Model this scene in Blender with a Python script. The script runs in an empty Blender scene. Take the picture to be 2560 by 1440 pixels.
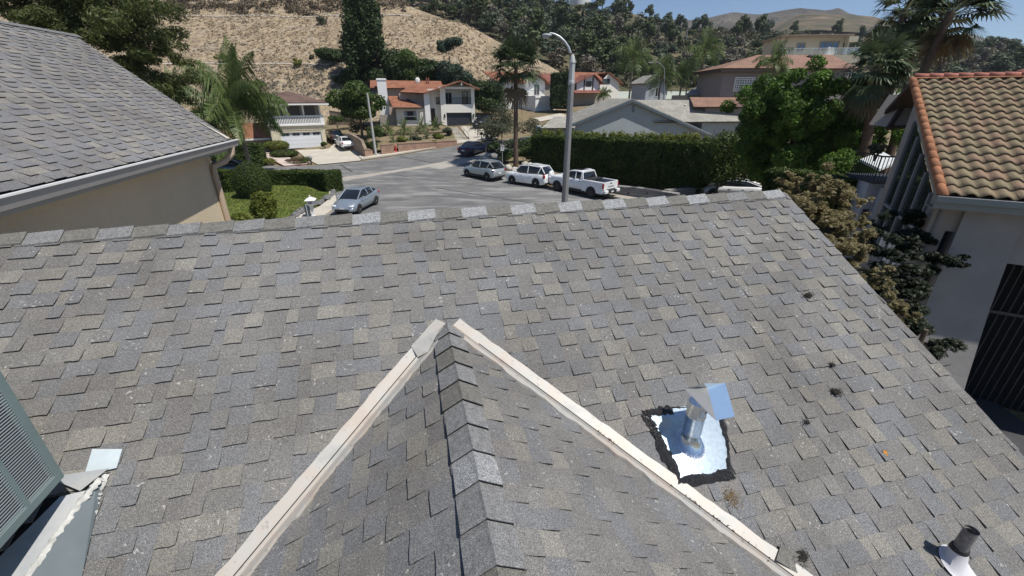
import bpy, bmesh, math, random
import numpy as np
from mathutils import Vector, Matrix, noise
from mathutils.geometry import delaunay_2d_cdt
random.seed(7)
RAD = math.radians
sc = bpy.context.scene
C = sc.collection

# ---------------------------------------------------------------- camera, sky, sun, exposure
FPX, TILT = 1050.0, RAD(24.5)
cam_d = bpy.data.cameras.new('camera')
cam_d.sensor_width = 36.0
cam_d.lens = FPX / 2560 * 36.0
cam_d.clip_start = 0.05
cam_d.clip_end = 9000
cam = bpy.data.objects.new('camera', cam_d)
C.objects.link(cam)
cam.location = (0, 0, 0)
cam.rotation_euler = (math.pi / 2 - TILT, 0, 0)
sc.camera = cam

SUN_AZ, SUN_EL = RAD(118), RAD(62)          # azimuth clockwise from +Y
w = bpy.data.worlds.new("World")
sc.world = w
w.use_nodes = True
wn = w.node_tree
bg = wn.nodes['Background']
sky = wn.nodes.new('ShaderNodeTexSky')
sky.sky_type = 'NISHITA'
sky.sun_disc = False
sky.sun_elevation = SUN_EL
sky.sun_rotation = SUN_AZ
sky.altitude = 300
sky.air_density = 0.75
sky.dust_density = 0.0
sky.ozone_density = 4.0
bg.inputs[1].default_value = 0.10
wn.links.new(sky.outputs[0], bg.inputs[0])
sl_ = bpy.data.lights.new('sun', 'SUN')
sl_.energy = 4.9
sl_.angle = RAD(0.53)
sl_.color = (1.0, 0.955, 0.88)
sun = bpy.data.objects.new('sun', sl_)
C.objects.link(sun)
sdir = Vector((math.sin(SUN_AZ) * math.cos(SUN_EL), math.cos(SUN_AZ) * math.cos(SUN_EL), math.sin(SUN_EL)))
sun.rotation_euler = sdir.to_track_quat('Z', 'Y').to_euler()
sc.view_settings.view_transform = 'Standard'
sc.view_settings.look = 'None'
sc.view_settings.exposure = 0.08
sc.view_settings.gamma = 1.0

# ---------------------------------------------------------------- geometry of the place
def ray(px, py):
    x = (px - 1280) / FPX; u = -(py - 720) / FPX
    c, s = math.cos(TILT), math.sin(TILT)
    return Vector((x, c + s * u, -s + c * u))
def at(px, py, dep):
    return ray(px, py) * dep
def H(a, s=0.0):
    a = RAD(a); s = RAD(s)
    return Vector((math.sin(a) * math.cos(s), math.cos(a) * math.cos(s), math.sin(s)))
def sproj(p):
    c, s = math.cos(TILT), math.sin(TILT)
    f = c * p[1] - s * p[2]; u = s * p[1] + c * p[2]
    return 1280 + FPX * p[0] / f, 720 - FPX * u / f
def sp(x, k=3.0):
    return k * math.log1p(math.exp(max(-40, min(40, x / k))))
def T(x, y):
    z = -7.6 + 0.11 * (sp(y - 43) - sp(y - 100))
    t = max(0, min(1, (y - 44) / 12)); t = t * t * (3 - 2 * t)
    z += 0.02 * max(-60, min(30, x)) * t
    return z
def G(px, py):
    r = ray(px, py)
    lo, hi = 4.0, 300.0
    t = lo; prev = lo
    while t < hi:
        p = r * t
        if p.z < T(p.x, p.y): break
        prev = t; t *= 1.02
    a, b = prev, t
    for _ in range(30):
        m = (a + b) / 2; p = r * m
        if p.z < T(p.x, p.y): b = m
        else: a = m
    p = r * b
    return Vector((p.x, p.y, T(p.x, p.y)))
def topz(b, py):
    lo, hi = b[2], b[2] + 60
    for _ in range(40):
        m = (lo + hi) / 2
        if sproj((b[0], b[1], m))[1] > py: lo = m
        else: hi = m
    return lo

# ---------------------------------------------------------------- tagging helpers
def tag(o, label=None, cat=None, group=None, kind=None):
    if label: o['label'] = label
    if cat: o['category'] = cat
    if group: o['group'] = group
    if kind: o['kind'] = kind
    return o
def thing(name, label, cat, loc=(0, 0, 0), rz=0.0, group=None):
    o = bpy.data.objects.new(name, None)
    o.empty_display_size = .2
    C.objects.link(o)
    o.location = loc; o.rotation_euler = (0, 0, rz)
    return tag(o, label, cat, group)
def copy_tree(o, parent=None):
    c = o.copy(); C.objects.link(c)
    if parent: c.parent = parent
    for ch in list(o.children): copy_tree(ch, c)
    return c

class MB:
    def __init__(s): s.v = []; s.f = []; s.mi = []; s.sm = []
    def add(s, vs, fs, mi=0, smooth=False):
        b = len(s.v); s.v += [tuple(q) for q in vs]
        for f in fs: s.f.append([b + i for i in f]); s.mi.append(mi); s.sm.append(smooth)
        return s
    def box(s, x0, x1, y0, y1, z0, z1, mi=0):
        v = [(x0, y0, z0), (x1, y0, z0), (x1, y1, z0), (x0, y1, z0), (x0, y0, z1), (x1, y0, z1), (x1, y1, z1), (x0, y1, z1)]
        return s.add(v, [(0, 3, 2, 1), (4, 5, 6, 7), (0, 1, 5, 4), (1, 2, 6, 5), (2, 3, 7, 6), (3, 0, 4, 7)], mi)
    def obox(s, o, a, b, c, mi=0):
        o, a, b, c = Vector(o), Vector(a), Vector(b), Vector(c)
        v = [o, o + a, o + a + b, o + b, o + c, o + a + c, o + a + b + c, o + b + c]
        return s.add(v, [(0, 3, 2, 1), (4, 5, 6, 7), (0, 1, 5, 4), (1, 2, 6, 5), (2, 3, 7, 6), (3, 0, 4, 7)], mi)
    def slab(s, pts, n, th, mi=0, inset=None):
        n = Vector(n).normalized() * th; k = len(pts); pts = [Vector(p) for p in pts]
        v = pts + [p - n for p in pts]
        f = [tuple(range(k)), tuple(range(2 * k - 1, k - 1, -1))]
        for i in range(k):
            j = (i + 1) % k; f.append((i, k + i, k + j, j))
        return s.add(v, f, mi)
    def tube(s, pts, rad, n=8, mi=0, caps=True, smooth=True):
        pts = [Vector(p) for p in pts]
        if not hasattr(rad, '__len__'): rad = [rad] * len(pts)
        vs = []; fs = []; up = None
        for i, p in enumerate(pts):
            d = (pts[min(i + 1, len(pts) - 1)] - pts[max(i - 1, 0)])
            if d.length < 1e-9: d = Vector((0, 0, 1))
            d.normalize()
            if up is None: up = Vector((1, 0, 0)) if abs(d.x) < .8 else Vector((0, 1, 0))
            a = (up - d * up.dot(d)).normalized(); b = d.cross(a); up = a
            for k in range(n):
                t = 2 * math.pi * k / n
                vs.append(p + (a * math.cos(t) + b * math.sin(t)) * rad[i])
        for i in range(len(pts) - 1):
            for k in range(n):
                fs.append((i * n + k, i * n + (k + 1) % n, (i + 1) * n + (k + 1) % n, (i + 1) * n + k))
        s.add(vs, fs, mi, smooth)
        if caps:
            s.add(vs[:n], [tuple(range(n - 1, -1, -1))], mi); s.add(vs[-n:], [tuple(range(n))], mi)
        return s
    def loft(s, rings, mi=0, smooth=True, caps=True):
        n = len(rings[0]); vs = [Vector(p) for r in rings for p in r]; fs = []
        for i in range(len(rings) - 1):
            for k in range(n):
                fs.append((i * n + k, i * n + (k + 1) % n, (i + 1) * n + (k + 1) % n, (i + 1) * n + k))
        s.add(vs, fs, mi, smooth)
        if caps:
            s.add(rings[0], [tuple(range(n - 1, -1, -1))], mi); s.add(rings[-1], [tuple(range(n))], mi)
        return s
    def blob(s, c, r, seed=0, amp=.2, n=10, m=7, mi=0, f=2.0):
        c = Vector(c); r = Vector(r) if hasattr(r, '__len__') else Vector((r, r, r)); vs = []; fs = []
        for i in range(m + 1):
            ph = math.pi * i / m
            for k in range(n):
                th = 2 * math.pi * k / n
                d = Vector((math.sin(ph) * math.cos(th), math.sin(ph) * math.sin(th), math.cos(ph)))
                q = 1 + amp * noise.noise(d * f + Vector((seed * 3.1, seed * 1.7, 0)))
                vs.append(c + Vector((d.x * r.x, d.y * r.y, d.z * r.z)) * q)
        for i in range(m):
            for k in range(n):
                fs.append((i * n + k, (i + 1) * n + k, (i + 1) * n + (k + 1) % n, i * n + (k + 1) % n))
        return s.add(vs, fs, mi, True)
    def build(s, name, mats, parent=None, bevel=0, sub=0):
        me = bpy.data.meshes.new(name)
        me.from_pydata(s.v, [], s.f)
        if not isinstance(mats, (list, tuple)): mats = [mats]
        for m in mats: me.materials.append(m)
        me.polygons.foreach_set('material_index', s.mi)
        me.polygons.foreach_set('use_smooth', s.sm)
        me.update()
        o = bpy.data.objects.new(name, me); C.objects.link(o)
        if parent: o.parent = parent
        if bevel:
            b = o.modifiers.new('b', 'BEVEL'); b.width = bevel; b.segments = 2; b.limit_method = 'ANGLE'; b.angle_limit = RAD(35)
        if sub:
            b = o.modifiers.new('s', 'SUBSURF'); b.levels = sub; b.render_levels = sub
        return o

def npmesh(name, V, quads, mats, parent=None, k=4, mi=None, smooth=False):
    """fast mesh: V (n,3), quads (m,k)"""
    me = bpy.data.meshes.new(name)
    V = np.asarray(V, dtype=np.float32); Q = np.asarray(quads, dtype=np.int32)
    me.vertices.add(len(V)); me.vertices.foreach_set('co', V.ravel())
    me.loops.add(Q.size); me.loops.foreach_set('vertex_index', Q.ravel())
    me.polygons.add(len(Q)); me.polygons.foreach_set('loop_start', np.arange(len(Q), dtype=np.int32) * k)
    me.polygons.foreach_set('loop_total', np.full(len(Q), k, dtype=np.int32))
    if not isinstance(mats, (list, tuple)): mats = [mats]
    for m in mats: me.materials.append(m)
    if mi is not None: me.polygons.foreach_set('material_index', np.asarray(mi, dtype=np.int32))
    if smooth: me.polygons.foreach_set('use_smooth', np.ones(len(Q), dtype=bool))
    me.update(calc_edges=True); me.validate()
    o = bpy.data.objects.new(name, me); C.objects.link(o)
    if parent: o.parent = parent
    return o

# ---------------------------------------------------------------- materials
MC = {}
class NT:
    def __init__(s, name):
        s.m = bpy.data.materials.new(name); s.m.use_nodes = True
        s.t = s.m.node_tree; s.n = s.t.nodes; s.l = s.t.links
        s.b = s.n['Principled BSDF']
        s.tc = s.n.new('ShaderNodeTexCoord')
    def noise(s, scale, detail=3, rough=.55, co='Object', vec=None):
        q = s.n.new('ShaderNodeTexNoise'); q.inputs['Scale'].default_value = scale
        q.inputs['Detail'].default_value = detail; q.inputs['Roughness'].default_value = rough
        s.l.new(vec if vec else s.tc.outputs[co], q.inputs['Vector']); return q.outputs['Fac']
    def ramp(s, fac, stops, interp='LINEAR'):
        r = s.n.new('ShaderNodeValToRGB'); r.color_ramp.interpolation = interp
        e = r.color_ramp.elements
        while len(e) > 1: e.remove(e[-1])
        e[0].position = stops[0][0]; e[0].color = c4(stops[0][1])
        for p, c in stops[1:]:
            q = e.new(p); q.color = c4(c)
        s.l.new(fac, r.inputs[0]); return r.outputs[0]
    def mix(s, fac, a, b, mode='MIX'):
        q = s.n.new('ShaderNodeMix'); q.data_type = 'RGBA'; q.blend_type = mode
        for i, x in ((0, fac), (6, a), (7, b)):
            if isinstance(x, (int, float)) or isinstance(x, tuple):
                q.inputs[i].default_value = x if i == 0 else c4(x)
            else: s.l.new(x, q.inputs[i])
        return q.outputs[2]
    def math(s, op, a, b=None):
        q = s.n.new('ShaderNodeMath'); q.operation = op
        for i, x in ((0, a), (1, b)):
            if x is None: continue
            if isinstance(x, (int, float)): q.inputs[i].default_value = x
            else: s.l.new(x, q.inputs[i])
        return q.outputs[0]
    def bump(s, h, strength=.3, dist=.01):
        q = s.n.new('ShaderNodeBump'); q.inputs['Strength'].default_value = strength; q.inputs['Distance'].default_value = dist
        s.l.new(h, q.inputs['Height']); s.l.new(q.outputs[0], s.b.inputs['Normal'])
    def col(s, c):
        if isinstance(c, tuple): s.b.inputs['Base Color'].default_value = c4(c)
        else: s.l.new(c, s.b.inputs['Base Color'])
    def set(s, rough=.8, metal=0, spec=None):
        s.b.inputs['Roughness'].default_value = rough; s.b.inputs['Metallic'].default_value = metal
        if spec is not None: s.b.inputs['Specular IOR Level'].default_value = spec
        return s.m
    def rpi(s):
        q = s.n.new('ShaderNodeNewGeometry'); return q.outputs['Random Per Island']
def c4(c):
    return (c[0], c[1], c[2], 1.0)
def sc3(c, k): return tuple(min(1, x * k) for x in c)

def flat(name, c, rough=.7, var=.12, scale=3.0, metal=0, bump=0, spec=None, detail=4):
    if name in MC: return MC[name]
    t = NT(name); f = t.noise(scale, detail)
    t.col(t.ramp(f, [(.3, sc3(c, 1 - var)), (.7, sc3(c, 1 + var))]))
    if bump: t.bump(t.noise(scale * 12, 3), bump, .01)
    MC[name] = t.set(rough, metal, spec); return MC[name]
def stucco(name, c, var=.08):
    if name in MC: return MC[name]
    t = NT(name); f = t.noise(1.2, 5); g = t.noise(45, 3)
    a = t.ramp(f, [(.3, sc3(c, 1 - var)), (.7, sc3(c, 1 + var))])
    t.col(t.mix(.25, a, t.ramp(g, [(.35, sc3(c, .75)), (.65, sc3(c, 1.12))])))
    t.bump(g, .5, .02)
    MC[name] = t.set(.9, 0, .2); return MC[name]
def leafmat(name, cols, trans=.35, rough=.55, scale=.6):
    if name in MC: return MC[name]
    t = NT(name); r = t.rpi(); f = t.noise(scale, 2)
    k = len(cols)
    a = t.ramp(r, [(i / k, c) for i, c in enumerate(cols)], 'LINEAR')
    b = t.mix(.45, a, t.ramp(f, [(.35, cols[0]), (.65, cols[-1])]))
    t.col(b); t.set(rough, 0, .25)
    tr = t.n.new('ShaderNodeBsdfTranslucent'); t.l.new(b, tr.inputs[0])
    mx = t.n.new('ShaderNodeMixShader'); mx.inputs[0].default_value = trans
    t.l.new(t.b.outputs[0], mx.inputs[1]); t.l.new(tr.outputs[0], mx.inputs[2])
    t.l.new(mx.outputs[0], t.n['Material Output'].inputs[0])
    MC[name] = t.m; return t.m
def glassm(name='dark window glass', c=(.02, .03, .04), rough=.06):
    if name in MC: return MC[name]
    t = NT(name); t.col(c); MC[name] = t.set(rough, 0, .8); return MC[name]
def paint(name, c, rough=.25, metal=0.0):
    if name in MC: return MC[name]
    t = NT(name); f = t.noise(2.0, 3)
    t.col(t.ramp(f, [(.3, sc3(c, .94)), (.7, sc3(c, 1.04))])); t.set(rough, metal, .5)
    t.b.inputs['Coat Weight'].default_value = .5; t.b.inputs['Coat Roughness'].default_value = .08
    MC[name] = t.m; return t.m

def shingle_mat(name, k=1.0, tint=(1, 1, 1), spots=True):
    t = NT(name); r = t.rpi()
    pal = [(0, (.162, .160, .157)), (.18, (.188, .182, .168)), (.30, (.154, .157, .163)), (.44, (.170, .166, .162)), (.58, (.206, .200, .184)), (.66, (.161, .165, .172)), (.80, (.154, .151, .149)), (.92, (.180, .178, .173))]
    pal = [(p, tuple(c[i] * tint[i] * k for i in range(3))) for p, c in pal]
    a = t.ramp(r, pal, 'CONSTANT')
    g = t.noise(230, 2, .6); g2 = t.noise(75, 3, .6); big = t.noise(1.1, 4)
    a = t.mix(1.0, a, t.ramp(g, [(.34, (.45, .45, .46)), (.5, (.95, .95, .95)), (.66, (1.75, 1.7, 1.55))]), 'MULTIPLY')
    a = t.mix(1.0, a, t.ramp(g2, [(.3, (.78, .78, .79)), (.7, (1.22, 1.21, 1.18))]), 'MULTIPLY')
    a = t.mix(1.0, a, t.ramp(big, [(.3, (.84, .83, .82)), (.7, (1.13, 1.13, 1.14))]), 'MULTIPLY')
    if spots:
        m1 = t.noise(5.5, 2); m2 = t.noise(42, 2, .5)
        fac = t.math('MULTIPLY', t.math('GREATER_THAN', m1, .60), t.math('GREATER_THAN', m2, .655))
        fac = t.math('MULTIPLY', fac, .55)
        a = t.mix(fac, a, (.55, .54, .5))
    t.col(a); t.bump(g, .7, .004)
    return t.set(.95, 0, .15)
M_SH = shingle_mat('weathered shingle', 1.05, (.992, .998, 1.012))
M_SHB = shingle_mat('bluish shingle', 1.12, (1.0, 1.0, 1.03), False)
# ================================================================= shingled roofs
def clip(poly, a, b, c):
    out = []; n = len(poly)
    for i in range(n):
        p, q = poly[i], poly[(i + 1) % n]
        dp, dq = a * p[0] + b * p[1] - c, a * q[0] + b * q[1] - c
        if dp <= 0: out.append(p)
        if (dp < 0 < dq) or (dq < 0 < dp):
            t = dp / (dp - dq); out.append((p[0] + (q[0] - p[0]) * t, p[1] + (q[1] - p[1]) * t))
    return out
def shingles(O, U, V, u0, u1, v0, v1, planes, e=.143, wr=(.085, .205), hb=(.0012, .0115), rnd=None, curl=.004):
    rnd = rnd or random.Random(3)
    U, V = Vector(U).normalized(), Vector(V).normalized(); N = U.cross(V)
    if N.z < 0: N = -N
    mb = MB()
    nc = int((v1 - v0) / e) + 1
    W_ = u1 - u0 + 2.0; base = []; drift = 0.0; par = 0; left = 0
    for i in range(nc):
        vb = v0 + i * e
        if left == 0:
            left = rnd.randint(3, 7); x = 0.0; base = []
            while x < W_: base.append(x); x += rnd.uniform(*wr)
            drift = rnd.uniform(-.9, -.3)
        left -= 1; par ^= 1; drift += rnd.uniform(-.018, .018)
        ed = [u0 + drift + x + rnd.uniform(-.014, .014) for x in base]
        j_ = 0
        while j_ < len(ed) - 1:
            tooth = (j_ + par) % 2 == 0
            a, b = ed[j_], ed[j_ + 1]; j_ += 1
            if b < u0 or a > u1: continue
            h0 = (hb[1] if tooth else hb[0]) * rnd.uniform(.75, 1.2)
            k = 3
            top = vb + e * 1.12
            jit = [rnd.uniform(-.0035, .0035) for _ in range(k + 1)]
            low = vb + (rnd.uniform(-.003, .003) if not tooth else rnd.uniform(-.008, .004))
            poly = [(a + (b - a) * j / k, low + jit[j]) for j in range(k + 1)] + [(b, top), (a, top)]
            for pl in planes((a + b) / 2, vb):
                poly = clip(poly, *pl)
                if len(poly) < 3: break
            if len(poly) >= 3:
                ph = rnd.uniform(0, 6)
                def hh(p):
                    t = (p[1] - vb) / e
                    return h0 * (1 - t) + (curl * (1 - t) * (math.sin(p[0] * 19 + ph + i) * .5 + .5) if (t < .5 and tooth) else 0)
                n = len(poly)
                vs = [O + U * p[0] + V * p[1] + N * hh(p) for p in poly] + [O + U * p[0] + V * p[1] + N * ((hh(p) - .0042) if (tooth and p[1] < vb + e * .3) else -.004) for p in poly]
                fs = [tuple(range(n))] + [(j, n + j, n + (j + 1) % n, (j + 1) % n) for j in range(n)]
                # duplicate ring shares verts so an island is one tab
                mb.add(vs, fs)
    return mb
def fix_normals(o):
    bm = bmesh.new(); bm.from_mesh(o.data); bmesh.ops.recalc_face_normals(bm, faces=bm.faces); bm.to_mesh(o.data); bm.free(); return o

AZ, SL, DD = -13.5, 28.0, 3.22
rU = H(AZ + 90); rV = H(AZ, SL); rN = rU.cross(rV)
rG = H(AZ)
rO = -rN * DD
def rp(px, py):
    r = ray(px, py); return r * (-DD / r.dot(rN))
def ruv(p): return (p - rO).dot(rU), (p - rO).dot(rV)
VR = sum(ruv(rp(*q))[1] for q in ((0, 590), (1000, 540), (1960, 480))) / 3
rake_a = ruv(rp(1962, 480)); rake_b = ruv(rp(2560, 1162))
UR = max(rake_a[0], rake_b[0])
UL = ruv(rp(0, 590))[0] - .35
apex = ruv(rp(1118, 812))
# gable: horizontal ridge through the apex, towards the camera along -G
apexP = rO + rU * apex[0] + rV * apex[1]
gVL = (rU * math.cos(RAD(SL)) + Vector((0, 0, 1)) * math.sin(RAD(SL)))       # upslope of the left gable plane
gVR = (-rU * math.cos(RAD(SL)) + Vector((0, 0, 1)) * math.sin(RAD(SL)))
# valley lines in (u, v): v falls with |u|: plan 45 degrees
kv = 1 / math.cos(RAD(SL))
vq = ruv(rp(1702, 1246)); kvR = (apex[1] - vq[1]) / (vq[0] - apex[0]); SLR = math.atan(kvR * math.sin(RAD(SL)))
gVR = (-rU * math.cos(SLR) + Vector((0, 0, 1)) * math.sin(SLR)); kgR = math.sin(RAD(SL)) / math.sin(SLR) / math.cos(RAD(SL))
house = thing('roofed_house', 'grey shingled roof filling the foreground with a small gable in its middle', 'house', (0, 0, 0))
def main_planes(u, v):
    pl = [(1, 0, UR + .0), (-1, 0, -UL), (0, 1, VR)]
    if v < apex[1] + .1:
        if u < apex[0]: pl.append((kv, -1, kv * apex[0] - apex[1] + .0))   # kept above-left of the valley
        else: pl.append((-kv, -1, -kv * apex[0] - apex[1]))
    return pl
# half-plane form: left side keeps v >= apex_v - kv*(apex_u-u)... written as a*u+b*v<=c
def main_planes(u, v):
    pl = [(1, 0, UR), (-1, 0, -UL), (0, 1, VR)]
    if v < apex[1] + .12:
        if u < apex[0]: pl.append((kv, -1, kv * apex[0] - apex[1]))
        else: pl.append((-kvR, -1, -kvR * apex[0] - apex[1]))
    return pl
mb = shingles(rO, rU, rV, UL, UR, VR - .143 * 36, VR, main_planes, rnd=random.Random(11))
o = fix_normals(mb.build('roof', M_SH, house))
main_roof = o
# far slope of the main roof, and deck underneath
far = MB()
ridgeL = rO + rU * UL + rV * VR; ridgeR = rO + rU * UR + rV * VR
fd = (rG * math.cos(RAD(SL)) - Vector((0, 0, 1)) * math.sin(RAD(SL)))
far.slab([ridgeL, ridgeR, ridgeR + fd * 4.6, ridgeL + fd * 4.6], fd.cross(rU) * -1 if fd.cross(rU).z < 0 else fd.cross(rU), .05)
bot = VR - .143 * 36
o = far.build('rear_roof', M_SH, house)
deck = MB()
dn = rN * -.012
A = rO + rU * UL + rV * bot + dn; B_ = rO + rU * (UR - .03) + rV * bot + dn
deck.slab([A, B_, rO + rU * (UR - .03) + rV * VR + dn, rO + rU * UL + rV * VR + dn], rN, .10)
M_DECK = flat('dark roofing felt', (.03, .03, .03), .9)
deck.build('deck', M_DECK, house)
# walls under the roof (seen only from the side)
M_STU = stucco('tan stucco', (.42, .36, .28))
wl = MB()
zt = -3.9
def pz(u, v, z):
    p = rO + rU * u + rV * v; return Vector((p.x, p.y, z))
q = [pz(UL + .4, VR - 2.9, -9), pz(UR - .45, VR - 2.9, -9)]
back = rG * 5.6
for a, b in ((q[0], q[1]), (q[1], q[1] + back), (q[1] + back, q[0] + back), (q[0] + back, q[0])):
    wl.add([a, b, Vector((b.x, b.y, -3.05)), Vector((a.x, a.y, -3.05))], [(0, 1, 2, 3)])
wl.build('wall', M_STU, house)
# gable roof
glen = apex[1] * 0 + 6.0
def gable_side(gV, sgn, seed, name):
    # u along -G (towards the camera), v upslope, origin at apex
    N = (-rG).cross(gV)
    def pl(u, v):
        # valley: at distance u from apex the plane reaches down v = -u*kv
        return [(0, 1, 0), (-(kv if sgn < 0 else kgR), -1, 0.0)]
    m = shingles(apexP, -rG, gV, 0, glen, -.143 * 40, 0, pl, rnd=random.Random(seed))
    return fix_normals(m.build(name, M_SH, house))
gable_side(gVL, -1, 5, 'gable_roof')
gable_side(gVR, 1, 6, 'gable_roof')
# ---- ridge caps
def cap_mat(name, base, bright):
    t = NT(name); g = t.noise(210, 2, .6); g2 = t.noise(30, 3)
    a = t.ramp(g, [(.3, sc3(base, .4)), (.5, base), (.68, bright)])
    a = t.mix(1.0, a, t.ramp(g2, [(.3, (.8, .8, .8)), (.7, (1.2, 1.2, 1.2))]), 'MULTIPLY')
    t.col(a); t.bump(g, .6, .004); return t.set(.93, 0, .15)
M_C1 = cap_mat('dark ridge cap', (.155, .152, .140), (.26, .25, .22))
M_C2 = cap_mat('frosted ridge cap', (.22, .225, .23), (.62, .63, .64))
M_C3 = cap_mat('grey ridge cap', (.185, .186, .188), (.35, .35, .34))
def caps(P0, along, length, vl, vr, e, wd, name, pattern, rnd, h=.016, lift=.012):
    """caps laid from the far end; each butt points along +along"""
    mb = MB(); n = int(length / e) + 1; along = Vector(along)
    up = (Vector((0, 0, 1)) - along * along.z).normalized()
    for i in range(n):
        a0 = i * e - e * .15; a1 = (i + 1) * e + rnd.uniform(-.008, .008)
        mi = pattern[i % len(pattern)]
        w1 = wd * rnd.uniform(.94, 1.06)
        sec = []
        for (a, hh) in ((a0, .002), ((a0 + a1) / 2, h * .55), (a1 - .02, h), (a1, h)):
            row = []
            for (d, sd) in ((vl, -1), (vr, 1)):
                pts = [(w1, .0), (w1 * .6, .003), (w1 * .12, .006)]
                if sd == 1: pts = pts[::-1]
                for (t, ex) in pts:
                    # d points upslope; caps hang down from ridge
                    p = P0 + along * a - d * t + up * (hh + lift + ex + rnd.uniform(-.0015, .0015))
                    row.append(p)
                if sd == -1: row.append(P0 + along * a + up * (hh + lift + .010))
            sec.append(row)
        m = len(sec[0]); vs = [p for r in sec for p in r]; fs = []
        for r in range(len(sec) - 1):
            for k in range(m - 1): fs.append((r * m + k, r * m + k + 1, (r + 1) * m + k + 1, (r + 1) * m + k))
        low = [p - up * .006 for p in sec[-1]]; b = len(vs); vs += low
        for k in range(m - 1): fs.append(((len(sec) - 1) * m + k, (len(sec) - 1) * m + k + 1, b + k + 1, b + k))
        # side skirts
        for col in (0, m - 1):
            b2 = len(vs); vs += [sec[r][col] - up * .03 for r in range(len(sec))]
            for r in range(len(sec) - 1): fs.append((r * m + col, (r + 1) * m + col, b2 + r + 1, b2 + r))
        mb.add(vs, fs, mi)
    return fix_normals(mb.build(name, [M_C1, M_C2, M_C3], house))
farV = (-rG * math.cos(RAD(SL)) + Vector((0, 0, 1)) * math.sin(RAD(SL)))
rnd = random.Random(21)
pat = [2, 0, 2, 0, 2, 0, 2, 0, 2, 0, 2, 0, 1, 0, 1, 0, 1, 0, 1, 0, 1, 0, 1, 0, 1, 0, 1, 0, 2, 0, 1]
caps(ridgeL, rU, UR - UL - .34, farV, rV, .285, .135, 'ridge_cap', pat, rnd, .020, .012)
gp = apexP + rG * .03
caps(gp, -rG, 4.5, gVL, gVR, .225, .148, 'gable_ridge_cap', [2, 2, 0, 2, 0, 2, 2, 1], rnd, .028, .008)
# ---- valley flashing
def valley_mat():
    t = NT('peeling cream valley metal'); f = t.noise(3.5, 5, .6); g = t.noise(22, 4, .6)
    a = t.ramp(f, [(.3, (.42, .35, .30)), (.42, (.47, .42, .37)), (.56, (.45, .44, .41)), (.75, (.34, .345, .34))])
    a = t.mix(t.math('GREATER_THAN', g, .64), a, (.36, .34, .31))
    t.col(a); t.bump(g, .2, .003); return t.set(.55, .15, .4)
M_VAL = valley_mat()
def valley(sgn):
    # direction of the valley line, going down from the apex
    kk = kv if sgn < 0 else kvR
    dm = (rU * sgn - rV * kk).normalized()
    inm = (rU * sgn + rV * (1 / kk)).normalized()           # in main plane, away from the gable
    inm = (inm - dm * inm.dot(dm)).normalized()
    if inm.dot(rV) < 0: inm = -inm
    gV = gVL if sgn < 0 else gVR
    gN = (-rG).cross(gV);  gN = gN if gN.z > 0 else -gN
    ing = dm.cross(gN); ing = ing if ing.dot(gV) > 0 else -ing
    rnd = random.Random(8 + sgn); mb = MB(); L = 5.2; n = 70
    prof = []
    for i in range(n + 1):
        s = .05 + L * i / n
        P = apexP + dm * s
        wig1 = .115 + .006 * rnd.uniform(-1, 1); wig2 = .085 + .012 * rnd.uniform(-1, 1) + (.006 if (i // 3) % 2 else -.006)
        up = (rN + gN).normalized()
        prof.append([P + inm * wig1 + rN * .024, P + inm * .035 + rN * .020, P + inm * .012 + up * .020, P + up * .042, P + ing * .012 + up * .020, P + ing * .035 + gN * .020, P + ing * wig2 + gN * .024])
    m = 7; vs = [p for r in prof for p in r]; fs = []
    for i in range(n):
        for k in range(m - 1): fs.append((i * m + k, i * m + k + 1, (i + 1) * m + k + 1, (i + 1) * m + k))
    for col, nn in ((0, rN), (m - 1, gN)):
        b = len(vs); vs += [prof[i][col] - nn * .022 for i in range(n + 1)]
        for i in range(n): fs.append((i * m + col, (i + 1) * m + col, b + i + 1, b + i))
    mb.add(vs, fs)
    o = fix_normals(mb.build('valley_flashing', M_VAL, house))
    P0_ = apexP + dm * .35; up = (rN + gN).normalized(); mbs = MB(); mbs.tube([P0_ + up * .034 + inm * .010, P0_ + dm * 4.6 + up * .034 + inm * .010], .0035, 4, smooth=False); mbs.build('valley_seam', M_DECK, house)
    return dm, inm, ing, gN
vl = valley(-1); vr = valley(1)
# overlapping top piece on the left valley
dm, inm, ing, gN = vl
mb = MB(); P = apexP + dm * .02
mb.slab([P + inm * .11 + rN * .028, P + dm * .34 + inm * .12 + rN * .026, P + dm * .40 + rN * .05, P + dm * .33 + ing * .085 + gN * .03, P + dm * .1 + ing * .03 + gN * .045, P + rN * .05], rN, .004)
mb.build('valley_end_piece', M_VAL, house)
# debris lodged in the right valley
M_DEB = flat('dry leaf litter', (.10, .06, .03), .95, .5, 60)
dm, inm, ing, gN = vr
mb = MB(); rnd = random.Random(4)
for i in range(130):
    s = rnd.choice([rnd.uniform(1.55, 1.75), rnd.uniform(2.15, 3.0), rnd.uniform(2.3, 2.6)])
    p = apexP + dm * s + inm * rnd.uniform(.008, .032) + rN * rnd.uniform(.02, .035)
    a = Vector((rnd.uniform(-1, 1), rnd.uniform(-1, 1), rnd.uniform(-.4, .4))).normalized() * rnd.uniform(.008, .02)
    b = Vector((rnd.uniform(-1, 1), rnd.uniform(-1, 1), rnd.uniform(-.2, .8))).normalized() * rnd.uniform(.004, .010)
    mb.add([p - a, p + b, p + a, p - b], [(0, 1, 2, 3)])
tag(mb.build('leaf_litter', M_DEB), 'dry brown leaf crumbs lodged in the right valley flashing', 'leaf litter', kind='stuff')

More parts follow.
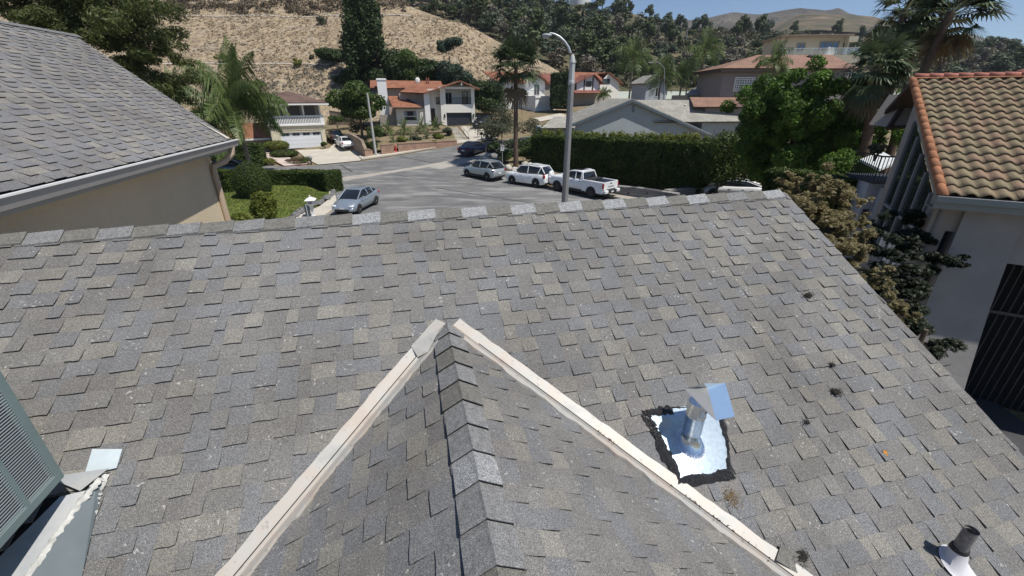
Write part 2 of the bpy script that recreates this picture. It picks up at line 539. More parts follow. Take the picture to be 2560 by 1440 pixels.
# ---- steel flue vent
M_GALV = NT('bright galvanised steel'); f = M_GALV.noise(9, 4); g = M_GALV.noise(70, 2)
M_GALV.col(M_GALV.ramp(f, [(.3, (.62, .66, .70)), (.7, (.82, .85, .87))]))
M_GALV.l.new(M_GALV.ramp(g, [(.3, (.16, .16, .16)), (.7, (.34, .34, .34))]), M_GALV.b.inputs['Roughness'])
M_GALV.b.inputs['Metallic'].default_value = 1.0; M_GALV = M_GALV.m
M_FLASH = NT('spangled flashing steel'); f = M_FLASH.noise(40, 3)
M_FLASH.col(M_FLASH.ramp(f, [(.3, (.46, .56, .64)), (.7, (.60, .70, .76))])); M_FLASH.set(.13, .5)
M_FLASH.bump(f, .25, .002); M_FLASH = M_FLASH.m
M_TAR = NT('glossy black roofing tar'); f = M_TAR.noise(60, 4, .7)
M_TAR.col((.012, .012, .014)); M_TAR.bump(f, 1.0, .02); M_TAR = M_TAR.set(.28, 0, .6)
M_TIN = flat('tin with painted sky reflection', (.34, .50, .72), .35, .04, 6, .5)  # sky reflection is put into the blue base colour
M_DSTEEL = flat('dull zinc', (.42, .42, .41), .45, .08, 8, .5)
M_LABEL = flat('white sticker', (.75, .76, .78), .6, .04)
M_INK = flat('black ink', (.03, .03, .03), .7)
vt = thing('flue_vent', 'shiny steel vent pipe with bent hood in a square flashing ringed by tar', 'roof vent', tuple(rp(1722, 1112)))
vt_loc = Vector(vt.location)
def L(p): return Vector(p) - vt_loc
fc = [rp(1612, 1036), rp(1795, 1002), rp(1822, 1182), rp(1692, 1203)]
mb = MB()
c0 = sum(fc, Vector()) / 4
mb.slab([L(p + rN * .020) for p in fc], rN, .006)
mb.build('flashing', M_FLASH, vt)
# tar ring (uneven)
mb = MB(); rnd = random.Random(9); k = 168; ringi = []; ringo = []
def edgept(t):
    t = t % 4; i = int(t); return fc[i].lerp(fc[(i + 1) % 4], t - i)
for i in range(k):
    t = 4 * i / k; p = edgept(t); d = (p - c0).normalized()
    side = int(t)
    wo = {0: .004, 1: .030, 2: .048, 3: .022}[side] + .035 * noise.noise(Vector((t * 3.1, side, 1))) + .018 * noise.noise(Vector((t * 11, 5, 1))) + rnd.uniform(-.004, .004) + .004
    wi = {0: -.005, 1: .018, 2: .022, 3: .050}[side] + .03 * noise.noise(Vector((t * 2.7, side, 9))) + .014 * noise.noise(Vector((t * 13, 2, 9))) + rnd.uniform(-.003, .003)
    if t < .35 or t > 3.7: wo, wi = .035 + rnd.uniform(-.01, .02), .04 + rnd.uniform(-.01, .02)
    ringo.append(p + d * wo + rN * .012); ringi.append(p - d * wi + rN * .023)
mid = [(a + b) / 2 + rN * (.016 + rnd.uniform(-.004, .008)) for a, b in zip(ringi, ringo)]
vs = [L(p) for p in ringi + mid + ringo]; fs = []
for i in range(k):
    j = (i + 1) % k; fs += [(i, j, k + j, k + i), (k + i, k + j, 2 * k + j, 2 * k + i)]
mb.add(vs, fs, 0, True)
fix_normals(mb.build('tar_seal', M_TAR, vt))
# black felt strip exposed on the left of the flashing
pc = vt_loc
mb = MB()
mb.loft([[L(pc + rN * .022 + (rU * math.cos(t) * .115 + rV * (math.sin(t) * .135)) * 1.0) for t in np.linspace(0, 2 * math.pi, 25)[:-1]],
         [L(pc + Vector((0, 0, .03)) + (rU * math.cos(t) * .088 + rV * math.sin(t) * .095)) for t in np.linspace(0, 2 * math.pi, 25)[:-1]],
         [L(pc + Vector((0, 0, .09)) + (Vector((1, 0, 0)) * math.cos(t) * .060 + Vector((0, 1, 0)) * math.sin(t) * .060)) for t in np.linspace(0, 2 * math.pi, 25)[:-1]]][:3], caps=False)
fix_normals(mb.build('cone_collar', M_GALV, vt))
mb = MB(); Z = Vector((0, 0, 1))
mb.tube([Z * -.05, Z * .12, Z * .125, Z * .14, Z * .145, Z * .30, Z * .305, Z * .315, Z * .32, Z * .43], [.062, .062, .067, .067, .070, .070, .074, .074, .070, .070], 24)
mb.build('pipe', M_GALV, vt)
mb = MB()
def cyl_patch(mb, a0, a1, z0, z1, r, mi=0):
    n = 6; vs = []
    for i in range(n + 1):
        a = a0 + (a1 - a0) * i / n; vs += [(math.cos(a) * r, math.sin(a) * r, z0), (math.cos(a) * r, math.sin(a) * r, z1)]
    mb.add(vs, [(2 * i, 2 * i + 2, 2 * i + 3, 2 * i + 1) for i in range(n)], mi)
cyl_patch(mb, RAD(-95), RAD(-15), .325, .40, .0722, 0)
cyl_patch(mb, RAD(-65), RAD(-30), .365, .372, .0728, 1); cyl_patch(mb, RAD(-65), RAD(-30), .375, .385, .0728, 1)
mb.build('sticker', [M_LABEL, M_INK], vt)
# hood: level top sheet, sloping left flap, small back sheet
hz = .46
def hp(px, py, z):
    r = ray(px, py); p = r * ((vt_loc.z + z) / r.z); return L(p)
T0, T1, T2, T3 = hp(1768, 968, hz), hp(1813, 957, hz + .01), hp(1837, 1041, hz - .01), hp(1790, 1051, hz - .02)
mb = MB()
mb.slab([T0, T3, T2, T1], (0, 0, 1), .003)
mb.build('hood_top', M_TIN, vt)
mb = MB()
F0, F1, F2 = hp(1712, 971, hz - .03), hp(1727, 994, hz - .035), hp(1757, 1022, hz - .03)
mb.slab([T0, F0, F1, F2, T3], (-.6, -.3, .7), .003)
mb.slab([T0, T1, hp(1760, 958, hz + .05), F0], (0, .4, .9), .003)
mb.build('hood_flap', M_DSTEEL, vt)
for t in (.15, .38, .6, .85):
    mb = MB(); mb.blob(T0.lerp(T3, t) + Vector((-.012, 0, -.002)), .004, 1, 0, 6, 4); mb.build('hood_rivet', M_DSTEEL, vt)
# stickers on flashing (grey print)
mb = MB(); p0 = rp(1700, 1168) + rN * .0235
mb.obox(L(p0), rU * .085, rV * .06, rN * .0008, 0)
for i in range(4): mb.obox(L(p0 + rV * (.008 + .013 * i) + rU * .01), rU * (.05 - .008 * (i % 2)), rV * .004, rN * .0014, 1)
mb.build('flashing_sticker', [M_LABEL, flat('grey print', (.45, .46, .48))], vt)

# ---- plumbing vent at bottom right
pb = rp(2378, 1402)
M_OLD = flat('grimy painted pipe', (.20, .185, .18), .7, .45, 22, .2, .2)
M_WHT = flat('white painted lead', (.62, .61, .64), .55, .08, 6)
pv = thing('plumbing_vent', 'short dark stained pipe rising from a pale cone at the lower right roof edge', 'vent pipe', tuple(pb))
mb = MB()
mb.tube([(0, 0, .02), (0, 0, .33)], .040, 20, caps=False); mb.tube([(0, 0, .31), (0, 0, .03)], .033, 20, caps=False)
n = 20; vs = []
for k in range(n):
    t = 2 * math.pi * k / n; vs += [(math.cos(t) * .040, math.sin(t) * .040, .31), (math.cos(t) * .033, math.sin(t) * .033, .31)]
mb.add(vs, [(2 * k, (2 * k + 2) % (2 * n), (2 * k + 3) % (2 * n), 2 * k + 1) for k in range(n)])
mb.build('pipe', M_OLD, pv)
mb = MB(); mb.tube([(0, 0, .125), (0, 0, .155)], [.054, .049], 20); mb.build('collar', flat('black rubber', (.02, .02, .022), .6), pv)
mb = MB(); ts = np.linspace(0, 2 * math.pi, 25)[:-1]
mb.loft([[rU * math.cos(t) * .10 + rV * (math.sin(t) * .12 - .02) + rN * .018 for t in ts], [rU * math.cos(t) * .07 + rV * math.sin(t) * .08 + rN * .03 for t in ts], [Vector((math.cos(t) * .052, math.sin(t) * .052, .13)) for t in ts]], caps=False)
fix_normals(mb.build('cone', M_WHT, pv))
mb = MB(); q = rN * .02
mb.slab([rU * -.09 + rV * -.06 + q, rU * .09 + rV * -.06 + q, rU * .11 + rV * -.6 + q, rU * -.10 + rV * -.6 + q], rN, .01)
mb.build('flashing', M_WHT, pv)

# ---- evaporative cooler with louvred side, its curb and patches
M_GRN = flat('grey green enamel', (.17, .225, .22), .45, .06, 4)
M_BLK = flat('painted shade black', (.006, .006, .007), .9)  # black that stands for shade in gaps and openings
ccorner_roof = rp(160, 1215)
ray0 = ray(160, 1190)
tc = (ccorner_roof.length / ray(160, 1215).length) * .93
cc = ray0 * tc                                    # bottom right far corner of the louvred face
ck = thing('rooftop_cooler', 'grey green louvred metal cooler cabinet on the roof at the left edge', 'evaporative cooler', tuple(cc))
fw, fh, dp = 1.05, .95, .9
# local: a = towards camera (-G), z up, depth = -rU
a_ = -rG; Zv = Vector((0, 0, 1)); dpt = -rU
mb = MB()
mb.obox(dpt * .035, a_ * fw, dpt * dp, Zv * fh)                     # black core paints the shade behind the louvres
mb.build('core', M_BLK, ck)
mb = MB()
def bar(a0, a1, z0, z1, t=.035): mb.obox(a_ * a0 + Zv * z0, a_ * (a1 - a0), dpt * t, Zv * (z1 - z0))
fr = .045
bar(0, fw, -.005, fr); bar(0, fw, fh - fr, fh); bar(0, fr, fr, fh - fr); bar(fw - fr, fw, fr, fh - fr)
mb.obox(Zv * -.005 + dpt * .035, a_ * fw, dpt * dp, Zv * .005); mb.obox(Zv * fh, a_ * fw, dpt * (dp + .035), Zv * .01)
mb.obox(a_ * -.004 + dpt * .0, a_ * .004, dpt * (dp + .03), Zv * fh); mb.obox(a_ * fw, a_ * .004, dpt * (dp + .03), Zv * fh)
for ka in (.24, .45, .66, .86): mb.obox(a_ * (ka - .012) + Zv * fr, a_ * .024, dpt * .03, Zv * (fh - 2 * fr))
mb.build('cabinet', M_GRN, ck, bevel=.003)
mb = MB(); nz_l = 52
for (a0, a1) in ((fr, .228), (.252, .438), (.462, .648), (.672, .848), (.872, fw - fr)):
    for i in range(nz_l):
        z0 = fr + (fh - 2 * fr) * i / nz_l; hh_ = (fh - 2 * fr) / nz_l
        mb.add([a_ * a0 + Zv * (z0 + hh_ * .70) + dpt * .006, a_ * a1 + Zv * (z0 + hh_ * .70) + dpt * .006, a_ * a1 + Zv * (z0 + hh_ * .22) + dpt * .006, a_ * a0 + Zv * (z0 + hh_ * .22) + dpt * .006], [(0, 1, 2, 3)])
mb.build('louvre_panel', flat('pale louvre enamel', (.36, .41, .42), .45, .05, 4), ck)
# curb of sheet metal under it
M_SHEET = NT('weathered sheet metal'); f = M_SHEET.noise(3, 5, .65)
M_SHEET.col(M_SHEET.ramp(f, [(.3, (.36, .38, .40)), (.5, (.46, .47, .47)), (.7, (.55, .53, .49))])); M_SHEET = M_SHEET.set(.5, .3, .4)
M_SHEET2 = flat('shade toned sheet metal', (.16, .19, .20), .55, .12, 4, .3)  # same sheet metal as the top, darkened for its shaded side
M_SEAL = flat('crusty white sealant', (.50, .50, .47), .8, .35, 14, 0, .5)
cu = thing('sheet_metal_curb', 'dented pale sheet metal curb with crusty sealant beside the louvred cooler', 'metal curb', tuple(rp(262, 1185)))
cl = Vector(cu.location)
def LC(p): return Vector(p) - cl
e0 = rp(262, 1185); e1 = rp(98, 1440); 
def rph(px, py, h):
    r = ray(px, py); return r * (-(DD - h) / r.dot(rN))
tops = [rph(150, 1242, .10), rph(214, 1226, .07), rph(40, 1500, .20), rph(-110, 1500, .24)]
mb = MB(); mb.slab([LC(p) for p in tops], rN, .012); mb.build('top_sheet', M_SHEET, cu)
sides = [rph(214, 1227, .068), rph(244, 1198, .05), rph(262, 1187, .02), rph(205, 1440, .02), rph(190, 1500, .02), rph(40, 1501, .198)]
mb = MB(); mb.add([LC(p) for p in sides], [(0, 1, 2, 3, 4, 5)]); mb.build('side_sheet', M_SHEET2, cu)
rnd = random.Random(2)
def crust(pp, wd, name='sealant_bead'):
    mb = MB(); rows = []
    pts_ = []
    for a, b in zip(pp, pp[1:]):
        for i in range(14): pts_.append(a.lerp(b, i / 14))
    for i, p in enumerate(pts_):
        d = (pts_[min(i + 1, len(pts_) - 1)] - pts_[max(0, i - 1)]).normalized(); s = d.cross(rN).normalized()
        w2 = wd * rnd.uniform(.6, 1.3); h = rnd.uniform(.006, .013); o_ = s * rnd.uniform(-.25, .25) * wd
        rows.append([LC(p - s * w2 + o_ - rN * .006), LC(p - s * w2 * .4 + o_ + rN * h), LC(p + s * w2 * .5 + o_ + rN * h * .8), LC(p + s * w2 + o_ - rN * .006)])
    vs = [q for r in rows for q in r]; n = len(rows) - 1; fs = [(i * 4 + k, i * 4 + k + 1, i * 4 + 5 + k, i * 4 + 4 + k) for i in range(n) for k in range(3)]
    mb.add(vs, fs, 0, True); return mb.build(name, M_SEAL, cu)
crust([rph(250, 1195, .06), rph(200, 1255, .085), rph(130, 1350, .135), rph(40, 1480, .20)], .022)
crust([rph(264, 1186, .022), rph(238, 1250, .022), rph(222, 1320, .022), rph(192, 1440, .022)], .020)
mb = MB(); pts = [rp(236, 1125), rp(310, 1125), rp(296, 1172), rp(216, 1190)]
mb.slab([LC(p + rN * .022) for p in pts], rN, .006); mb.build('patch_plate', flat('pale blue painted tin', (.50, .57, .60), .55, .07, 9), cu)
mb = MB(); pts = [rp(150, 1205), rp(178, 1192), rp(285, 1176), rp(215, 1232)]
mb.slab([LC(p + rN * .055) for p in pts], rN, .004); mb.build('bent_strap', M_SHEET, cu)
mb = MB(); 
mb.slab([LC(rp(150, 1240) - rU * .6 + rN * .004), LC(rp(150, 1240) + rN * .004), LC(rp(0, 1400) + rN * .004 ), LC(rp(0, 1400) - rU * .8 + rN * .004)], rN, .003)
mb.build('curb_gap_shade', M_BLK, cu)  # flat black sheet painting the shade in the gap under the cooler

# ---- small things lying on the shingles
M_OR = leafmat('orange dead leaf', [(.55, .22, .04), (.70, .34, .07)], .2)
def leaf_shape(s):
    pts = []
    for i in range(14):
        a = 2 * math.pi * i / 14; r = s * (1.0 if i % 2 == 0 else .55) * (1.1 if i in (0, 4, 10) else .9)
        pts.append(rU * math.cos(a) * r + rV * math.sin(a) * r + rN * (.008 * math.sin(3 * a) + .012))
    return pts
lf = MB(); pts = leaf_shape(.032); lf.slab(pts, rN, .001); o = lf.build('fallen_leaf', M_OR); o.location = rp(2211, 1133)
tag(o, 'small curled orange leaf lying on the shingles', 'leaf')
M_MOSS = flat('black debris', (.02, .018, .014), .95, .5, 80)
def debris(px, py, s, label, n=60, seed=1, grp=None):
    rnd = random.Random(seed); mb = MB(); mb.blob((0, 0, .006), (s, s * .7, .012), seed, .8, 12, 6)
    for i in range(n):
        p = Vector((rnd.gauss(0, s * .7), rnd.gauss(0, s * .5), .012 + rnd.uniform(0, .01)))
        a = Vector((rnd.uniform(-1, 1), rnd.uniform(-1, 1), rnd.uniform(-.2, .4))).normalized() * rnd.uniform(.01, .035)
        b = a.cross(Vector((0, 0, 1))).normalized() * .003
        mb.add([p - a, p + b, p + a, p - b], [(0, 1, 2, 3)])
    o = mb.build('debris_clump', M_MOSS)
    o.matrix_world = Matrix.Translation(rp(px, py) + rN * .01) @ Matrix((rU, rV, rN)).transposed().to_4x4()
    tag(o, label, 'debris', 'dark debris clumps on the shingles'); return o
debris(2018, 741, .042, 'uppermost black debris clump near the right roof edge', seed=1)
debris(2077, 915, .024, 'small flat black debris between two larger clumps', 30, 2)
debris(2087, 981, .036, 'black debris clump caught in a shingle notch below the other two', seed=3)
debris(2015, 1057, .022, 'lowest small dark scrap of torn felt on the right slope', 20, 4)
debris(2000, 1392, .04, 'black litter beside the lifted shingle by the right valley', 60, 5)
# lifted shingle corner
mb = MB(); a, b, c, d = rp(1945, 1362), rp(2018, 1398), rp(2000, 1440), rp(1932, 1402)
mb.slab([a + rN * .035, b + rN * .022, c + rN * .018, d + rN * .04], rN, .008)
tag(mb.build('loose_shingle', M_C1), 'lifted loose shingle beside the right valley flashing', 'shingle')
# brown rust stain tuft
mb = MB(); rnd = random.Random(5); c0_ = rp(1828, 1245)
for i in range(260):
    p = c0_ + rU * rnd.gauss(0, .035) + rV * rnd.gauss(0, .035) + rN * rnd.uniform(.008, .02)
    a = (rU * rnd.uniform(-1, 1) + rV * rnd.uniform(-1, 1)).normalized() * rnd.uniform(.003, .009); b = a.cross(rN) * .4
    mb.add([p - a, p + b, p + a, p - b], [(0, 1, 2, 3)])
tag(mb.build('lichen_patch', flat('ochre lichen', (.16, .11, .05), .95, .4, 60)), 'ochre lichen patch on a shingle below the tar ringed vent', 'lichen', kind='stuff')
def lerpt(tb, x):
    if x <= tb[0][0]: return tb[0][1]
    for (a, b), (c, d) in zip(tb, tb[1:]):
        if x <= c: return b + (d - b) * (x - a) / (c - a)
    return tb[-1][1]
# ================================================================= terrain
def gridmesh(name, xs, ys, zf, mat, kind='structure', smooth=True):
    X, Y = np.meshgrid(xs, ys); Z = np.array([[zf(x, y) for x in xs] for y in ys])
    V = np.stack([X, Y, Z], -1).reshape(-1, 3); n = len(xs); m = len(ys)
    I = np.arange(n * m).reshape(m, n)
    Q = np.stack([I[:-1, :-1], I[:-1, 1:], I[1:, 1:], I[1:, :-1]], -1).reshape(-1, 4)
    o = npmesh(name, V, Q, mat, smooth=smooth); o['kind'] = kind; return o
def soil_mat():
    t = NT('dry soil and scrub'); f = t.noise(.5, 6, .65); g = t.noise(6, 4, .6)
    a = t.ramp(f, [(.3, (.16, .12, .08)), (.5, (.24, .19, .12)), (.7, (.10, .11, .05))])
    t.col(t.mix(1.0, a, t.ramp(g, [(.3, (.7, .7, .7)), (.7, (1.2, 1.2, 1.2))]), 'MULTIPLY')); return t.set(.95, 0, .1)
M_SOIL = soil_mat()
gridmesh('ground', np.arange(-130, 131, 2.0), np.arange(-20, 151, 2.0), lambda x, y: T(x, y) - .06, M_SOIL)
# wide outer ground to the horizon
mb = MB(); 
ring = [(-950, -350), (1950, -350), (1950, 1950), (-950, 1950)]
mb.add([(x, y, -12) for x, y in ring], [(0, 1, 2, 3)])
o = mb.build('outer_ground', M_SOIL); o['kind'] = 'structure'

def nz(x, y, s, o=4): return noise.fractal(Vector((x * s, y * s, 3.3)), .8, 2.0, o)
# --- near dry hillside
def drygrass():
    t = NT('dry grass hillside'); mp = t.n.new('ShaderNodeMapping'); mp.inputs['Scale'].default_value = (1, 1, 1.6)
    t.l.new(t.tc.outputs['Object'], mp.inputs[0]); v = mp.outputs[0]
    f = t.noise(.16, 5, .6, vec=v); g = t.noise(1.25, 4, .7, vec=v); h = t.noise(3.6, 3, .6, vec=v)
    a = t.ramp(f, [(.34, (.28, .215, .145)), (.5, (.42, .33, .22)), (.66, (.36, .30, .225))])
    a = t.mix(t.ramp(g, [(.47, (0, 0, 0)), (.56, (.75, .75, .75))]), a, (.145, .115, .085))
    a = t.mix(t.ramp(h, [(.54, (0, 0, 0)), (.64, (.55, .55, .55))]), a, (.56, .46, .31))
    t.col(a); t.bump(g, 1.0, .5); return t.set(.95, 0, .1)
M_DRY = drygrass()
def hillz(x, y):
    f = T(x, 86) if y < 88 else 0
    q_ = max(0, min(1, (x + 14) / 18)); yy = y - 24 * q_ * q_ * (3 - 2 * q_) + (2.0 * nz(x, 0, .03, 2))
    b = T(x, min(y, 88)) - 1.2
    # lower face 85..100, bench, upper face 103..124, bench, brush slope
    prof = [(84, -2.6), (86, -2.4), (100, 5.9), (102, 6.4), (121.5, 18.0), (127, 18.9), (150, 36.0), (190, 58.0), (260, 80.0)]
    z = prof[0][1] - (84 - yy) * .5 if yy < 84 else None
    if z is None:
        for (a, za), (c, zc) in zip(prof, prof[1:]):
            if yy <= c: z = za + (zc - za) * (yy - a) / (c - a); break
        else: z = 80
    z += .35 * nz(x, y, .09, 4) * max(0, min(1, (y - 86) / 6))
    crest = lerpt([(-190, 90), (-28, 22.6), (7, 9.8), (13, 6.4), (22, 1.5), (34, -6)], x) + .4 * nz(x, 40, .05, 3)
    k = 1.2; d = (z - crest) / k
    z2 = crest - k * math.log1p(math.exp(-max(-30, min(30, d)))) if d > -30 else z
    z2 = min(z, crest) - k * math.log1p(math.exp(-abs(d))) if abs(d) < 30 else min(z, crest)
    return max(z2, b - 3) 
hs = gridmesh('hillside', np.arange(-190, 45, 1.6), np.concatenate([np.arange(76, 132, .9), np.arange(132, 262, 4.0)]), hillz, M_DRY)
def Gh(px, py, zf=hillz, lo=84, hi=260):
    r = ray(px, py); t = lo / r.y
    while r.y * t < hi:
        p = r * t
        if p.z < zf(p.x, p.y): return Vector((p.x, p.y, zf(p.x, p.y)))
        t *= 1.004
    return None

# --- far wooded hill: height follows a crest profile given by bearing (x/y) at 330-400 m
def prof_px(lst):
    out = []
    for q in lst:
        r = ray(*q); out.append((r.x / r.y, r.z / r.y))
    return out
crest = prof_px([(-900, -330), (0, -230), (700, -170), (1000, -120), (1300, -45), (1385, 4), (1440, 14), (1500, 26), (1590, 38), (1650, 62), (1700, 72), (1800, 78), (1900, 78), (2000, 92), (2100, 92), (2200, 104), (2300, 118), (2400, 118), (2480, 118), (2560, 128), (2700, 140), (3200, 200)])
CR = 345.0; CF = 128.0
def farz(x, y):
    b = x / max(y, 1); e = lerpt(crest, b)
    s = (y - CF) / (CR - CF)
    zc = e * CR; zf = 2.0
    if s <= 0: return zf - 5 + 5 * math.exp(s * 6) + 0
    if s < 1: z = zf + (zc - zf) * (s ** 1.12)
    else: z = zc - (s - 1) * CR * .12
    w = min(1, s * 3)
    z += (6 * nz(x, y, .012, 3) + 1.8 * nz(x, y, .05, 3)) * w * (1 - .55 * min(1, max(0, (s - .6) * 2.5)))
    return z
def farmat():
    t = NT('chaparral hillside'); f = t.noise(.035, 5, .65); g = t.noise(.35, 4, .65)
    a = t.ramp(f, [(.36, (.075, .085, .045)), (.50, (.13, .115, .075)), (.60, (.24, .185, .12)), (.7, (.32, .25, .165))])
    a = t.mix(t.ramp(g, [(.42, (0, 0, 0)), (.56, (.8, .8, .8))]), a, (.07, .075, .04))
    t.col(a); t.bump(g, 1.0, 2.0); return t.set(.95, 0, .1)
M_FAR = farmat()
gridmesh('wooded_hill', np.arange(-160, 520, 5.0), np.arange(122, 420, 5.0), farz, M_FAR)
RIDGE = prof_px([(1700, 140), (1850, 100), (1930, 66), (2000, 36), (2060, 31), (2120, 34), (2190, 42), (2240, 62), (2320, 88), (2420, 104), (2500, 112), (2700, 140)])
MTP = prof_px([(1400, 40), (1500, 36), (1700, 52), (1780, 42), (1830, 32), (1850, 32), (1900, 38), (1950, 28), (2000, 20), (2040, 24), (2070, 27), (2100, 17), (2120, 30), (2200, 50), (2300, 60), (2370, 90), (2400, 88), (2420, 80), (2450, 92), (2480, 100), (2560, 115), (2900, 150)])
# bare tan spur behind the palms on the right, at 620 m, and blue mountains beyond
def spurz(x, y):
    b = x / y; e = lerpt(RIDGE, b)
    return e * 620 * max(.2, 1 - abs(y - 620) / 420) + 3 * nz(x, y, .01, 4) * .6
M_SPUR = NT('tan bare ridge'); f = M_SPUR.noise(.035, 8, .75); M_SPUR.col(M_SPUR.ramp(f, [(.38, (.06, .065, .04)), (.52, (.11, .095, .065)), (.64, (.21, .155, .11))])); M_SPUR = M_SPUR.set(.95, 0, .1)
gridmesh('tan_ridge', np.arange(150, 760, 8.0), np.arange(430, 760, 10.0), spurz, M_SPUR)
def mtz(x, y):
    b = x / y; e = lerpt(MTP, b)
    return e * 1300 * max(.1, 1 - abs(y - 1300) / 750) + (24 * nz(x, y, .0044, 6) + 16 * nz(x, y, .016, 4)) * min(1, .10 + abs(y - 1300) / 450)
M_MT = NT('blue grey mountain scrub'); f = M_MT.noise(.008, 7, .7); M_MT.col(M_MT.ramp(f, [(.35, (.075, .07, .055)), (.65, (.17, .145, .115))])); M_MT.bump(f, 1.0, 60); M_MT = M_MT.set(.95, 0, .1)
gridmesh('mountains', np.arange(-350, 1800, 16.0), np.arange(880, 1700, 20.0), mtz, M_MT)

# ================================================================= draped sheets
def drape(name, outline, off, mat, skirt=0.0, res=1.2, zf=T, kind='structure', pixel=True, parent=None):
    P = [G(*q) for q in outline] if pixel else [Vector((q[0], q[1], 0)) for q in outline]
    pts = []; n = len(P)
    for i in range(n):
        a, b = P[i], P[(i + 1) % n]; k = max(1, int((Vector((a.x, a.y)) - Vector((b.x, b.y))).length / res))
        for j in range(k): q = a.lerp(b, j / k); pts.append(Vector((q.x, q.y)))
    nb = len(pts); edges = [(i, (i + 1) % nb) for i in range(nb)]
    xs = [p.x for p in pts]; ys = [p.y for p in pts]
    def inside(x, y):
        c = False
        for i in range(nb):
            a, b = pts[i], pts[(i + 1) % nb]
            if (a.y > y) != (b.y > y) and x < (b.x - a.x) * (y - a.y) / (b.y - a.y) + a.x: c = not c
        return c
    inner = []
    x = min(xs) + res / 2
    while x < max(xs):
        y = min(ys) + res / 2
        while y < max(ys):
            if inside(x, y): inner.append(Vector((x, y)))
            y += res
        x += res
    r = delaunay_2d_cdt(pts + inner, edges, [list(range(nb))], 1, 1e-4)
    vs = [(p.x, p.y, zf(p.x, p.y) + off) for p in r[0]]
    mb = MB(); mb.add(vs, [tuple(f) for f in r[2]], 0, True)
    if skirt:
        top = [(p.x, p.y, zf(p.x, p.y) + off) for p in pts]; low = [(p[0], p[1], p[2] - skirt) for p in top]
        mb.add(top + low, [(i, (i + 1) % nb, nb + (i + 1) % nb, nb + i) for i in range(nb)])
    o = mb.build(name, mat, parent)
    # make sure the sheet faces up
    bm = bmesh.new(); bm.from_mesh(o.data)
    for f in bm.faces:
        if abs(f.normal.z) > .3 and f.normal.z < 0: f.normal_flip()
    bm.to_mesh(o.data); bm.free()
    if kind and not parent: o['kind'] = kind
    return o
def asphalt():
    t = NT('worn asphalt'); mp = t.n.new('ShaderNodeMapping'); mp.inputs['Scale'].default_value = (.25, 1, 1); mp.inputs['Rotation'].default_value = (0, 0, RAD(25))
    t.l.new(t.tc.outputs['Object'], mp.inputs[0])
    f = t.noise(.45, 5, .6); s = t.noise(1.1, 4, .6, vec=mp.outputs[0]); g = t.noise(14, 3, .7)
    a = t.ramp(f, [(.32, (.115, .116, .118)), (.6, (.175, .173, .17))])
    a = t.mix(t.ramp(s, [(.50, (0, 0, 0)), (.64, (.85, .85, .85))]), a, (.275, .27, .26))
    a = t.mix(1.0, a, t.ramp(g, [(.3, (.86, .86, .86)), (.7, (1.12, 1.12, 1.12))]), 'MULTIPLY')
    t.col(a); return t.set(.9, 0, .25)
def concrete(name='pale concrete', c=(.50, .46, .39)):
    t = NT(name); f = t.noise(.8, 5, .6); g = t.noise(12, 3)
    a = t.ramp(f, [(.3, sc3(c, .86)), (.7, sc3(c, 1.1))])
    t.col(t.mix(1.0, a, t.ramp(g, [(.3, (.9, .9, .9)), (.7, (1.08, 1.08, 1.08))]), 'MULTIPLY')); return t.set(.9, 0, .25)
M_ASP = asphalt(); M_CON = concrete(); M_CON2 = concrete('grey concrete', (.36, .33, .29))
def grassmat():
    t = NT('mown lawn'); f = t.noise(.7, 4, .6); g = t.noise(9, 3, .7)
    a = t.ramp(f, [(.3, (.075, .125, .022)), (.52, (.135, .175, .036)), (.68, (.22, .21, .07))])
    t.col(t.mix(1.0, a, t.ramp(g, [(.3, (.7, .7, .7)), (.7, (1.25, 1.25, 1.2))]), 'MULTIPLY')); t.bump(g, .8, .05); return t.set(.95, 0, .15)
M_LAWN = grassmat()
# street: cross street with our short street joining it
road = drape('road', [(660, 640), (780, 560), (845, 520), (838, 485), (848, 447), (790, 428), (640, 440), (560, 430), (560, 405), (700, 416), (795, 414), (900, 404), (1000, 389), (1145, 363), (1240, 352), (1330, 340), (1345, 352), (1290, 372), (1250, 392), (1238, 415), (1258, 436), (1330, 452), (1420, 478), (1560, 505), (1760, 520), (1900, 560), (1400, 660)], .02, M_ASP)
# concrete cross gutter and apron
drape('cross_gutter', [(846, 452), (850, 444), (960, 430), (1060, 414), (1165, 393), (1168, 398), (1062, 420), (960, 436), (860, 453)], .026, M_CON2)
drape('gutter_apron', [(1062, 417), (1165, 395), (1200, 392), (1215, 400), (1165, 408), (1100, 424)], .030, concrete('light worn concrete', (.36, .335, .30)))
# asphalt patches: pale scuffs and dark seams
M_SEAM = flat('dark road seam', (.07, .07, .072), .85, .1)
for nm, a, b, wd in (('road_seam', (1000, 392), (1085, 408), .12), ('road_seam', (850, 412), (880, 430), .12), ('road_seam', (1090, 470), (1400, 520), .10), ('road_seam', (1000, 440), (1250, 470), .08)):
    A, B = G(*a), G(*b); d = (B - A); s = Vector((-d.y, d.x, 0)).normalized() * wd
    drape(nm, [(A.x - s.x, A.y - s.y), (B.x - s.x, B.y - s.y), (B.x + s.x, B.y + s.y), (A.x + s.x, A.y + s.y)], .026, M_SEAM, pixel=False)
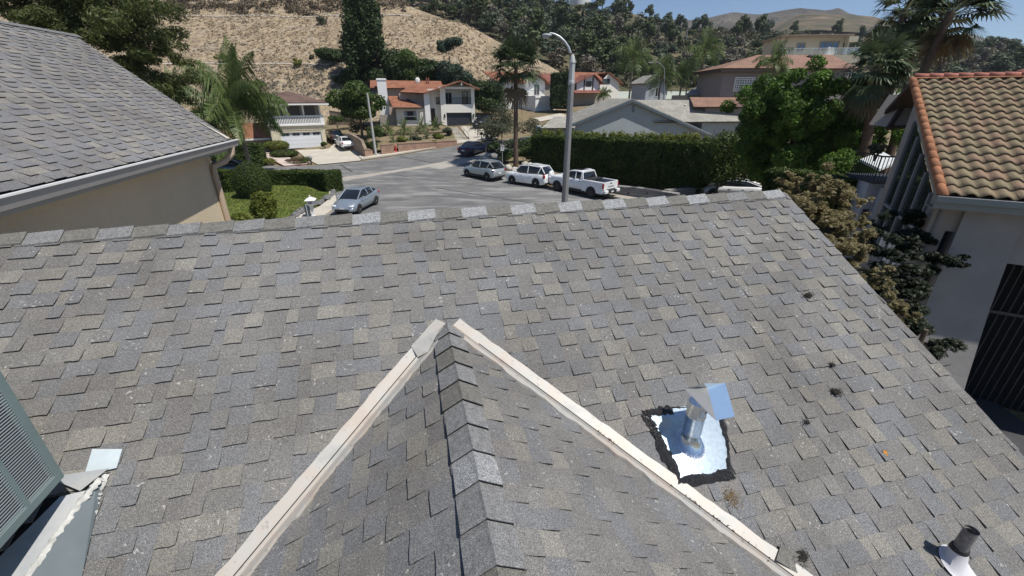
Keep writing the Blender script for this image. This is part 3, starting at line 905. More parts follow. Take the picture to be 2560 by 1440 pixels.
# pavements with a kerb step
drape('pavement', [(845, 520), (838, 485), (846, 450), (838, 447), (828, 452), (822, 475), (826, 500), (800, 520), (745, 545), (690, 600), (760, 590), (785, 560)], .15, M_CON, skirt=.15)
drape('pavement', [(790, 428), (848, 446), (843, 452), (790, 436), (640, 447), (560, 440), (560, 430), (640, 438)], .15, M_CON, skirt=.15)
drape('pavement', [(905, 400), (1000, 386), (1145, 360), (1240, 349), (1238, 345), (1140, 354), (1000, 379), (930, 388), (898, 393)], .15, M_CON, skirt=.15)
drape('pavement', [(1243, 415), (1262, 433), (1335, 449), (1425, 475), (1560, 501), (1760, 516), (1760, 508), (1560, 490), (1430, 464), (1340, 440), (1270, 425), (1252, 408)], .15, M_CON2, skirt=.15)
# driveways and lawn
drape('driveway', [(742, 376), (822, 372), (845, 352), (858, 346), (885, 366), (916, 390), (900, 402), (795, 412), (772, 400)], .03, M_CON)
def T2(x, y):   # steep drive up to the middle house
    return T(x, y)
drive_b = [(1188, 352), (1245, 348)]
lawn = drape('lawn', [(540, 470), (700, 455), (800, 462), (838, 474), (836, 490), (800, 512), (740, 545), (690, 580), (640, 640), (540, 620)], .10, M_LAWN, skirt=.1)
def tufts(name, outline, n, h, mat, seed=1, off=.08, wdt=.05):
    rs = np.random.RandomState(seed); P = [G(*q) for q in outline]
    xs = [p.x for p in P]; ys = [p.y for p in P]; out = []
    def inside(x, y):
        c = False; m = len(P)
        for i in range(m):
            a, b = P[i], P[(i + 1) % m]
            if (a.y > y) != (b.y > y) and x < (b.x - a.x) * (y - a.y) / (b.y - a.y) + a.x: c = not c
        return c
    V = []
    while len(V) < n * 4:
        x, y = rs.uniform(min(xs), max(xs)), rs.uniform(min(ys), max(ys))
        if not inside(x, y): continue
        z = T(x, y) + off; a = rs.uniform(0, 6.28); dx, dy = math.cos(a) * wdt, math.sin(a) * wdt; hh = h * rs.uniform(.5, 1.4); lx, ly = rs.uniform(-h, h, 2) * .5
        V += [(x - dx, y - dy, z), (x + dx, y + dy, z), (x + dx * .3 + lx, y + dy * .3 + ly, z + hh), (x - dx * .3 + lx, y - dy * .3 + ly, z + hh)]
    Q = np.arange(len(V)).reshape(-1, 4); o = npmesh(name, V, Q, mat); return o
M_GR = leafmat('grass blades', [(.08, .135, .024), (.14, .19, .04), (.22, .22, .08)], .3)
o = tufts('lawn_grass', [(545, 472), (700, 458), (800, 465), (834, 476), (832, 489), (795, 510), (735, 543), (690, 575), (645, 630), (545, 610)], 16000, .07, M_GR); tag(o, 'short green lawn grass inside the curved hedge', 'grass', kind='stuff')
# ================================================================= vegetation
RS = np.random.RandomState(5)
def leafcloud(name, blobs, n, size, mat, parent=None, seed=0, shell=.55, aspect=.55, droop=0.0, stray=.12):
    """blobs: list of (cx,cy,cz,rx,ry,rz); leaves spread through each blob, more of them near its skin"""
    rs = np.random.RandomState(seed + 17)
    B = np.array(blobs, dtype=float); vol = (B[:, 3] * B[:, 4] * B[:, 5]) ** (2 / 3.); pr = vol / vol.sum()
    idx = rs.choice(len(B), n, p=pr); b = B[idx]
    d = rs.normal(size=(n, 3)); d /= np.linalg.norm(d, axis=1)[:, None]
    r = (shell + (1 - shell) * rs.rand(n)) ** .7
    r = np.where(rs.rand(n) < stray, r * 1.12, r)
    p = b[:, :3] + d * b[:, 3:6] * r[:, None]
    nrm = d * .9 + rs.normal(size=(n, 3)) * .7 + np.array([0, 0, .35]); nrm /= np.linalg.norm(nrm, axis=1)[:, None]
    t = rs.normal(size=(n, 3)); t[:, 2] -= droop * 2; t -= nrm * (t * nrm).sum(1)[:, None]; t /= np.linalg.norm(t, axis=1)[:, None]
    q = np.cross(nrm, t); s = size * rs.uniform(.6, 1.4, n)[:, None]
    V = np.stack([p - t * s, p + q * s * aspect, p + t * s, p - q * s * aspect], 1).reshape(-1, 3)
    return npmesh(name, V, np.arange(4 * n).reshape(-1, 4), mat, parent)
def crownblobs(cx, cy, cz, rx, ry, rz, k, seed=0, br=.42, low=-.8):
    rs = np.random.RandomState(seed + 91); out = []
    while len(out) < k:
        d = rs.normal(size=3); d /= np.linalg.norm(d)
        if d[2] < low: continue
        q = rs.uniform(.35, .78); f = br * rs.uniform(.65, 1.25)
        out.append((cx + d[0] * rx * q, cy + d[1] * ry * q, cz + d[2] * rz * q, rx * f, ry * f, rz * f * .85))
    return out
def bark(name, c): return flat(name, c, .95, .35, 7, bump=.8)
M_BARK = bark('grey brown bark', (.10, .075, .055)); M_PBARK = bark('palm trunk bark', (.20, .165, .125)); M_PDARK = bark('dark palm bark', (.11, .075, .055))
LM = {
 'pine': leafmat('olive pine needles', [(.035, .050, .014), (.065, .085, .022), (.10, .12, .035)], .25),
 'dark': leafmat('dark green leaves', [(.018, .035, .012), (.035, .060, .020), (.060, .090, .032)], .25),
 'mid': leafmat('mid green leaves', [(.030, .055, .014), (.060, .100, .024), (.10, .15, .04)], .3),
 'bright': leafmat('bright green leaves', [(.04, .085, .014), (.085, .17, .024), (.15, .25, .04)], .4),
 'hedge': leafmat('hedge leaves', [(.022, .042, .010), (.045, .078, .015), (.085, .115, .022)], .25),
 'yellow': leafmat('yellow green leaves', [(.06, .085, .014), (.12, .15, .022), (.21, .23, .05)], .35),
 'palm': leafmat('palm leaflets', [(.040, .075, .022), (.08, .13, .035), (.15, .20, .065)], .25, .4),
 'fan': leafmat('fan palm leaves', [(.022, .045, .022), (.045, .080, .035), (.11, .14, .07)], .15, .4),
 'dry': leafmat('dry brown leaves', [(.10, .075, .045), (.16, .12, .07), (.22, .17, .10)], .2),
 'maple': leafmat('bronze maple leaves', [(.085, .075, .030), (.17, .15, .065), (.32, .27, .14)], .35),
 'grey': leafmat('grey green leaves', [(.055, .065, .04), (.09, .10, .06), (.14, .15, .09)], .3),
 'shadow': leafmat('shade painted leaves', [(.008, .013, .007), (.014, .022, .010), (.024, .034, .014)], .15),  # shade is painted into this leaf colour
 'blue': leafmat('blue green leaves', [(.028, .050, .035), (.045, .075, .050), (.065, .095, .06)], .25),
}
def trunk(h, r0, r1, parent, lean=(0, 0), mat=None, branches=0, seed=0, z0=-.3, name='trunk', spread=.4, n=8, kink=.06):
    rnd = random.Random(seed); mb = MB(); k = 9; pts = []; rr = []
    for i in range(k):
        t = i / (k - 1); pts.append((lean[0] * t * t + rnd.uniform(-1, 1) * kink * h * .1 * (0 < i < k - 1), lean[1] * t * t + rnd.uniform(-1, 1) * kink * h * .1 * (0 < i < k - 1), z0 + (h - z0) * t)); rr.append((r0 + (r1 - r0) * t) * (1 + .08 * rnd.uniform(-1, 1)))
    mb.tube(pts, rr, n)
    for i in range(branches):
        t = rnd.uniform(.35, .9); j = int(t * (k - 1)); p = Vector(pts[j]); a = rnd.uniform(0, 6.28); l = h * spread * rnd.uniform(.6, 1)
        q = p + Vector((math.cos(a) * l * .6, math.sin(a) * l * .6, l * .55)); m = p.lerp(q, .5) + Vector((0, 0, -.05 * l))
        mb.tube([p, m, q], [rr[j] * .55, rr[j] * .35, rr[j] * .12], 6)
    return mb.build(name, mat or M_BARK, parent)
def tree(name, base, h, cr, label, cat='tree', mat='mid', n=6000, leaf=.16, k=16, cz=.62, rz=None, br=.42, seed=1, group=None, tr=.12, branches=5, lean=(0, 0), trunkh=None, bk=None, low=-.8, shell=.5, droop=0):
    t = thing(name, label, cat, tuple(base), 0, group)
    rz = rz or h * (1 - cz) * .95
    trunk(trunkh or h * (cz + .1), tr, tr * .35, t, lean, bk, branches, seed)
    bl = crownblobs(lean[0] * .5, lean[1] * .5, h * cz, cr, cr, rz, k, seed, br, low)
    leafcloud('crown', bl, n, leaf, LM[mat], t, seed, shell, droop=droop)
    return t
def bush(name, base, r, h, label, cat='shrub', mat='mid', n=1500, leaf=.10, k=7, seed=1, group=None, ry=None):
    t = thing(name, label, cat, tuple(base), 0, group)
    bl = crownblobs(0, 0, h * .48, r, ry or r, h * .52, k, seed, .5, -.5)
    leafcloud('foliage', bl, n, leaf, LM[mat], t, seed, .5)
    mb = MB()
    for i in range(3): mb.tube([(0, 0, -.1), (r * .3 * math.cos(i * 2.1), r * .3 * math.sin(i * 2.1), h * .5)], [.04, .015], 5)
    mb.build('stem', M_BARK, t); return t
def dome(name, base, r, h, label, cat='shrub', mat='hedge', n=9000, leaf=.08, seed=1, group=None, zc=.42):
    t = thing(name, label, cat, tuple(base), 0, group)
    m = MB(); m.blob((0, 0, h * zc), (r * .93, r * .93, h * (1 - zc) * .93), seed, .10, 16, 10); m.build('woody_core', flat('dark twigs', (.012, .014, .008), .95), t)
    bl = [(0, 0, h * zc, r, r, h * (1 - zc))] * 1 + [(r * .25 * math.cos(i * 1.3), r * .25 * math.sin(i * 1.3), h * (zc + .02 * (i % 3)), r * .8, r * .8, h * (1 - zc) * .85) for i in range(5)]
    leafcloud('foliage', bl, n, leaf, LM[mat], t, seed, .97, stray=.0); return t
def hedge(name, line, wd, hts, label, mat='hedge', n=20000, leaf=.10, seed=1, group=None, topmat=None, rough=.12):
    """line: list of base points; box hedge of leaves over a dark woody core"""
    rs = np.random.RandomState(seed); line = [Vector(p) for p in line]; t = thing(name, label, 'hedge', tuple(line[0]), 0, group); o0 = line[0]
    seg = [(line[i + 1] - line[i]).length for i in range(len(line) - 1)]; tot = sum(seg); hts = hts if hasattr(hts, '__len__') else [hts] * len(line)
    mb = MB(); rows = []
    for i, p in enumerate(line):
        d = (line[min(i + 1, len(line) - 1)] - line[max(i - 1, 0)]); d.z = 0; d.normalize(); s = Vector((-d.y, d.x, 0)) * (wd / 2 - .15); h = hts[i] - .15
        q = p - o0; rows.append([q - s + Vector((0, 0, -.4)), q - s + Vector((0, 0, h)), q + s + Vector((0, 0, h)), q + s + Vector((0, 0, -.4))])
    mb.loft(rows, 0, False); fix_normals(mb.build('woody_core', flat('dark twigs', (.012, .014, .008), .95), t))
    V = []
    cum = np.cumsum([0] + seg)
    u = rs.rand(n) * tot; pos = np.zeros((n, 3)); nr = np.zeros((n, 3))
    area_top = wd; hm = float(np.mean(hts)); w_ = np.array([hm, hm, wd, .0]); side = rs.choice(4, n, p=w_ / w_.sum())
    ends = rs.rand(n) < (2 * wd * hm) / (2 * wd * hm + tot * (2 * hm + wd)); 
    for i in range(n):
        if ends[i]: u[i] = 0 if rs.rand() < .5 else tot
        j = min(len(seg) - 1, int(np.searchsorted(cum, u[i], side='right') - 1)); f = (u[i] - cum[j]) / seg[j]
        p = line[j].lerp(line[j + 1], f); d = line[j + 1] - line[j]; d.z = 0; d.normalize(); s = Vector((-d.y, d.x, 0)); h = hts[j] + (hts[j + 1] - hts[j]) * f
        q = p - o0
        if ends[i]:
            a = rs.uniform(-.5, .5) * wd; z = rs.rand() * h; sg = -1 if u[i] == 0 else 1; q = q + s * a + Vector((0, 0, z)) + d * sg * .05; nn = d * sg
        elif side[i] == 2: q = q + s * (rs.uniform(-.5, .5) * wd) + Vector((0, 0, h)); nn = Vector((0, 0, 1))
        else:
            sg = 1 if side[i] == 0 else -1; z = rs.rand() ** .9 * h; q = q + s * (sg * wd / 2) + Vector((0, 0, z)); nn = s * sg
        wv = noise.noise(q * .9 + Vector((seed, 0, 0))) * rough * 1.6
        q = q + nn * (wv + rs.normal() * rough * .35)
        pos[i] = q; nr[i] = nn
    nr = nr * .7 + rs.normal(size=(n, 3)) * .6 + np.array([0, 0, .3]); nr /= np.linalg.norm(nr, axis=1)[:, None]
    tt = rs.normal(size=(n, 3)); tt -= nr * (tt * nr).sum(1)[:, None]; tt /= np.linalg.norm(tt, axis=1)[:, None]; qq = np.cross(nr, tt)
    s = (leaf * rs.uniform(.6, 1.4, n))[:, None]
    V = np.stack([pos - tt * s, pos + qq * s * .6, pos + tt * s, pos - qq * s * .6], 1).reshape(-1, 3)
    npmesh('foliage', V, np.arange(4 * n).reshape(-1, 4), LM[mat], t); return t

def feather_palm(name, base, h, label, L=3.2, nf=22, seed=1, tr=.16, group=None, leafl=.55, mat='palm', lean=(0, 0), wind=(0, 0), bk=None, nl=34, cat='palm tree', dr=.11):
    rnd = random.Random(seed); t = thing(name, label, cat, tuple(base), 0, group)
    trunk(h, tr * 1.15, tr * .8, t, lean, bk or M_PBARK, 0, seed, kink=.03, n=12)
    top = Vector((lean[0], lean[1], h)); V = []; R = MB()
    for i in range(nf):
        a = 6.283 * i / nf * 2.618 + rnd.uniform(-.2, .2); el = rnd.uniform(-.25, 1.35) if i > 3 else 1.45
        d = Vector((math.cos(a) * math.cos(el) + wind[0], math.sin(a) * math.cos(el) + wind[1], math.sin(el))).normalized(); p = top.copy(); l = L * rnd.uniform(.8, 1.1); step = l / 14
        pts = [p.copy()]
        for j in range(14):
            p = p + d * step; d = (d + Vector((wind[0] * .06, wind[1] * .06, -dr - .05 * math.cos(el)))).normalized(); pts.append(p.copy())
        R.tube(pts, [.035 - .002 * j for j in range(15)], 4, smooth=False, caps=False)
        for j in range(nl):
            f = .12 + .88 * j / nl; q = f * 14; k = min(13, int(q)); p0 = pts[k].lerp(pts[k + 1], q - k); dd = (pts[k + 1] - pts[k]).normalized()
            sd = dd.cross(Vector((0, 0, 1))); sd = sd.normalized() if sd.length > .01 else Vector((1, 0, 0))
            ll = leafl * L / 3 * math.sin(math.pi * min(1, .18 + f * .8)) * rnd.uniform(.8, 1.15)
            for sg in (-1, 1):
                out = (sd * sg * rnd.uniform(.5, .9) + dd * .5 + Vector((rnd.uniform(-.15, .15), rnd.uniform(-.15, .15), rnd.uniform(-.2, .5)))).normalized()
                m = p0 + out * ll * .5; e = m + (out * .5 + Vector((0, 0, -1.0))).normalized() * ll * .75; wv = dd * .021 * (L / 3) ** .4
                V += [p0 - wv, m - wv * 1.3, m + wv * 1.3, p0 + wv, m - wv * 1.3, e - wv * .2, e + wv * .2, m + wv * 1.3]
    V = np.array([tuple(v) for v in V]); npmesh('fronds', V, np.arange(len(V)).reshape(-1, 4), LM[mat], t)
    R.build('frond_ribs', flat('frond rib', (.12, .13, .05), .7), t); return t
def fan_palm(name, base, h, label, R=1.7, nf=34, seed=1, tr=.17, lean=(0, 0), wind=(0, 0), group=None, bk=None, skirt=10, low=-1.0):
    rnd = random.Random(seed); t = thing(name, label, 'palm tree', tuple(base), 0, group)
    trunk(h, tr * 1.3, tr * .9, t, lean, bk or M_PDARK, 0, seed, kink=.03, n=12)
    top = Vector((lean[0], lean[1], h)); V = []; D = []; mb = MB()
    for i in range(nf + skirt):
        dead = i >= nf
        a = i * 2.399 + rnd.uniform(-.2, .2); el = rnd.uniform(-1.35, -.9) if dead else rnd.uniform(low, 1.4)
        d = Vector((math.cos(a) * math.cos(el) + wind[0], math.sin(a) * math.cos(el) + wind[1], math.sin(el))).normalized()
        pl = R * rnd.uniform(.45, .65); c = top + d * pl + Vector((0, 0, -.1 * pl - (.3 if dead else 0))); mb.tube([top - Vector((0, 0, .2)), top.lerp(c, .6) + Vector((0, 0, .06)), c], [.02, .015, .012], 4, smooth=False)
        s = d.cross(Vector((0, 0, 1))); s = s.normalized() if s.length > .05 else Vector((1, 0, 0)); u = s.cross(d).normalized()
        tilt = rnd.uniform(-.4, .4); s = (s * math.cos(tilt) + u * math.sin(tilt)).normalized()
        ns = 19
        for j in range(ns):
            b = -1.75 + 3.5 * j / (ns - 1); o = (d * math.cos(b) + s * math.sin(b) + Vector((0, 0, .0))).normalized(); l = R * .62 * rnd.uniform(.85, 1.1) * (1 - .25 * abs(b) / 1.75)
            wv = o.cross(u).normalized() * (.045 * R / 1.7)
            m = c + o * l * .6 + u * .02; e = c + o * l * .95 + Vector((wind[0] * .12, wind[1] * .12, -.22 * l * rnd.uniform(.3, 1.4)))
            (D if dead else V).extend([c - wv * .3, m - wv, m + wv, c + wv * .3, m - wv, e - wv * .15, e + wv * .15, m + wv])
    V = np.array([tuple(v) for v in V]); npmesh('fronds', V, np.arange(len(V)).reshape(-1, 4), LM['fan'], t)
    if D: D = np.array([tuple(v) for v in D]); npmesh('dead_fronds', D, np.arange(len(D)).reshape(-1, 4), LM['dry'], t)
    mb.build('leaf_stalks', flat('leaf stalk', (.14, .15, .06), .7), t); return t

def B(px, py, d):      # a ground point under a pixel column at a given depth
    p = at(px, py, d); return Vector((p.x, p.y, T(p.x, p.y)))
# ---- big pine behind the left neighbour
b = B(300, 250, 30); ht = lambda base, py: topz(base, py) - base[2]
t = thing('pine_tree', 'large olive green pine leaning over the left neighbour roof', 'tree', tuple(b))
trunk(11, .35, .12, t, (-1, 0), None, 8, 2, spread=.5)
bl = []; rs = np.random.RandomState(4)
def pxblob(bb, px, py, r, d=None):
    rr = ray(px, py); k = (d or (bb.y / rr.y)) if d is None else d
    p = rr * (bb.y / rr.y if d is None else d) - bb
    return (p.x, p.y + rs.uniform(-2, 2), p.z, r, r, r * .62)
for (px, py, r) in [(10, 40, 2.2), (60, 10, 2.2), (110, 20, 2.0), (160, -20, 2.4), (210, 0, 2.4), (270, 20, 2.2), (320, 10, 2.0), (230, 60, 2.0), (290, 70, 2.0), (340, 50, 1.8), (360, 90, 1.6), (250, 100, 1.6), (310, 110, 1.8), (350, 130, 1.6), (395, 100, 1.1), (385, 145, 1.3), (330, 160, 1.4), (370, 185, 1.5), (405, 175, 1.0), (395, 215, 1.2), (350, 205, 1.3), (425, 215, .8), (410, 240, .9), (150, 50, 1.6), (90, 50, 1.4), (190, 80, 1.3), (300, 150, 1.3), (0, 20, 2.0), (200, -60, 2.5), (100, -50, 2.5), (300, -40, 2.2), (270, 140, 1.3)]:
    c = pxblob(b, px, py, r)
    for q in range(4):
        d = rs.normal(size=3) * r * .5; f = rs.uniform(.4, .62); bl.append((c[0] + d[0], c[1] + d[1], c[2] + d[2] * .6, r * f, r * f, r * f * .6))
leafcloud('crown', bl, 70000, .13, LM['pine'], t, 3, .3, .25)
# ---- queen palm in front of the white garage
b = G(634, 452); h = ht(b, 278)
feather_palm('queen_palm', b, h, 'tall feathery palm with drooping fronds beside the white garage', 5.8, 30, 3, .20, leafl=.9, nl=84, dr=.085, lean=(-.1, 0))
b = B(460, 300, 48); feather_palm('small_palm', b, ht(b, 232), 'sparse palm half hidden behind the left neighbour roof ridge', 2.6, 14, 8, .12, leafl=1.0)
# ---- fan palm in the middle
b = G(1289, 416); h = ht(b, 165)
fan_palm('fan_palm', b, h, 'tall fan palm on a slim brown trunk left of the street lamp', 2.9, 56, 5, .21, skirt=4, low=-.55)
# ---- leaning palms on the right
for i, (bx, d, tx, ty, R_, lab, bk, sd) in enumerate([
    (2215, 26, 2262, 25, 1.9, 'tall leaning fan palm nearest the right tiled roof, cut by the top edge', None, 11),
    (2255, 27, 2290, 40, 1.7, 'second leaning fan palm trunk crossing the sky gap', None, 12),
    (2240, 24, 2378, 28, 2.1, 'long dark fan palm leaning right over the tiled roof with windblown crown', None, 13)]):
    base = B(bx, 330, d); rr = ray(tx, ty); tp = rr * (base.y / rr.y)
    fan_palm('fan_palm', base, tp.z - base.z, lab, R_, 40, sd, .2, (tp.x - base.x, 0), (.55, 0), 'leaning fan palms beside the tiled roof', bk, 6, -.7)
base = B(2195, 330, 22); rr = ray(2190, 165); tp = rr * (base.y / rr.y)
fan_palm('fan_palm', base, tp.z - base.z, 'short bushy fan palm with glossy windblown leaves above the bright green tree', 1.7, 54, 14, .22, (tp.x - base.x, 0), (.35, 0), 'leaning fan palms beside the tiled roof', None, 8, -.9)
# ---- queen palms in the mid distance right of the lamp
for px, by, d, ty, L_, lab, sd in ((1567, 300, 62, 150, 3.6, 'slender queen palm right of the half timbered house', 21), (1735, 300, 66, 132, 4.0, 'tall queen palm above the grey tiled roof', 22), (1640, 300, 64, 195, 3.2, 'short queen palm in front of the small grey house', 23), (1905, 300, 40, 160, 2.2, 'feathery palm poking up before the large mauve house', 24), (1690, 300, 68, 190, 2.8, 'young queen palm between two taller ones', 25), (1505, 290, 78, 240, 1.9, 'small yellowish palm below the half timbered house', 26), (1712, 255, 84, 185, 2.4, 'far small palm against the wooded slope', 27)):
    base = B(px, by, d); feather_palm('queen_palm', base, ht(base, ty), lab, L_, 22, sd, .14, 'queen palms between the houses', leafl=1.0, nl=26)
# ---- trees behind the orange roofed house
def htree(px, py_b, d, py_t, cr, lab, **k):
    p = at(px, py_b, d); z = max(T(p.x, p.y), hillz(p.x, p.y) if p.y > 80 and p.x < 44 else -99); base = Vector((p.x, p.y, z - .2)); return tree(k.pop('name', 'tree'), base, topz(base, py_t) - base.z, cr, lab, **k)
htree(922, 200, 84, -40, 5.0, 'very tall dark evergreen rising out of frame behind the orange roofed house', name='tall_evergreen', mat='dark', n=26000, leaf=.26, k=54, cz=.52, rz=11.5, br=.30, seed=31, tr=.4, shell=.2)
htree(850, 205, 92, 118, 4.2, 'round dark bush tree alone on the dry slope', name='round_tree', mat='dark', n=9000, leaf=.22, k=18, cz=.5, br=.5, seed=32)
for px, ty, cr, lab, m, sd in ((985, 120, 3.2, 'dark tree close to the right side of the tall evergreen', 'dark', 33), (1030, 118, 3.2, 'olive tree behind the chimney house, between darker ones', 'mid', 34), (1075, 140, 3.4, 'broad dark tree behind the orange roof ridge', 'dark', 35), (1120, 150, 3.0, 'blue green tree near the right end of the tree row', 'blue', 36), (1155, 170, 2.8, 'low blue green tree ending the row behind the orange roof', 'blue', 37), (900, 180, 3.0, 'dark tree left of the tall evergreen', 'dark', 38), (955, 160, 3.2, 'dense dark tree in front of the tall evergreen', 'dark', 39), (1050, 175, 2.6, 'yellowish green tree low behind the roof ridge', 'mid', 40), (870, 175, 2.4, 'small dark tree at the foot of the dry slope', 'dark', 45)):
    htree(px, 215, 84 + (sd % 3), ty, cr, lab, mat=m, n=8000, leaf=.22, k=18, cz=.5, br=.45, seed=sd, group='trees behind the orange roofed house')
htree(1125, 180, 88, 95, 2.8, 'thin open crowned tree standing against the dry slope', name='thin_tree', mat='blue', n=3500, leaf=.22, k=9, cz=.78, rz=2.0, br=.4, seed=41)
# ---- street trees
b = B(905, 330, 60); tree('magnolia_tree', b, ht(b, 190), 3.5, 'glossy green round tree left of the orange roofed house', mat='mid', n=9000, leaf=.24, k=20, cz=.62, br=.42, seed=42, tr=.2)
b = B(1215, 325, 78); tree('ficus_tree', b, ht(b, 187), 3.9, 'dense dark rounded tree between the orange and white houses', mat='dark', n=12000, leaf=.2, k=22, cz=.5, br=.45, seed=43)
b = B(1255, 370, 56); tree('feathery_tree', b, ht(b, 262), 3.0, 'wispy grey green tree with bare twigs before the white garage', mat='grey', n=5200, leaf=.10, k=14, cz=.55, br=.5, seed=44, branches=14, shell=.1, tr=.08)
b = B(1195, 345, 60); tree('bare_twig_tree', b, ht(b, 300), 1.8, 'thin leafless shrub tree by the concrete drive', mat='grey', n=500, leaf=.06, k=8, cz=.6, seed=46, branches=22, tr=.05, shell=.1)
for px, py, r, h, m, lab, sd in ((1262, 405, 1.2, 1.6, 'mid', 'green shrub behind the street sign', 1), (1310, 408, 1.3, 1.8, 'mid', 'shrub at the foot of the tall fan palm', 2), (1225, 380, 1.2, 1.7, 'dark', 'dark shrub beside the dark blue sedan', 3), (1340, 385, 1.6, 2.4, 'mid', 'loose shrub at the left end of the tall hedge', 4), (1370, 370, 1.6, 3.0, 'mid', 'dusty shrub mass behind the fan palm trunk', 5), (1240, 350, 1.4, 2.2, 'grey', 'grey shrub at the top of the corner bed', 6), (1330, 350, 1.8, 3.0, 'grey', 'pale olive shrub below the white garage', 7), (1290, 385, 1.6, 2.2, 'dark', 'dark shrub left of the fan palm trunk', 8)):
    bush('shrub', G(px, py), r, h, lab, mat=m, n=1700, leaf=.11, seed=sd, group='shrubs in the corner bed')
# ---- tall hedge and its neighbours
hl = [G(1335, 418), G(1430, 437), G(1560, 462), G(1660, 484), G(1760, 500)]
hh = [topz(hl[0] , 342) - hl[0].z, topz(hl[1], 346) - hl[1].z, topz(hl[2], 353) - hl[2].z, topz(hl[3], 358) - hl[3].z, topz(hl[4], 362) - hl[4].z]
back_ = Vector((.25, 1.0, 0)) * 1.6
hedge('tall_hedge', [p + back_ for p in hl], 1.8, hh, 'tall clipped dark hedge behind the parked white truck', n=52000, leaf=.11, seed=3)
# sprigs on the hedge top
rnd = random.Random(3)
bl = []
for i in range(90):
    f = rnd.random() * 3.999; j = int(f); p = hl[j].lerp(hl[j + 1], f - j) + back_ - hl[0]; h = hh[j] + (hh[j + 1] - hh[j]) * (f - j); r = rnd.uniform(.2, .45); bl.append((p.x + rnd.uniform(-.7, .7), p.y + rnd.uniform(-.7, .7), p.z + h + r * .4, r, r, r * 1.2))
th = [o_ for o_ in bpy.data.objects if o_.name == 'tall_hedge'][0]
leafcloud('top_sprigs', bl, 9000, .09, LM['yellow'], th, 4, .1)
b = B(1790, 480, 34); tree('dusty_tree', b, ht(b, 322), 2.5, 'dusty olive tree between the hedge and the big dark tree', mat='hedge', n=13000, leaf=.10, k=20, cz=.5, br=.45, seed=51)
b = B(1745, 480, 36); tree('dusty_tree', b, ht(b, 340), 1.6, 'narrow olive shrub tree overlapping the right end of the tall hedge', mat='hedge', n=8000, leaf=.10, k=14, cz=.5, br=.45, seed=55)
b = B(1990, 470, 26); t = thing('laurel_tree', 'huge dark green tree with a sunlit crown right of the hedge', 'tree', tuple(b)); trunk(5, .3, .15, t, (0, 0), None, 6, 5)
bl = []; rs = np.random.RandomState(9)
for (px, py, r) in [(1925, 245, .8), (1965, 232, .8), (2000, 235, .9), (2050, 238, .9), (2100, 248, .9), (2150, 262, .8), (2195, 285, .8), (2215, 320, .8), (2225, 350, .6), (2180, 390, .8), (1925, 265, 1.0), (1922, 310, 1.0), (1915, 360, 1.0), (1910, 410, 1.0), (1950, 260, 1.3), (2010, 270, 1.3), (2070, 280, 1.3), (2130, 300, 1.1), (1960, 330, 1.4), (2030, 340, 1.4), (2090, 350, 1.2), (2150, 350, 1.0), (1950, 400, 1.3), (2020, 410, 1.2), (1930, 440, .8), (2080, 400, .9), (1905, 300, .5)]:
    rr = ray(px, py); p = rr * (b.y / rr.y) - b
    for q in range(8):
        d = rs.normal(size=3) * r * .6; f = rs.uniform(.34, .62); bl.append((p.x + d[0], p.y + d[1] * 2.2, p.z + d[2] * .9, r * f, r * f, r * f * .85))
for i in range(26):
    rr = ray(rs.uniform(1930, 2160), rs.uniform(268, 420)); p = rr * (b.y / rr.y) - b; bl.append((p.x, p.y + rs.uniform(0, 2), p.z, .9, .9, .8))
leafcloud('crown', bl, 120000, .085, leafmat('laurel leaves', [(.022, .05, .010), (.055, .12, .016), (.12, .22, .03)], .3), t, 5, .4)
b = B(1850, 470, 39); tree('dark_tree', b, ht(b, 322), 1.9, 'dark shaded tree hard against the left side of the huge dark tree', mat='dark', n=11000, leaf=.10, k=18, cz=.48, br=.5, seed=56)
b = B(1900, 480, 38); tree('dark_tree', b, ht(b, 372), 1.6, 'low dark tree above the glass roofed car', mat='dark', n=9000, leaf=.10, k=16, cz=.48, br=.5, seed=57)
b = B(2100, 440, 20); bush('lime_bush', Vector((b.x, b.y, at(2100, 470, 20).z)), 1.0, 1.9, 'bright yellow green bush below the huge dark tree', mat='bright', n=6000, leaf=.06, k=12, seed=6)
# low clipped hedge at right
pts = [at(1915, 480, 19), at(2010, 478, 18), at(2130, 500, 16)]
z0 = min(p.z for p in pts) - .6
hedge('low_hedge', [Vector((p.x, p.y, z0)) for p in pts], 1.3, [at(1930, 417, 19.3).z - z0, at(2020, 424, 18.3).z - z0, at(2140, 445, 16).z - z0], 'low clipped hedge with a flat olive top right of the black roofed car', n=20000, leaf=.06, seed=8, rough=.05)
# bronze maple in front of it
b = at(2075, 760, 9.0); b.z = -7.6
t = thing('maple_tree', 'bronze leaved maple growing beside the right edge of the roof', 'tree', tuple(b)); trunk(4.6, .12, .05, t, (0, 0), None, 9, 7, spread=.3)
bl = []; rs = np.random.RandomState(12)
for (px, py, r, d) in [(1985, 460, .25, 9.6), (2010, 490, .35, 9.4), (2060, 500, .35, 9.3), (2040, 540, .42, 9.2), (2090, 540, .4, 9.0), (2060, 590, .42, 8.8), (2110, 590, .38, 8.8), (2090, 640, .36, 8.4), (2125, 640, .28, 8.4), (2130, 565, .2, 9), (2100, 475, .25, 9.4), (2145, 500, .2, 9.3), (2150, 570, .16, 9), (2190, 690, .16, 8.0), (2200, 730, .2, 7.8), (2215, 765, .16, 7.6), (2250, 775, .1, 7.6), (2235, 790, .12, 7.5), (1975, 480, .2, 9.7), (2140, 620, .2, 8.5), (2290, 790, .06, 7.4)]:
    p = at(px, py, d) - b
    for q in range(11):
        dd = rs.normal(size=3) * r * .72; f = rs.uniform(.22, .5); bl.append((p.x + dd[0], p.y + dd[1], p.z + dd[2], r * f, r * f, r * f * .75))
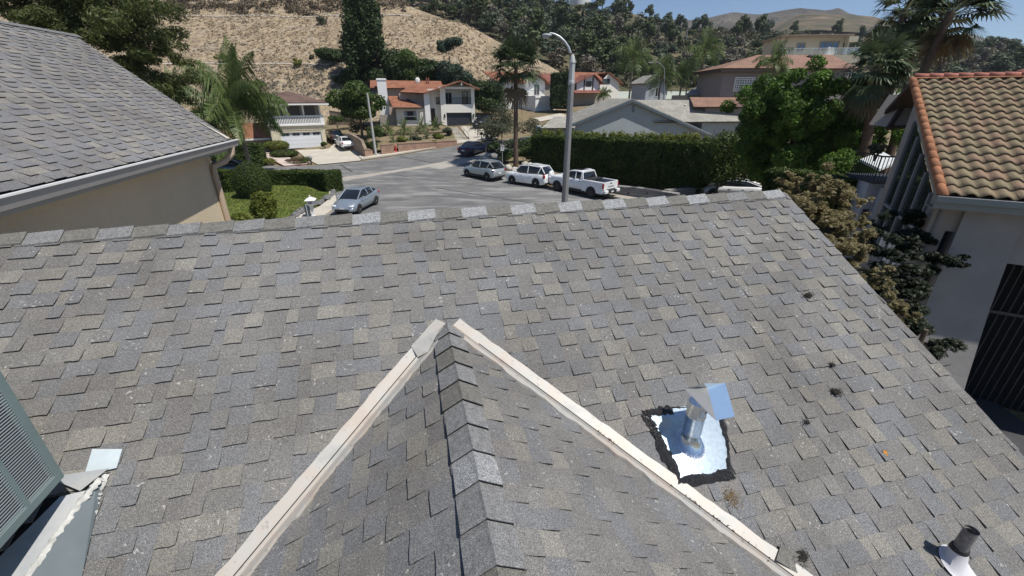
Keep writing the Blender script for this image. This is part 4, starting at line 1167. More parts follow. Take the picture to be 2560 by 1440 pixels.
def starleaves(name, blobs, n, size, mat, parent, seed):
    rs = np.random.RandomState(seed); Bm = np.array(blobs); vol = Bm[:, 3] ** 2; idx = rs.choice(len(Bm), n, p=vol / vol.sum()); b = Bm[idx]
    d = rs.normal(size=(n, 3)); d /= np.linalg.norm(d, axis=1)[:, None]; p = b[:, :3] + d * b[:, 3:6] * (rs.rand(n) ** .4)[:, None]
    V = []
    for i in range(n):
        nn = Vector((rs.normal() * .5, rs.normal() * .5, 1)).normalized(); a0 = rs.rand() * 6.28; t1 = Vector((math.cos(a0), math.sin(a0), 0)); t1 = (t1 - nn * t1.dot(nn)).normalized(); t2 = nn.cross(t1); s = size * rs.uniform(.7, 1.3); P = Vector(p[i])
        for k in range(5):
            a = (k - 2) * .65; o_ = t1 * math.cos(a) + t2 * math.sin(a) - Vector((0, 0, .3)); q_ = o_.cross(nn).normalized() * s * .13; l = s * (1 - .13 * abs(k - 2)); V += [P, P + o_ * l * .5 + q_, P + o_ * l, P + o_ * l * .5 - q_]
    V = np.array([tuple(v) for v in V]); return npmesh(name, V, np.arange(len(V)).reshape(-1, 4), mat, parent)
starleaves('crown', bl, 21000, .05, LM['maple'], t, 2)
# shaded dark tree between the houses
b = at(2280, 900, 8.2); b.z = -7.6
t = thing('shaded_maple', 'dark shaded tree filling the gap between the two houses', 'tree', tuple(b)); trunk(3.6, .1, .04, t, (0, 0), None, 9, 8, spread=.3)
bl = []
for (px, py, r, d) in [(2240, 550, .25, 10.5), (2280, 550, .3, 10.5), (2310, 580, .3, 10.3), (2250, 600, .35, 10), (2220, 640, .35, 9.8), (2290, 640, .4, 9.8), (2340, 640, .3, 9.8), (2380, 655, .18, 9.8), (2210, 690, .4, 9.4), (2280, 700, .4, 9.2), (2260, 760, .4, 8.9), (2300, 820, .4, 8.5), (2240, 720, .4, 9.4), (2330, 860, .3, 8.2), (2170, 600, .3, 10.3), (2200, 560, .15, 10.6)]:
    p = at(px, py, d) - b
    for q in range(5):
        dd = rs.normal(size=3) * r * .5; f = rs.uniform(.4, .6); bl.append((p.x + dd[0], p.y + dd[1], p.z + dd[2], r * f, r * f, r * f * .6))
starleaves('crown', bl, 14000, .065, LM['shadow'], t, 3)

# ---- front garden on the left
pts = [G(555, 478), G(640, 470), G(700, 464), G(760, 463), G(810, 470), G(838, 486)]
pts = [G(560, 482), G(640, 466), G(700, 461), G(760, 462), G(805, 466), G(838, 480)]
hedge('curved_hedge', pts, 1.5, [topz(pts[0], 425) - pts[0].z] + [topz(p_, 428) - p_.z for p_ in pts[1:]], 'dark clipped hedge curving round the lawn behind the silver hatchback', n=30000, leaf=.08, seed=9, rough=.07)
b = G(640, 494); dome('globe_bush', b, 1.35, topz(b, 404) - b.z, 'large clipped dome shaped bush on the lawn', n=22000, leaf=.05, seed=10)
b = G(665, 560); bush('leafy_shrub', b, .9, topz(b, 470) - b.z, 'loose light green shrub just beyond the roof ridge', mat='yellow', n=3200, leaf=.085, k=14, seed=11)
b = G(600, 572); bush('leafy_shrub', b, .9, topz(b, 535) - b.z, 'low light green shrub by the left neighbour downspout', mat='yellow', n=1300, leaf=.085, k=9, seed=12)
pts = [G(545, 418), G(600, 417), G(662, 414)]
hedge('back_hedge', pts, 1.6, [topz(p_, 362) - p_.z for p_ in pts], 'bright topped clipped hedge behind the queen palm trunk', mat='mid', n=15000, leaf=.10, seed=13)
b = G(694, 378); dome('topiary_bush', b, 1.5, topz(b, 350) - b.z, 'flat topped clipped bush left of the white garage door', mat='yellow', n=5500, leaf=.08, seed=14, zc=.55)
b = G(712, 390); dome('clipped_mound', b, 1.6, topz(b, 374) - b.z, 'low clipped mound beside the brick steps', mat='hedge', n=5000, leaf=.08, seed=15)
for px, py, r, h, m, lab, sd in ((760, 408, 1.0, .8, 'mid', 'low groundcover shrub at the foot of the brick steps', 1), (735, 412, 1.2, .8, 'dry', 'rusty groundcover shrub near the brick steps', 2), (665, 412, 1.2, 1.0, 'yellow', 'yellowish groundcover shrub left of the brick steps', 3), (585, 425, 1.4, 1.0, 'dry', 'orange tinged groundcover beside the parked car', 4), (813, 372, .55, .9, 'hedge', 'small round bush at the garage pier', 5)):
    bush('groundcover_shrub', G(px, py), r, h, lab, mat=m, n=1300, leaf=.07, seed=sd, group='small shrubs round the brick steps')
# ================================================================= buildings
class HF:
    """a building's own frame: x along the facade, y into the house, z up"""
    def __init__(s, name, label, anchor, az, cat='house', group=None):
        s.o = Vector(anchor); s.az = az; s.X = H(az); s.Y = H(az - 90); s.root = thing(name, label, cat, tuple(s.o), RAD(90 - az), group)
    def w(s, x, y, z): return s.o + s.X * x + s.Y * y + Vector((0, 0, z))
    def fp(s, px, py, yl=0.0):
        r = ray(px, py); n = s.Y; d = (s.o + s.Y * yl).dot(n) / r.dot(n); p = r * d - s.o
        return p.dot(s.X), p.z
    def part(s, name, mb, mat, parent=None, **k):
        return mb.build(name, mat, parent or s.root, **k)
    def box(s, name, x0, x1, y0, y1, z0, z1, mat, parent=None, **k):
        return s.part(name, MB().box(x0, x1, y0, y1, z0, z1), mat, parent, **k)
    def window(s, x0, x1, z0, z1, y=0, frame=None, nx=1, nz_=1, fw=.07, glass=None, proud=.05):
        m = MB(); f = y - proud
        m.box(x0, x1, f, y + .02, z0, z0 + fw).box(x0, x1, f, y + .02, z1 - fw, z1).box(x0, x0 + fw, f, y + .02, z0 + fw, z1 - fw).box(x1 - fw, x1, f, y + .02, z0 + fw, z1 - fw)
        for i in range(1, nx): c = x0 + (x1 - x0) * i / nx; m.box(c - fw * .3, c + fw * .3, f + .01, y + .01, z0 + fw, z1 - fw)
        for i in range(1, nz_): c = z0 + (z1 - z0) * i / nz_; m.box(x0 + fw, x1 - fw, f + .015, y + .01, c - fw * .3, c + fw * .3)
        w_ = s.part('window', m, frame or M_WHITE); MB().box(x0 + fw, x1 - fw, y - .02, y + .01, z0 + fw, z1 - fw).build('pane', glass or glassm(), w_); return w_
    def garage(s, x0, x1, z0, z1, y, mat, rows=5, cols=4):
        m = MB(); h = (z1 - z0) / rows
        for r in range(rows): m.box(x0, x1, y, y + .05, z0 + r * h + .012, z0 + (r + 1) * h - .012)
        m.box(x0 + .01, x1 - .01, y + .03, y + .06, z0, z1); return s.part('garage_door', m, mat)
def rooftile(name, c, pitch=.30, row=.35, var=.25, dark=.4):
    """tiles run in local x rows: object space of the roof part"""
    t = NT(name); uv = t.n.new('ShaderNodeUVMap'); w1 = t.n.new('ShaderNodeTexWave'); w1.bands_direction = 'X'; w1.inputs['Scale'].default_value = 1 / pitch / 2 * .628 * 10 / 6.283; t.l.new(uv.outputs[0], w1.inputs['Vector'])
    w2 = t.n.new('ShaderNodeTexWave'); w2.bands_direction = 'Y'; w2.wave_profile = 'SAW'; w2.inputs['Scale'].default_value = 1 / row / 2 * .628 * 10 / 6.283; t.l.new(uv.outputs[0], w2.inputs['Vector'])
    f = t.noise(.8, 5, .6); g = t.noise(5, 3, .6)
    a = t.ramp(f, [(.3, sc3(c, 1 - var)), (.7, sc3(c, 1 + var))]); a = t.mix(1.0, a, t.ramp(g, [(.3, (.78, .78, .8)), (.7, (1.25, 1.2, 1.15))]), 'MULTIPLY')
    a = t.mix(1.0, a, t.ramp(w2.outputs['Fac'], [(.02, (dark,) * 3), (.16, (1, 1, 1))]), 'MULTIPLY')
    t.col(a); h = t.math('ADD', t.math('MULTIPLY', w1.outputs['Fac'], 1.0), t.math('MULTIPLY', w2.outputs['Fac'], .6)); t.bump(h, 1.0, .06); return t.set(.85, 0, .2)
def roofplane(mb_name, pts, th, mat, parent, offs=None, soffit=None):
    """slab whose UV runs in metres along the eave (first edge) and up the slope"""
    pts = [Vector(p) for p in pts]; u = (pts[1] - pts[0]).normalized(); n = (pts[1] - pts[0]).cross(pts[-1] - pts[0]).normalized()
    if n.z < 0: n = -n
    v = n.cross(u); m = MB(); m.slab(pts, n, th); o = m.build(mb_name, mat, parent); fix_normals(o)
    uvl = o.data.uv_layers.new(name='UVMap')
    for l in o.data.loops:
        q = o.data.vertices[l.vertex_index].co - pts[0]; uvl.data[l.index].uv = (q.dot(u), q.dot(v))
    return o
M_WHITE = flat('white trim paint', (.74, .74, .72), .6, .05)
M_WST = stucco('white stucco', (.80, .77, .70), .05); M_CST = stucco('cream stucco', (.66, .59, .44), .12); M_WST2 = stucco('bright white stucco', (.82, .82, .80), .03)
M_DOOR = flat('white door panels', (.72, .74, .76), .5, .03); M_CHAR = flat('charcoal door panels', (.030, .036, .048), .5, .1)
M_DBR = flat('dark brown timber', (.045, .03, .025), .7, .2); M_MAUVE = stucco('mauve stucco', (.265, .235, .225), .05); M_BLST = stucco('blue grey stucco', (.36, .40, .41), .05)
M_TERR = rooftile('terracotta tile roof', (.32, .145, .090), .3, .35); M_REDT = rooftile('red brown tile roof', (.25, .105, .085), .3, .35); M_SALM = rooftile('salmon tile roof', (.33, .205, .155), .28, .35, .15, .3); M_GRYT = rooftile('grey flat tile roof', (.38, .375, .335), .3, .36, .2, .3); M_MBR = rooftile('mauve brown shake roof', (.20, .135, .115), .2, .25)
M_IRON = flat('dark wrought iron', (.02, .02, .022), .5); M_SHADE = flat('shade toned wall', (.36, .33, .29), .9, .08); M_SOF = flat('brown soffit boards', (.20, .16, .13), .8, .1)  # M_SHADE puts the shade of recessed and lower walls into the colour

# ---------- white garage house on the left
hA = HF('garage_house', 'white two storey house with slatted balcony over a white garage door', at(708, 372, 55.5), 58)
f = hA.fp; xl, _ = f(681, 350); xr, _ = f(816, 350); gz = -.6
_, zb = f(750, 313); _, zr = f(750, 290); _, ze = f(745, 257); g0, gt = f(700, 332); g1, _ = f(803, 331); g1 = max(g1, g0 + 5)
m = MB(); m.box(xl, g0, 0, 7, gz, zb - .05).box(g1, xr, 0, 7, gz, zb - .05).box(g0, g1, 0, .3, gt, zb - .05).box(g0, g1, 6.7, 7, gz, zb - .05).box(g0 - .3, g1 + .3, -.06, 0, gt + .25, gt + .32); hA.part('wall', m, M_CST)
m = MB(); m.box(xl, xr, 1.9, 7, zb, ze); hA.part('upper_wall', m, M_SHADE)
hA.box('balcony_slab', xl - .15, xr + .15, -.25, 1.95, zb - .05, zb + .12, M_WHITE)
m = MB(); m.box(xl - .1, xr + .1, -.18, -.08, zr - .08, zr + .06).box(xl - .1, xr + .1, -.17, -.09, zb + .12, zb + .2)
k = 30
for i in range(k): c = xl + .5 + (xr - xl - 1.0) * i / (k - 1); m.box(c - .055, c + .055, -.16, -.10, zb + .15, zr - .02)
m.box(xl - .12, xl + .38, -.2, .1, zb, zr + .02).box(xr - .38, xr + .12, -.2, .1, zb, zr + .02); hA.part('balustrade', m, M_WHITE)
for c in (xl + .12, xl + (xr - xl) * .36, xl + (xr - xl) * .66, xr - .2): hA.box('post', c - .09, c + .09, 0.02, .2, zr + .06, ze, M_WHITE)
for (a, b_) in ((.04, .33), (.38, .64), (.69, .93)): hA.window(xl + (xr - xl) * a, xl + (xr - xl) * b_, zb + .15, ze - .35, 1.9, M_SHADE, 1, 1, .06, glassm('brown screen', (.07, .06, .055), .5))
d = hA.garage(g0, g1, gz + .55, gt, .18, M_DOOR, 4)
for i in range(4):
    c = g0 + (g1 - g0) * (i + .5) / 4; m = MB(); m.box(c - .42, c - .02, .16, .18, gt - .42, gt - .12).box(c + .02, c + .42, .16, .18, gt - .42, gt - .12); m.box(c - .42, c + .42, .165, .18, gt - .13, gt - .11); m.build('door_light', glassm(), d)
ez = ze + .02; ov = .9; xm = (xl + xr) / 2
A_ = [(xl - ov, -.9, ez), (xr + ov, -.9, ez), (xr + ov, 8, ez), (xl - ov, 8, ez)]; pk = (xm - .3, 3.3, ez + 1.35); pk2 = (xm + .3, 3.8, ez + 1.35)
roofplane('roof', [A_[0], A_[1], pk2, pk], .1, M_MBR, hA.root); roofplane('roof', [A_[1], A_[2], pk2], .1, M_MBR, hA.root); roofplane('roof', [A_[2], A_[3], pk, pk2], .1, M_MBR, hA.root); roofplane('roof', [A_[3], A_[0], pk], .1, M_MBR, hA.root)
m = MB(); m.box(xl - ov, xr + ov, -.93, 7.9, ez - .28, ez - .1); hA.part('fascia', m, M_WHITE)
# left wing with red chimney
wx1 = xl - .3; wx0 = xl - 10; _, wz = f(600, 350)
hA.box('wing_wall', wx0, wx1, 2.5, 8, gz, wz, M_SHADE)
roofplane('wing_roof', [(wx0 - .5, 1.6, wz), (wx1 + .2, 1.6, wz), (wx1 + .2, 5.2, wz + 1.7), (wx0 - .5, 5.2, wz + 1.7)], .12, M_TERR, hA.root); roofplane('wing_roof', [(wx1 + .2, 8.8, wz), (wx0 - .5, 8.8, wz), (wx0 - .5, 5.2, wz + 1.7), (wx1 + .2, 5.2, wz + 1.7)], .12, M_TERR, hA.root)
hA.box('wing_gutter', wx0 - .5, wx1 + .2, 1.45, 1.6, wz - .22, wz - .02, M_WHITE)
cx, czb = f(500, 292, 4.5); ch = hA.box('chimney', cx - .45, cx + .55, 4.0, 5.0, wz, czb + 1.0, flat('red chimney paint', (.30, .045, .035), .8)); MB().box(cx - .55, cx + .65, 3.9, 5.1, czb + .9, czb + 1.06).build('chimney_cap', flat('red chimney paint', (.30, .045, .035)), ch)

# ---------- orange roofed house in the middle
hB = HF('orange_roofed_house', 'white stucco house with orange tiled roofs, gabled balcony and charcoal garage', at(1117, 317, 69), 76)
f = hB.fp; b0 = -1.2
cl0 = f(1104, 300)[0]; cl1 = f(1117, 300)[0]; cr0 = f(1180, 300)[0]; cr1 = f(1188, 300)[0]
zg1 = f(1150, 281.5)[1]; zbal = f(1150, 261)[1]; ztop = f(1150, 222)[1]; zpk = f(1152, 203)[1]
m = MB(); m.box(cl0, cl1, 0, .5, b0, ztop).box(cr0, cr1, 0, .5, b0, ztop).box(cl1, cr0, .02, .4, zg1, zbal).box(cl0, cl0 + .25, .5, 8, b0, ztop).box(cr1 - .25, cr1, .5, 8, b0, ztop).box(cl0 + .25, cr1 - .25, 2.2, 8, zbal - .2, ztop).box(cl0 + .25, cr1 - .25, .4, 2.2, zbal - .3, zbal - .05).box(cl0 + .25, cr1 - .25, 7, 8, b0, zbal - .3)
hB.part('garage_block_wall', m, M_WST)
d = hB.garage(cl1 - .05, cr0 + .05, -.45, zg1, .3, M_CHAR, 5)
m = MB(); m.box(cl1, cr0, .05, .1, zbal + .95, zbal + 1.0).box(cl1, cr0, .05, .1, zbal + .08, zbal + .12)
for i in range(40): c = cl1 + (cr0 - cl1) * (i + .5) / 40; m.box(c - .012, c + .012, .06, .09, zbal + .08, zbal + .97)
hB.part('balcony_rail', m, M_IRON)
hB.window(cl1 + .1, cl1 + 1.3, zbal, ztop - .5, 2.2, M_WHITE, 2, 1); hB.window(cr0 - 1.2, cr0 - .2, zbal, ztop - .4, 2.2, M_DBR)
m = MB(); xpk = f(1152, 203)[0]; m.box(cl0 - .2, cr1 + .2, -.12, .1, ztop - .05, ztop + .28); m.box(xpk - .07, xpk + .07, -.02, .1, ztop + .28, zpk - .15)
for c in (cl0 + .2, cr1 - .1, xpk): m.box(c - .1, c + .1, -.9, .1, (ztop + .02 if c != xpk else zpk - .55), (ztop + .30 if c != xpk else zpk - .2))
hB.part('gable_beam', m, M_WHITE)
m = MB(); m.add([(cl0, .8, ztop + .2), (cr1, .8, ztop + .2), (xpk, .8, zpk - .3)], [(0, 1, 2)]); hB.part('gable_infill', m, M_SHADE)
# main gable roof: ridge runs back from the peak, left slope long
xr_e, zr_e = f(1200, 222, -1.0); xl_e, zl_e = f(1060, 232, -1.0); xpk2, zpk2 = f(1152, 201, -1.0); D_ = 9.0
rl = (zpk2 - zl_e)
roofplane('gable_roof', [(xl_e, D_, zl_e), (xl_e, -1, zl_e), (xpk2, -1, zpk2), (xpk2, D_, zpk2)], .16, M_TERR, hB.root); roofplane('gable_roof', [(xr_e, -1, zr_e), (xr_e, D_, zr_e), (xpk2, D_, zpk2), (xpk2, -1, zpk2)], .16, M_TERR, hB.root)
xq, zq = f(999, 230, 1.5)
roofplane('side_roof', [(xq, 1.5, zq), (xl_e + .05, -.6, zl_e - .02), (xpk2 - 1.2, 5, zpk2 - .5), (xq + 2.2, 6.5, zpk2 - .4)], .14, M_TERR, hB.root)
# body behind
xb0, zbt = f(966, 222, 5.0)
hB.box('upper_wall', xb0, cl0, 5, 11, b0, zbt + .05, stucco('pinkish stucco', (.50, .42, .37), .08))
hB.box('side_wall', f(998, 245, 2.2)[0], cl0 + .1, 2.2, 5.05, b0, f(1030, 233, 2.2)[1], stucco('pinkish stucco', (.5, .42, .37)))
roofplane('rear_roof', [(f(925, 219, 4.0)[0], 4.0, f(1000, 220, 4.0)[1]), (cl0 + 1, 4.0, f(1000, 220, 4.0)[1]), (cl0 + 1.0, 7.5, f(1040, 202, 7.5)[1]), (f(925, 199, 7.5)[0], 7.5, f(1000, 201, 7.5)[1])], .15, M_TERR, hB.root)
c0, cz0 = f(947, 246, 3.6); c1, cz1 = f(964, 196, 3.6); ch = hB.box('chimney', c0, c1, 3.4, 4.4, b0, cz1, M_WST2); MB().box(c0 - .08, c1 + .08, 3.32, 4.48, cz1 - .25, cz1 - .1).build('chimney_band', M_WST2, ch)
# window wall and lower roof
w0, _ = f(992, 300); w1, _ = f(1065, 300); zw = f(1030, 268)[1]
m = MB(); m.box(w0, w1, 0, 5, b0, zw); m.add([(w0, 0, zw), (w0, 5, zw), (w0, 5, zw + 1.2)], [(0, 1, 2)]); hB.part('front_wall', m, M_WST)
x0, z1_ = f(1008, 276); x1, z0_ = f(1044, 302); w_ = hB.window(x0, x1, z0_, z1_, 0, M_WHITE, 1, 1, .1); m = MB(); q = (x1 - x0)
m.box(x0 + .1, x0 + q * .26, -.045, -.02, z0_ + .75, z1_ - .1).box(x1 - q * .26, x1 - .1, -.045, -.02, z0_ + .75, z1_ - .1); m.build('shutter', flat('grey window screen', (.25, .30, .30)), w_); MB().box(x0 + .1, x1 - .1, -.06, -.01, z0_ + .62, z0_ + .74).build('transom', M_WHITE, w_)
e0 = f(982, 268, -.7); e1 = f(1057, 268, -.7); t0 = f(969, 240, 3.6); t1 = f(1001, 240, 3.6)
roofplane('lower_roof', [(e0[0], -.7, e0[1]), (e1[0], -.7, e1[1]), (t1[0], 3.6, t1[1]), (t0[0], 3.6, t0[1])], .22, M_TERR, hB.root)
m = MB(); m.tube([(e1[0] + .02, -.72, e1[1] - .05), (t1[0] + .05, 3.6, t1[1] - .03)], .16, 6); m.tube([(e0[0], -.75, e0[1] - .1), (e1[0], -.75, e1[1] - .1)], .12, 6); hB.part('barge_board', m, M_DBR)
# column, entry, door, small window
q0 = f(1064, 300)[0]; q1 = f(1077, 300)[0]; zq2 = f(1070, 232)[1]
hB.box('column', q0, q1, -.3, .5, b0, zq2, M_WST2); 
hB.box('entry_wall', q1 - .1, cl0 + .05, 1.2, 1.5, b0, ztop, M_WST)
dx0, dz0 = f(1077, 271, 1.2); dx1, _ = f(1089, 300, 1.2); dd = hB.box('front_door', dx0, dx1, 1.12, 1.2, b0, dz0, M_DBR); 
sx0, sz1 = f(1089, 243, 1.2); sx1, sz0 = f(1101, 261, 1.2); hB.window(sx0, sx1, sz0, sz1, 1.2, M_DBR, 2, 1)
for s_ in (f(1112, 290)[0], f(1184, 290)[0]): hB.box('wall_lamp', s_ - .1, s_ + .1, -.15, 0, zg1 - .7, zg1 - .2, M_IRON)
gx0 = f(950, 300, 1.5)[0]; hB.box('side_gate', gx0, w0 + .2, 1.5, 1.6, b0, f(970, 287, 1.5)[1], flat('weathered grey boards', (.33, .30, .26), .8, .2, 5))
m = MB(); sd = f(1044, 205, 6.5); m.blob((sd[0], 6.2, sd[1] + .2), (.4, .12, .5), 1, 0); hB.part('satellite_dish', m, M_WHITE)
for p_ in (1066, 1071): sd = f(p_, 203, 6.5); m = MB(); m.tube([(sd[0], 6.0, sd[1] - .6), (sd[0], 6.0, sd[1] + .5)], .12, 6); hB.part('flue', m, flat('rusty flue', (.25, .10, .07)))

# ---------- white spanish house (mid right)
hC = HF('white_spanish_house', 'white house with arched window over a flat roofed white garage block', at(1338, 284, 81), 62)
f = hC.fp; b0 = -1.5; g1 = f(1390, 270)[0]; zt = f(1350, 240)[1]
m = MB(); q0 = f(1346, 270)[0]; q1 = f(1382, 270)[0]; gz1 = f(1365, 255)[1]; m.box(0, q0, 0, 5.6, b0, zt).box(q1, g1, 0, 5.6, b0, zt).box(q0, q1, 0, .3, gz1, zt).box(q0, q1, 5.2, 5.6, b0, zt).box(q0, q1, .3, 5.2, zt - .3, zt - .02).box(-.12, g1 + .12, -.12, .05, zt - .35, zt - .05); hC.part('garage_wall', m, M_WST2)
hC.garage(q0, q1, b0 + .3, gz1, .22, M_DOOR, 4)
u0, _ = f(1312, 230, 4.5); u1, _ = f(1362, 230, 4.5); ze = f(1330, 205, 4.5)[1]; zp = f(1342, 190, 4.5)[1]
um = (u0 + u1) / 2 + .6
m = MB(); m.box(u0, u1, 4.5, 12, b0, ze); m.add([(u0, 4.5, ze), (u1, 4.5, ze), (um, 4.5, zp), (u0, 12, ze), (u1, 12, ze), (um, 12, zp)], [(0, 1, 2), (3, 5, 4)]); hC.part('upper_wall', m, M_WST2)
v0, _ = f(1264, 230, 6.5); m = MB(); m.box(v0, u0, 6.5, 12, b0 - 3, f(1290, 203, 6.5)[1]); hC.part('left_wall', m, M_WST2)
wx, wz1 = f(1338, 210, 4.5); wx1, wz0 = f(1345, 238, 4.5); hC.window(wx - .3, wx1 + .3, wz0, wz1, 4.5, M_WHITE, 2, 1, .07, glassm('dim glass', (.06, .07, .08), .1))
m = MB(); a_w = (wx + wx1) / 2
for i in range(13): t_ = math.pi * i / 12; c = (a_w + math.cos(t_) * 1.0, 4.44, wz1 - .1 + math.sin(t_) * 1.0); m.box(c[0] - .08, c[0] + .08, 4.4, 4.5, c[2] - .08, c[2] + .08)
hC.part('arch_trim', m, M_WHITE)
m = MB(); bx0, bz0 = f(1312, 238, 3.9); bx1, _ = f(1360, 238, 3.9); zz0 = zt; m.box(bx0, bx1, 4.0, 4.05, zz0 + 1.0, zz0 + 1.05)
for i in range(18): c = bx0 + (bx1 - bx0) * i / 17; m.box(c - .02, c + .02, 4.01, 4.04, zz0, zz0 + 1.02)
hC.part('balcony_rail', m, M_IRON)
roofplane('gable_roof', [(u0 - .7, 12, ze - .2), (u0 - .7, 3.6, ze - .2), (um, 3.6, zp + .25), (um, 12, zp + .25)], .14, M_TERR, hC.root); roofplane('gable_roof', [(u1 + .9, 3.6, ze - .3), (u1 + .9, 12, ze - .3), (um, 12, zp + .25), (um, 3.6, zp + .25)], .14, M_TERR, hC.root)
e = f(1265, 200, 5.6); e2 = f(1320, 199, 5.6); t = f(1200, 182, 9); roofplane('side_roof', [(e[0] - 2.5, 5.6, e[1] - .1), (e2[0], 5.6, e[1] - .1), (e2[0], 9.5, e[1] + 1.6), (f(1196, 181, 9.5)[0] + 1, 9.5, e[1] + 1.6)], .14, M_TERR, hC.root)
roofplane('rear_roof', [(u1, 7.5, f(1370, 204, 7.5)[1]), (f(1382, 204, 7.5)[0], 7.5, f(1370, 204, 7.5)[1]), (f(1384, 184, 12)[0], 12, f(1380, 184, 12)[1]), (f(1345, 184, 12)[0], 12, f(1345, 184, 12)[1])], .14, M_REDT, hC.root)
hC.box('rear_wall', u1 - .2, f(1382, 204, 8.2)[0], 8.2, 12, b0, f(1370, 205, 8.2)[1], M_SHADE)
# ivy covered wall
iv = [at(1378, 252, 79), at(1424, 252, 79)]; zz = min(p.z for p in iv) - 1
hedge('ivy_wall', [Vector((p.x, p.y, zz)) for p in iv], 3.2, [at(1378, 186, 79).z - zz, at(1424, 182, 79).z - zz], 'tall block of dark ivy between the white house and the lamp post', mat='dark', n=14000, leaf=.13, seed=33)
# ---------- half timbered house
hD = HF('half_timbered_house', 'white and brown half timbered house with red tiled gables', at(1440, 262, 86), 66)
f = hD.fp; b0 = -2; zl = f(1460, 226)[1]; zt = f(1465, 205)[1]
x0 = f(1437, 215)[0]; x1 = f(1497, 215)[0]; xg0 = f(1437, 215)[0]; xp, zp = f(1482, 189)
m = MB(); m.box(x0, x1, 0, 7, zl, zt); m.add([(x0, 0, zt), (x1, 0, zt), (xp, 0, zp), (x0, 7, zt), (x1, 7, zt), (xp, 7, zp)], [(0, 1, 2), (3, 5, 4)]); hD.part('upper_wall', m, M_WST2)
hD.box('lower_wall', x0 - .5, f(1515, 215)[0], .8, 7, b0, zl, M_SHADE)
for i, (a, b_) in enumerate(((1459, 1462), (1480, 1483), (1437, 1441))):
    hD.box('timber', f(a, 215)[0], f(b_, 215)[0], -.06, 0, zl, zt + (.9 if i < 2 else 0), M_DBR)
a, zb_ = f(1464, 215); c, zc_ = f(1479, 203); hD.window(a, c, zb_ - .1, zc_, 0, M_DBR, 1, 1, .08)
roofplane('gable_roof', [(x0 - .8, 8, zt - .35), (x0 - .8, -.7, zt - .35), (xp, -.7, zp + .25), (xp, 8, zp + .25)], .14, M_REDT, hD.root); roofplane('gable_roof', [(x1 + .9, -.7, zt - .3), (x1 + .9, 8, zt - .3), (xp, 8, zp + .25), (xp, -.7, zp + .25)], .14, M_REDT, hD.root)
roofplane('main_roof', [(x0 - 1, 2, f(1440, 202, 2)[1]), (f(1520, 200, 2)[0], 2, f(1440, 202, 2)[1]), (f(1517, 180, 7)[0], 7, f(1480, 181, 7)[1]), (f(1428, 181, 7)[0], 7, f(1480, 181, 7)[1])], .14, M_TERR, hD.root)
roofplane('porch_roof', [(x0 - .6, -1.4, zl - .5), (x1 + 1.2, -1.4, zl - .5), (x1 + .4, 0, zl + .05), (x0 - .6, 0, zl + .05)], .12, M_REDT, hD.root)
xa = f(1500, 215, 2)[0]; xb = f(1548, 215, 2)[0]; zc = f(1520, 205, 2)[1]; zd = f(1521, 184, 2)[1]; xm = f(1521, 184, 2)[0]
m = MB(); m.box(xa, xb, 2, 9, b0, zc); m.add([(xa, 2, zc), (xb, 2, zc), (xm, 2, zd)], [(0, 1, 2)]); hD.part('right_gable_wall', m, M_WST)
roofplane('right_gable_roof', [(xb + .7, 1.4, zc - .3), (xb + .7, 9, zc - .3), (xm, 9, zd + .2), (xm, 1.4, zd + .2)], .14, M_TERR, hD.root)
a, c = f(1505, 205, 2), f(1525, 197, 2); hD.window(a[0], c[0], a[1] - .4, c[1], 2, M_DBR)
# small grey house behind the palms
hE = HF('small_grey_house', 'small pale grey house half hidden by the palms', at(1612, 250, 76), 80)
f = hE.fp; x1 = f(1668, 220)[0]; zt = f(1640, 205)[1]; zp = f(1645, 187)[1]; m = MB(); m.box(0, x1, 0, 6, -3, zt); m.add([(0, 0, zt), (x1, 0, zt), (x1 * .6, 0, zp)], [(0, 1, 2)]); hE.part('wall', m, stucco('pale grey stucco', (.42, .46, .5)))
roofplane('roof', [(-.5, 7, zt - .2), (-.5, -.6, zt - .2), (x1 * .6, -.6, zp + .1), (x1 * .6, 7, zp + .1)], .14, M_GRYT, hE.root); roofplane('roof', [(x1 + .5, -.6, zt - .3), (x1 + .5, 7, zt - .3), (x1 * .6, 7, zp + .1), (x1 * .6, -.6, zp + .1)], .14, M_GRYT, hE.root)
hE.window(x1 * .45, x1 * .7, zt - 2.4, zt - .9, 0, M_WHITE, 2, 1)
# ---------- blue grey gabled house behind the hedge
hF_ = HF('blue_gabled_house', 'blue grey house with a wide gable and pale tiled roof behind the tall hedge', at(1430, 330, 51), 84)
f = hF_.fp; x0, z0 = f(1424, 312); xp, zp = f(1578, 249); x1, z1 = f(1765, 333); b0 = -3.5
slope = (zp - z0) / (xp - x0); z1 = zp - slope * (x1 - xp)
m = MB(); m.add([(x0, 0, b0), (x1, 0, b0), (x1, 0, z1), (xp, 0, zp), (x0, 0, z0), (x0, 9, b0), (x1, 9, b0), (x1, 9, z1), (xp, 9, zp), (x0, 9, z0)], [(0, 1, 2, 3, 4), (5, 9, 8, 7, 6), (0, 4, 9, 5), (1, 6, 7, 2)]); hF_.part('wall', m, M_BLST)
def rl_(xx): return zp - slope * abs(xx - xp)
Dp = 9.0; xe = x1 + .8; xs = x0 - .8
ra = f(1764, 249, 6.0)
hF_roof = [(xe, -.5, rl_(xe) + .1), (xe, Dp, rl_(xe) + .1), (xp, Dp, zp + .1), (xp, -.5, zp + .1)]
roofplane('roof', hF_roof, .16, M_GRYT, hF_.root); roofplane('roof', [(xs, Dp, rl_(xs) + .1), (xs, -.5, rl_(xs) + .1), (xp, -.5, zp + .1), (xp, Dp, zp + .1)], .16, M_GRYT, hF_.root)
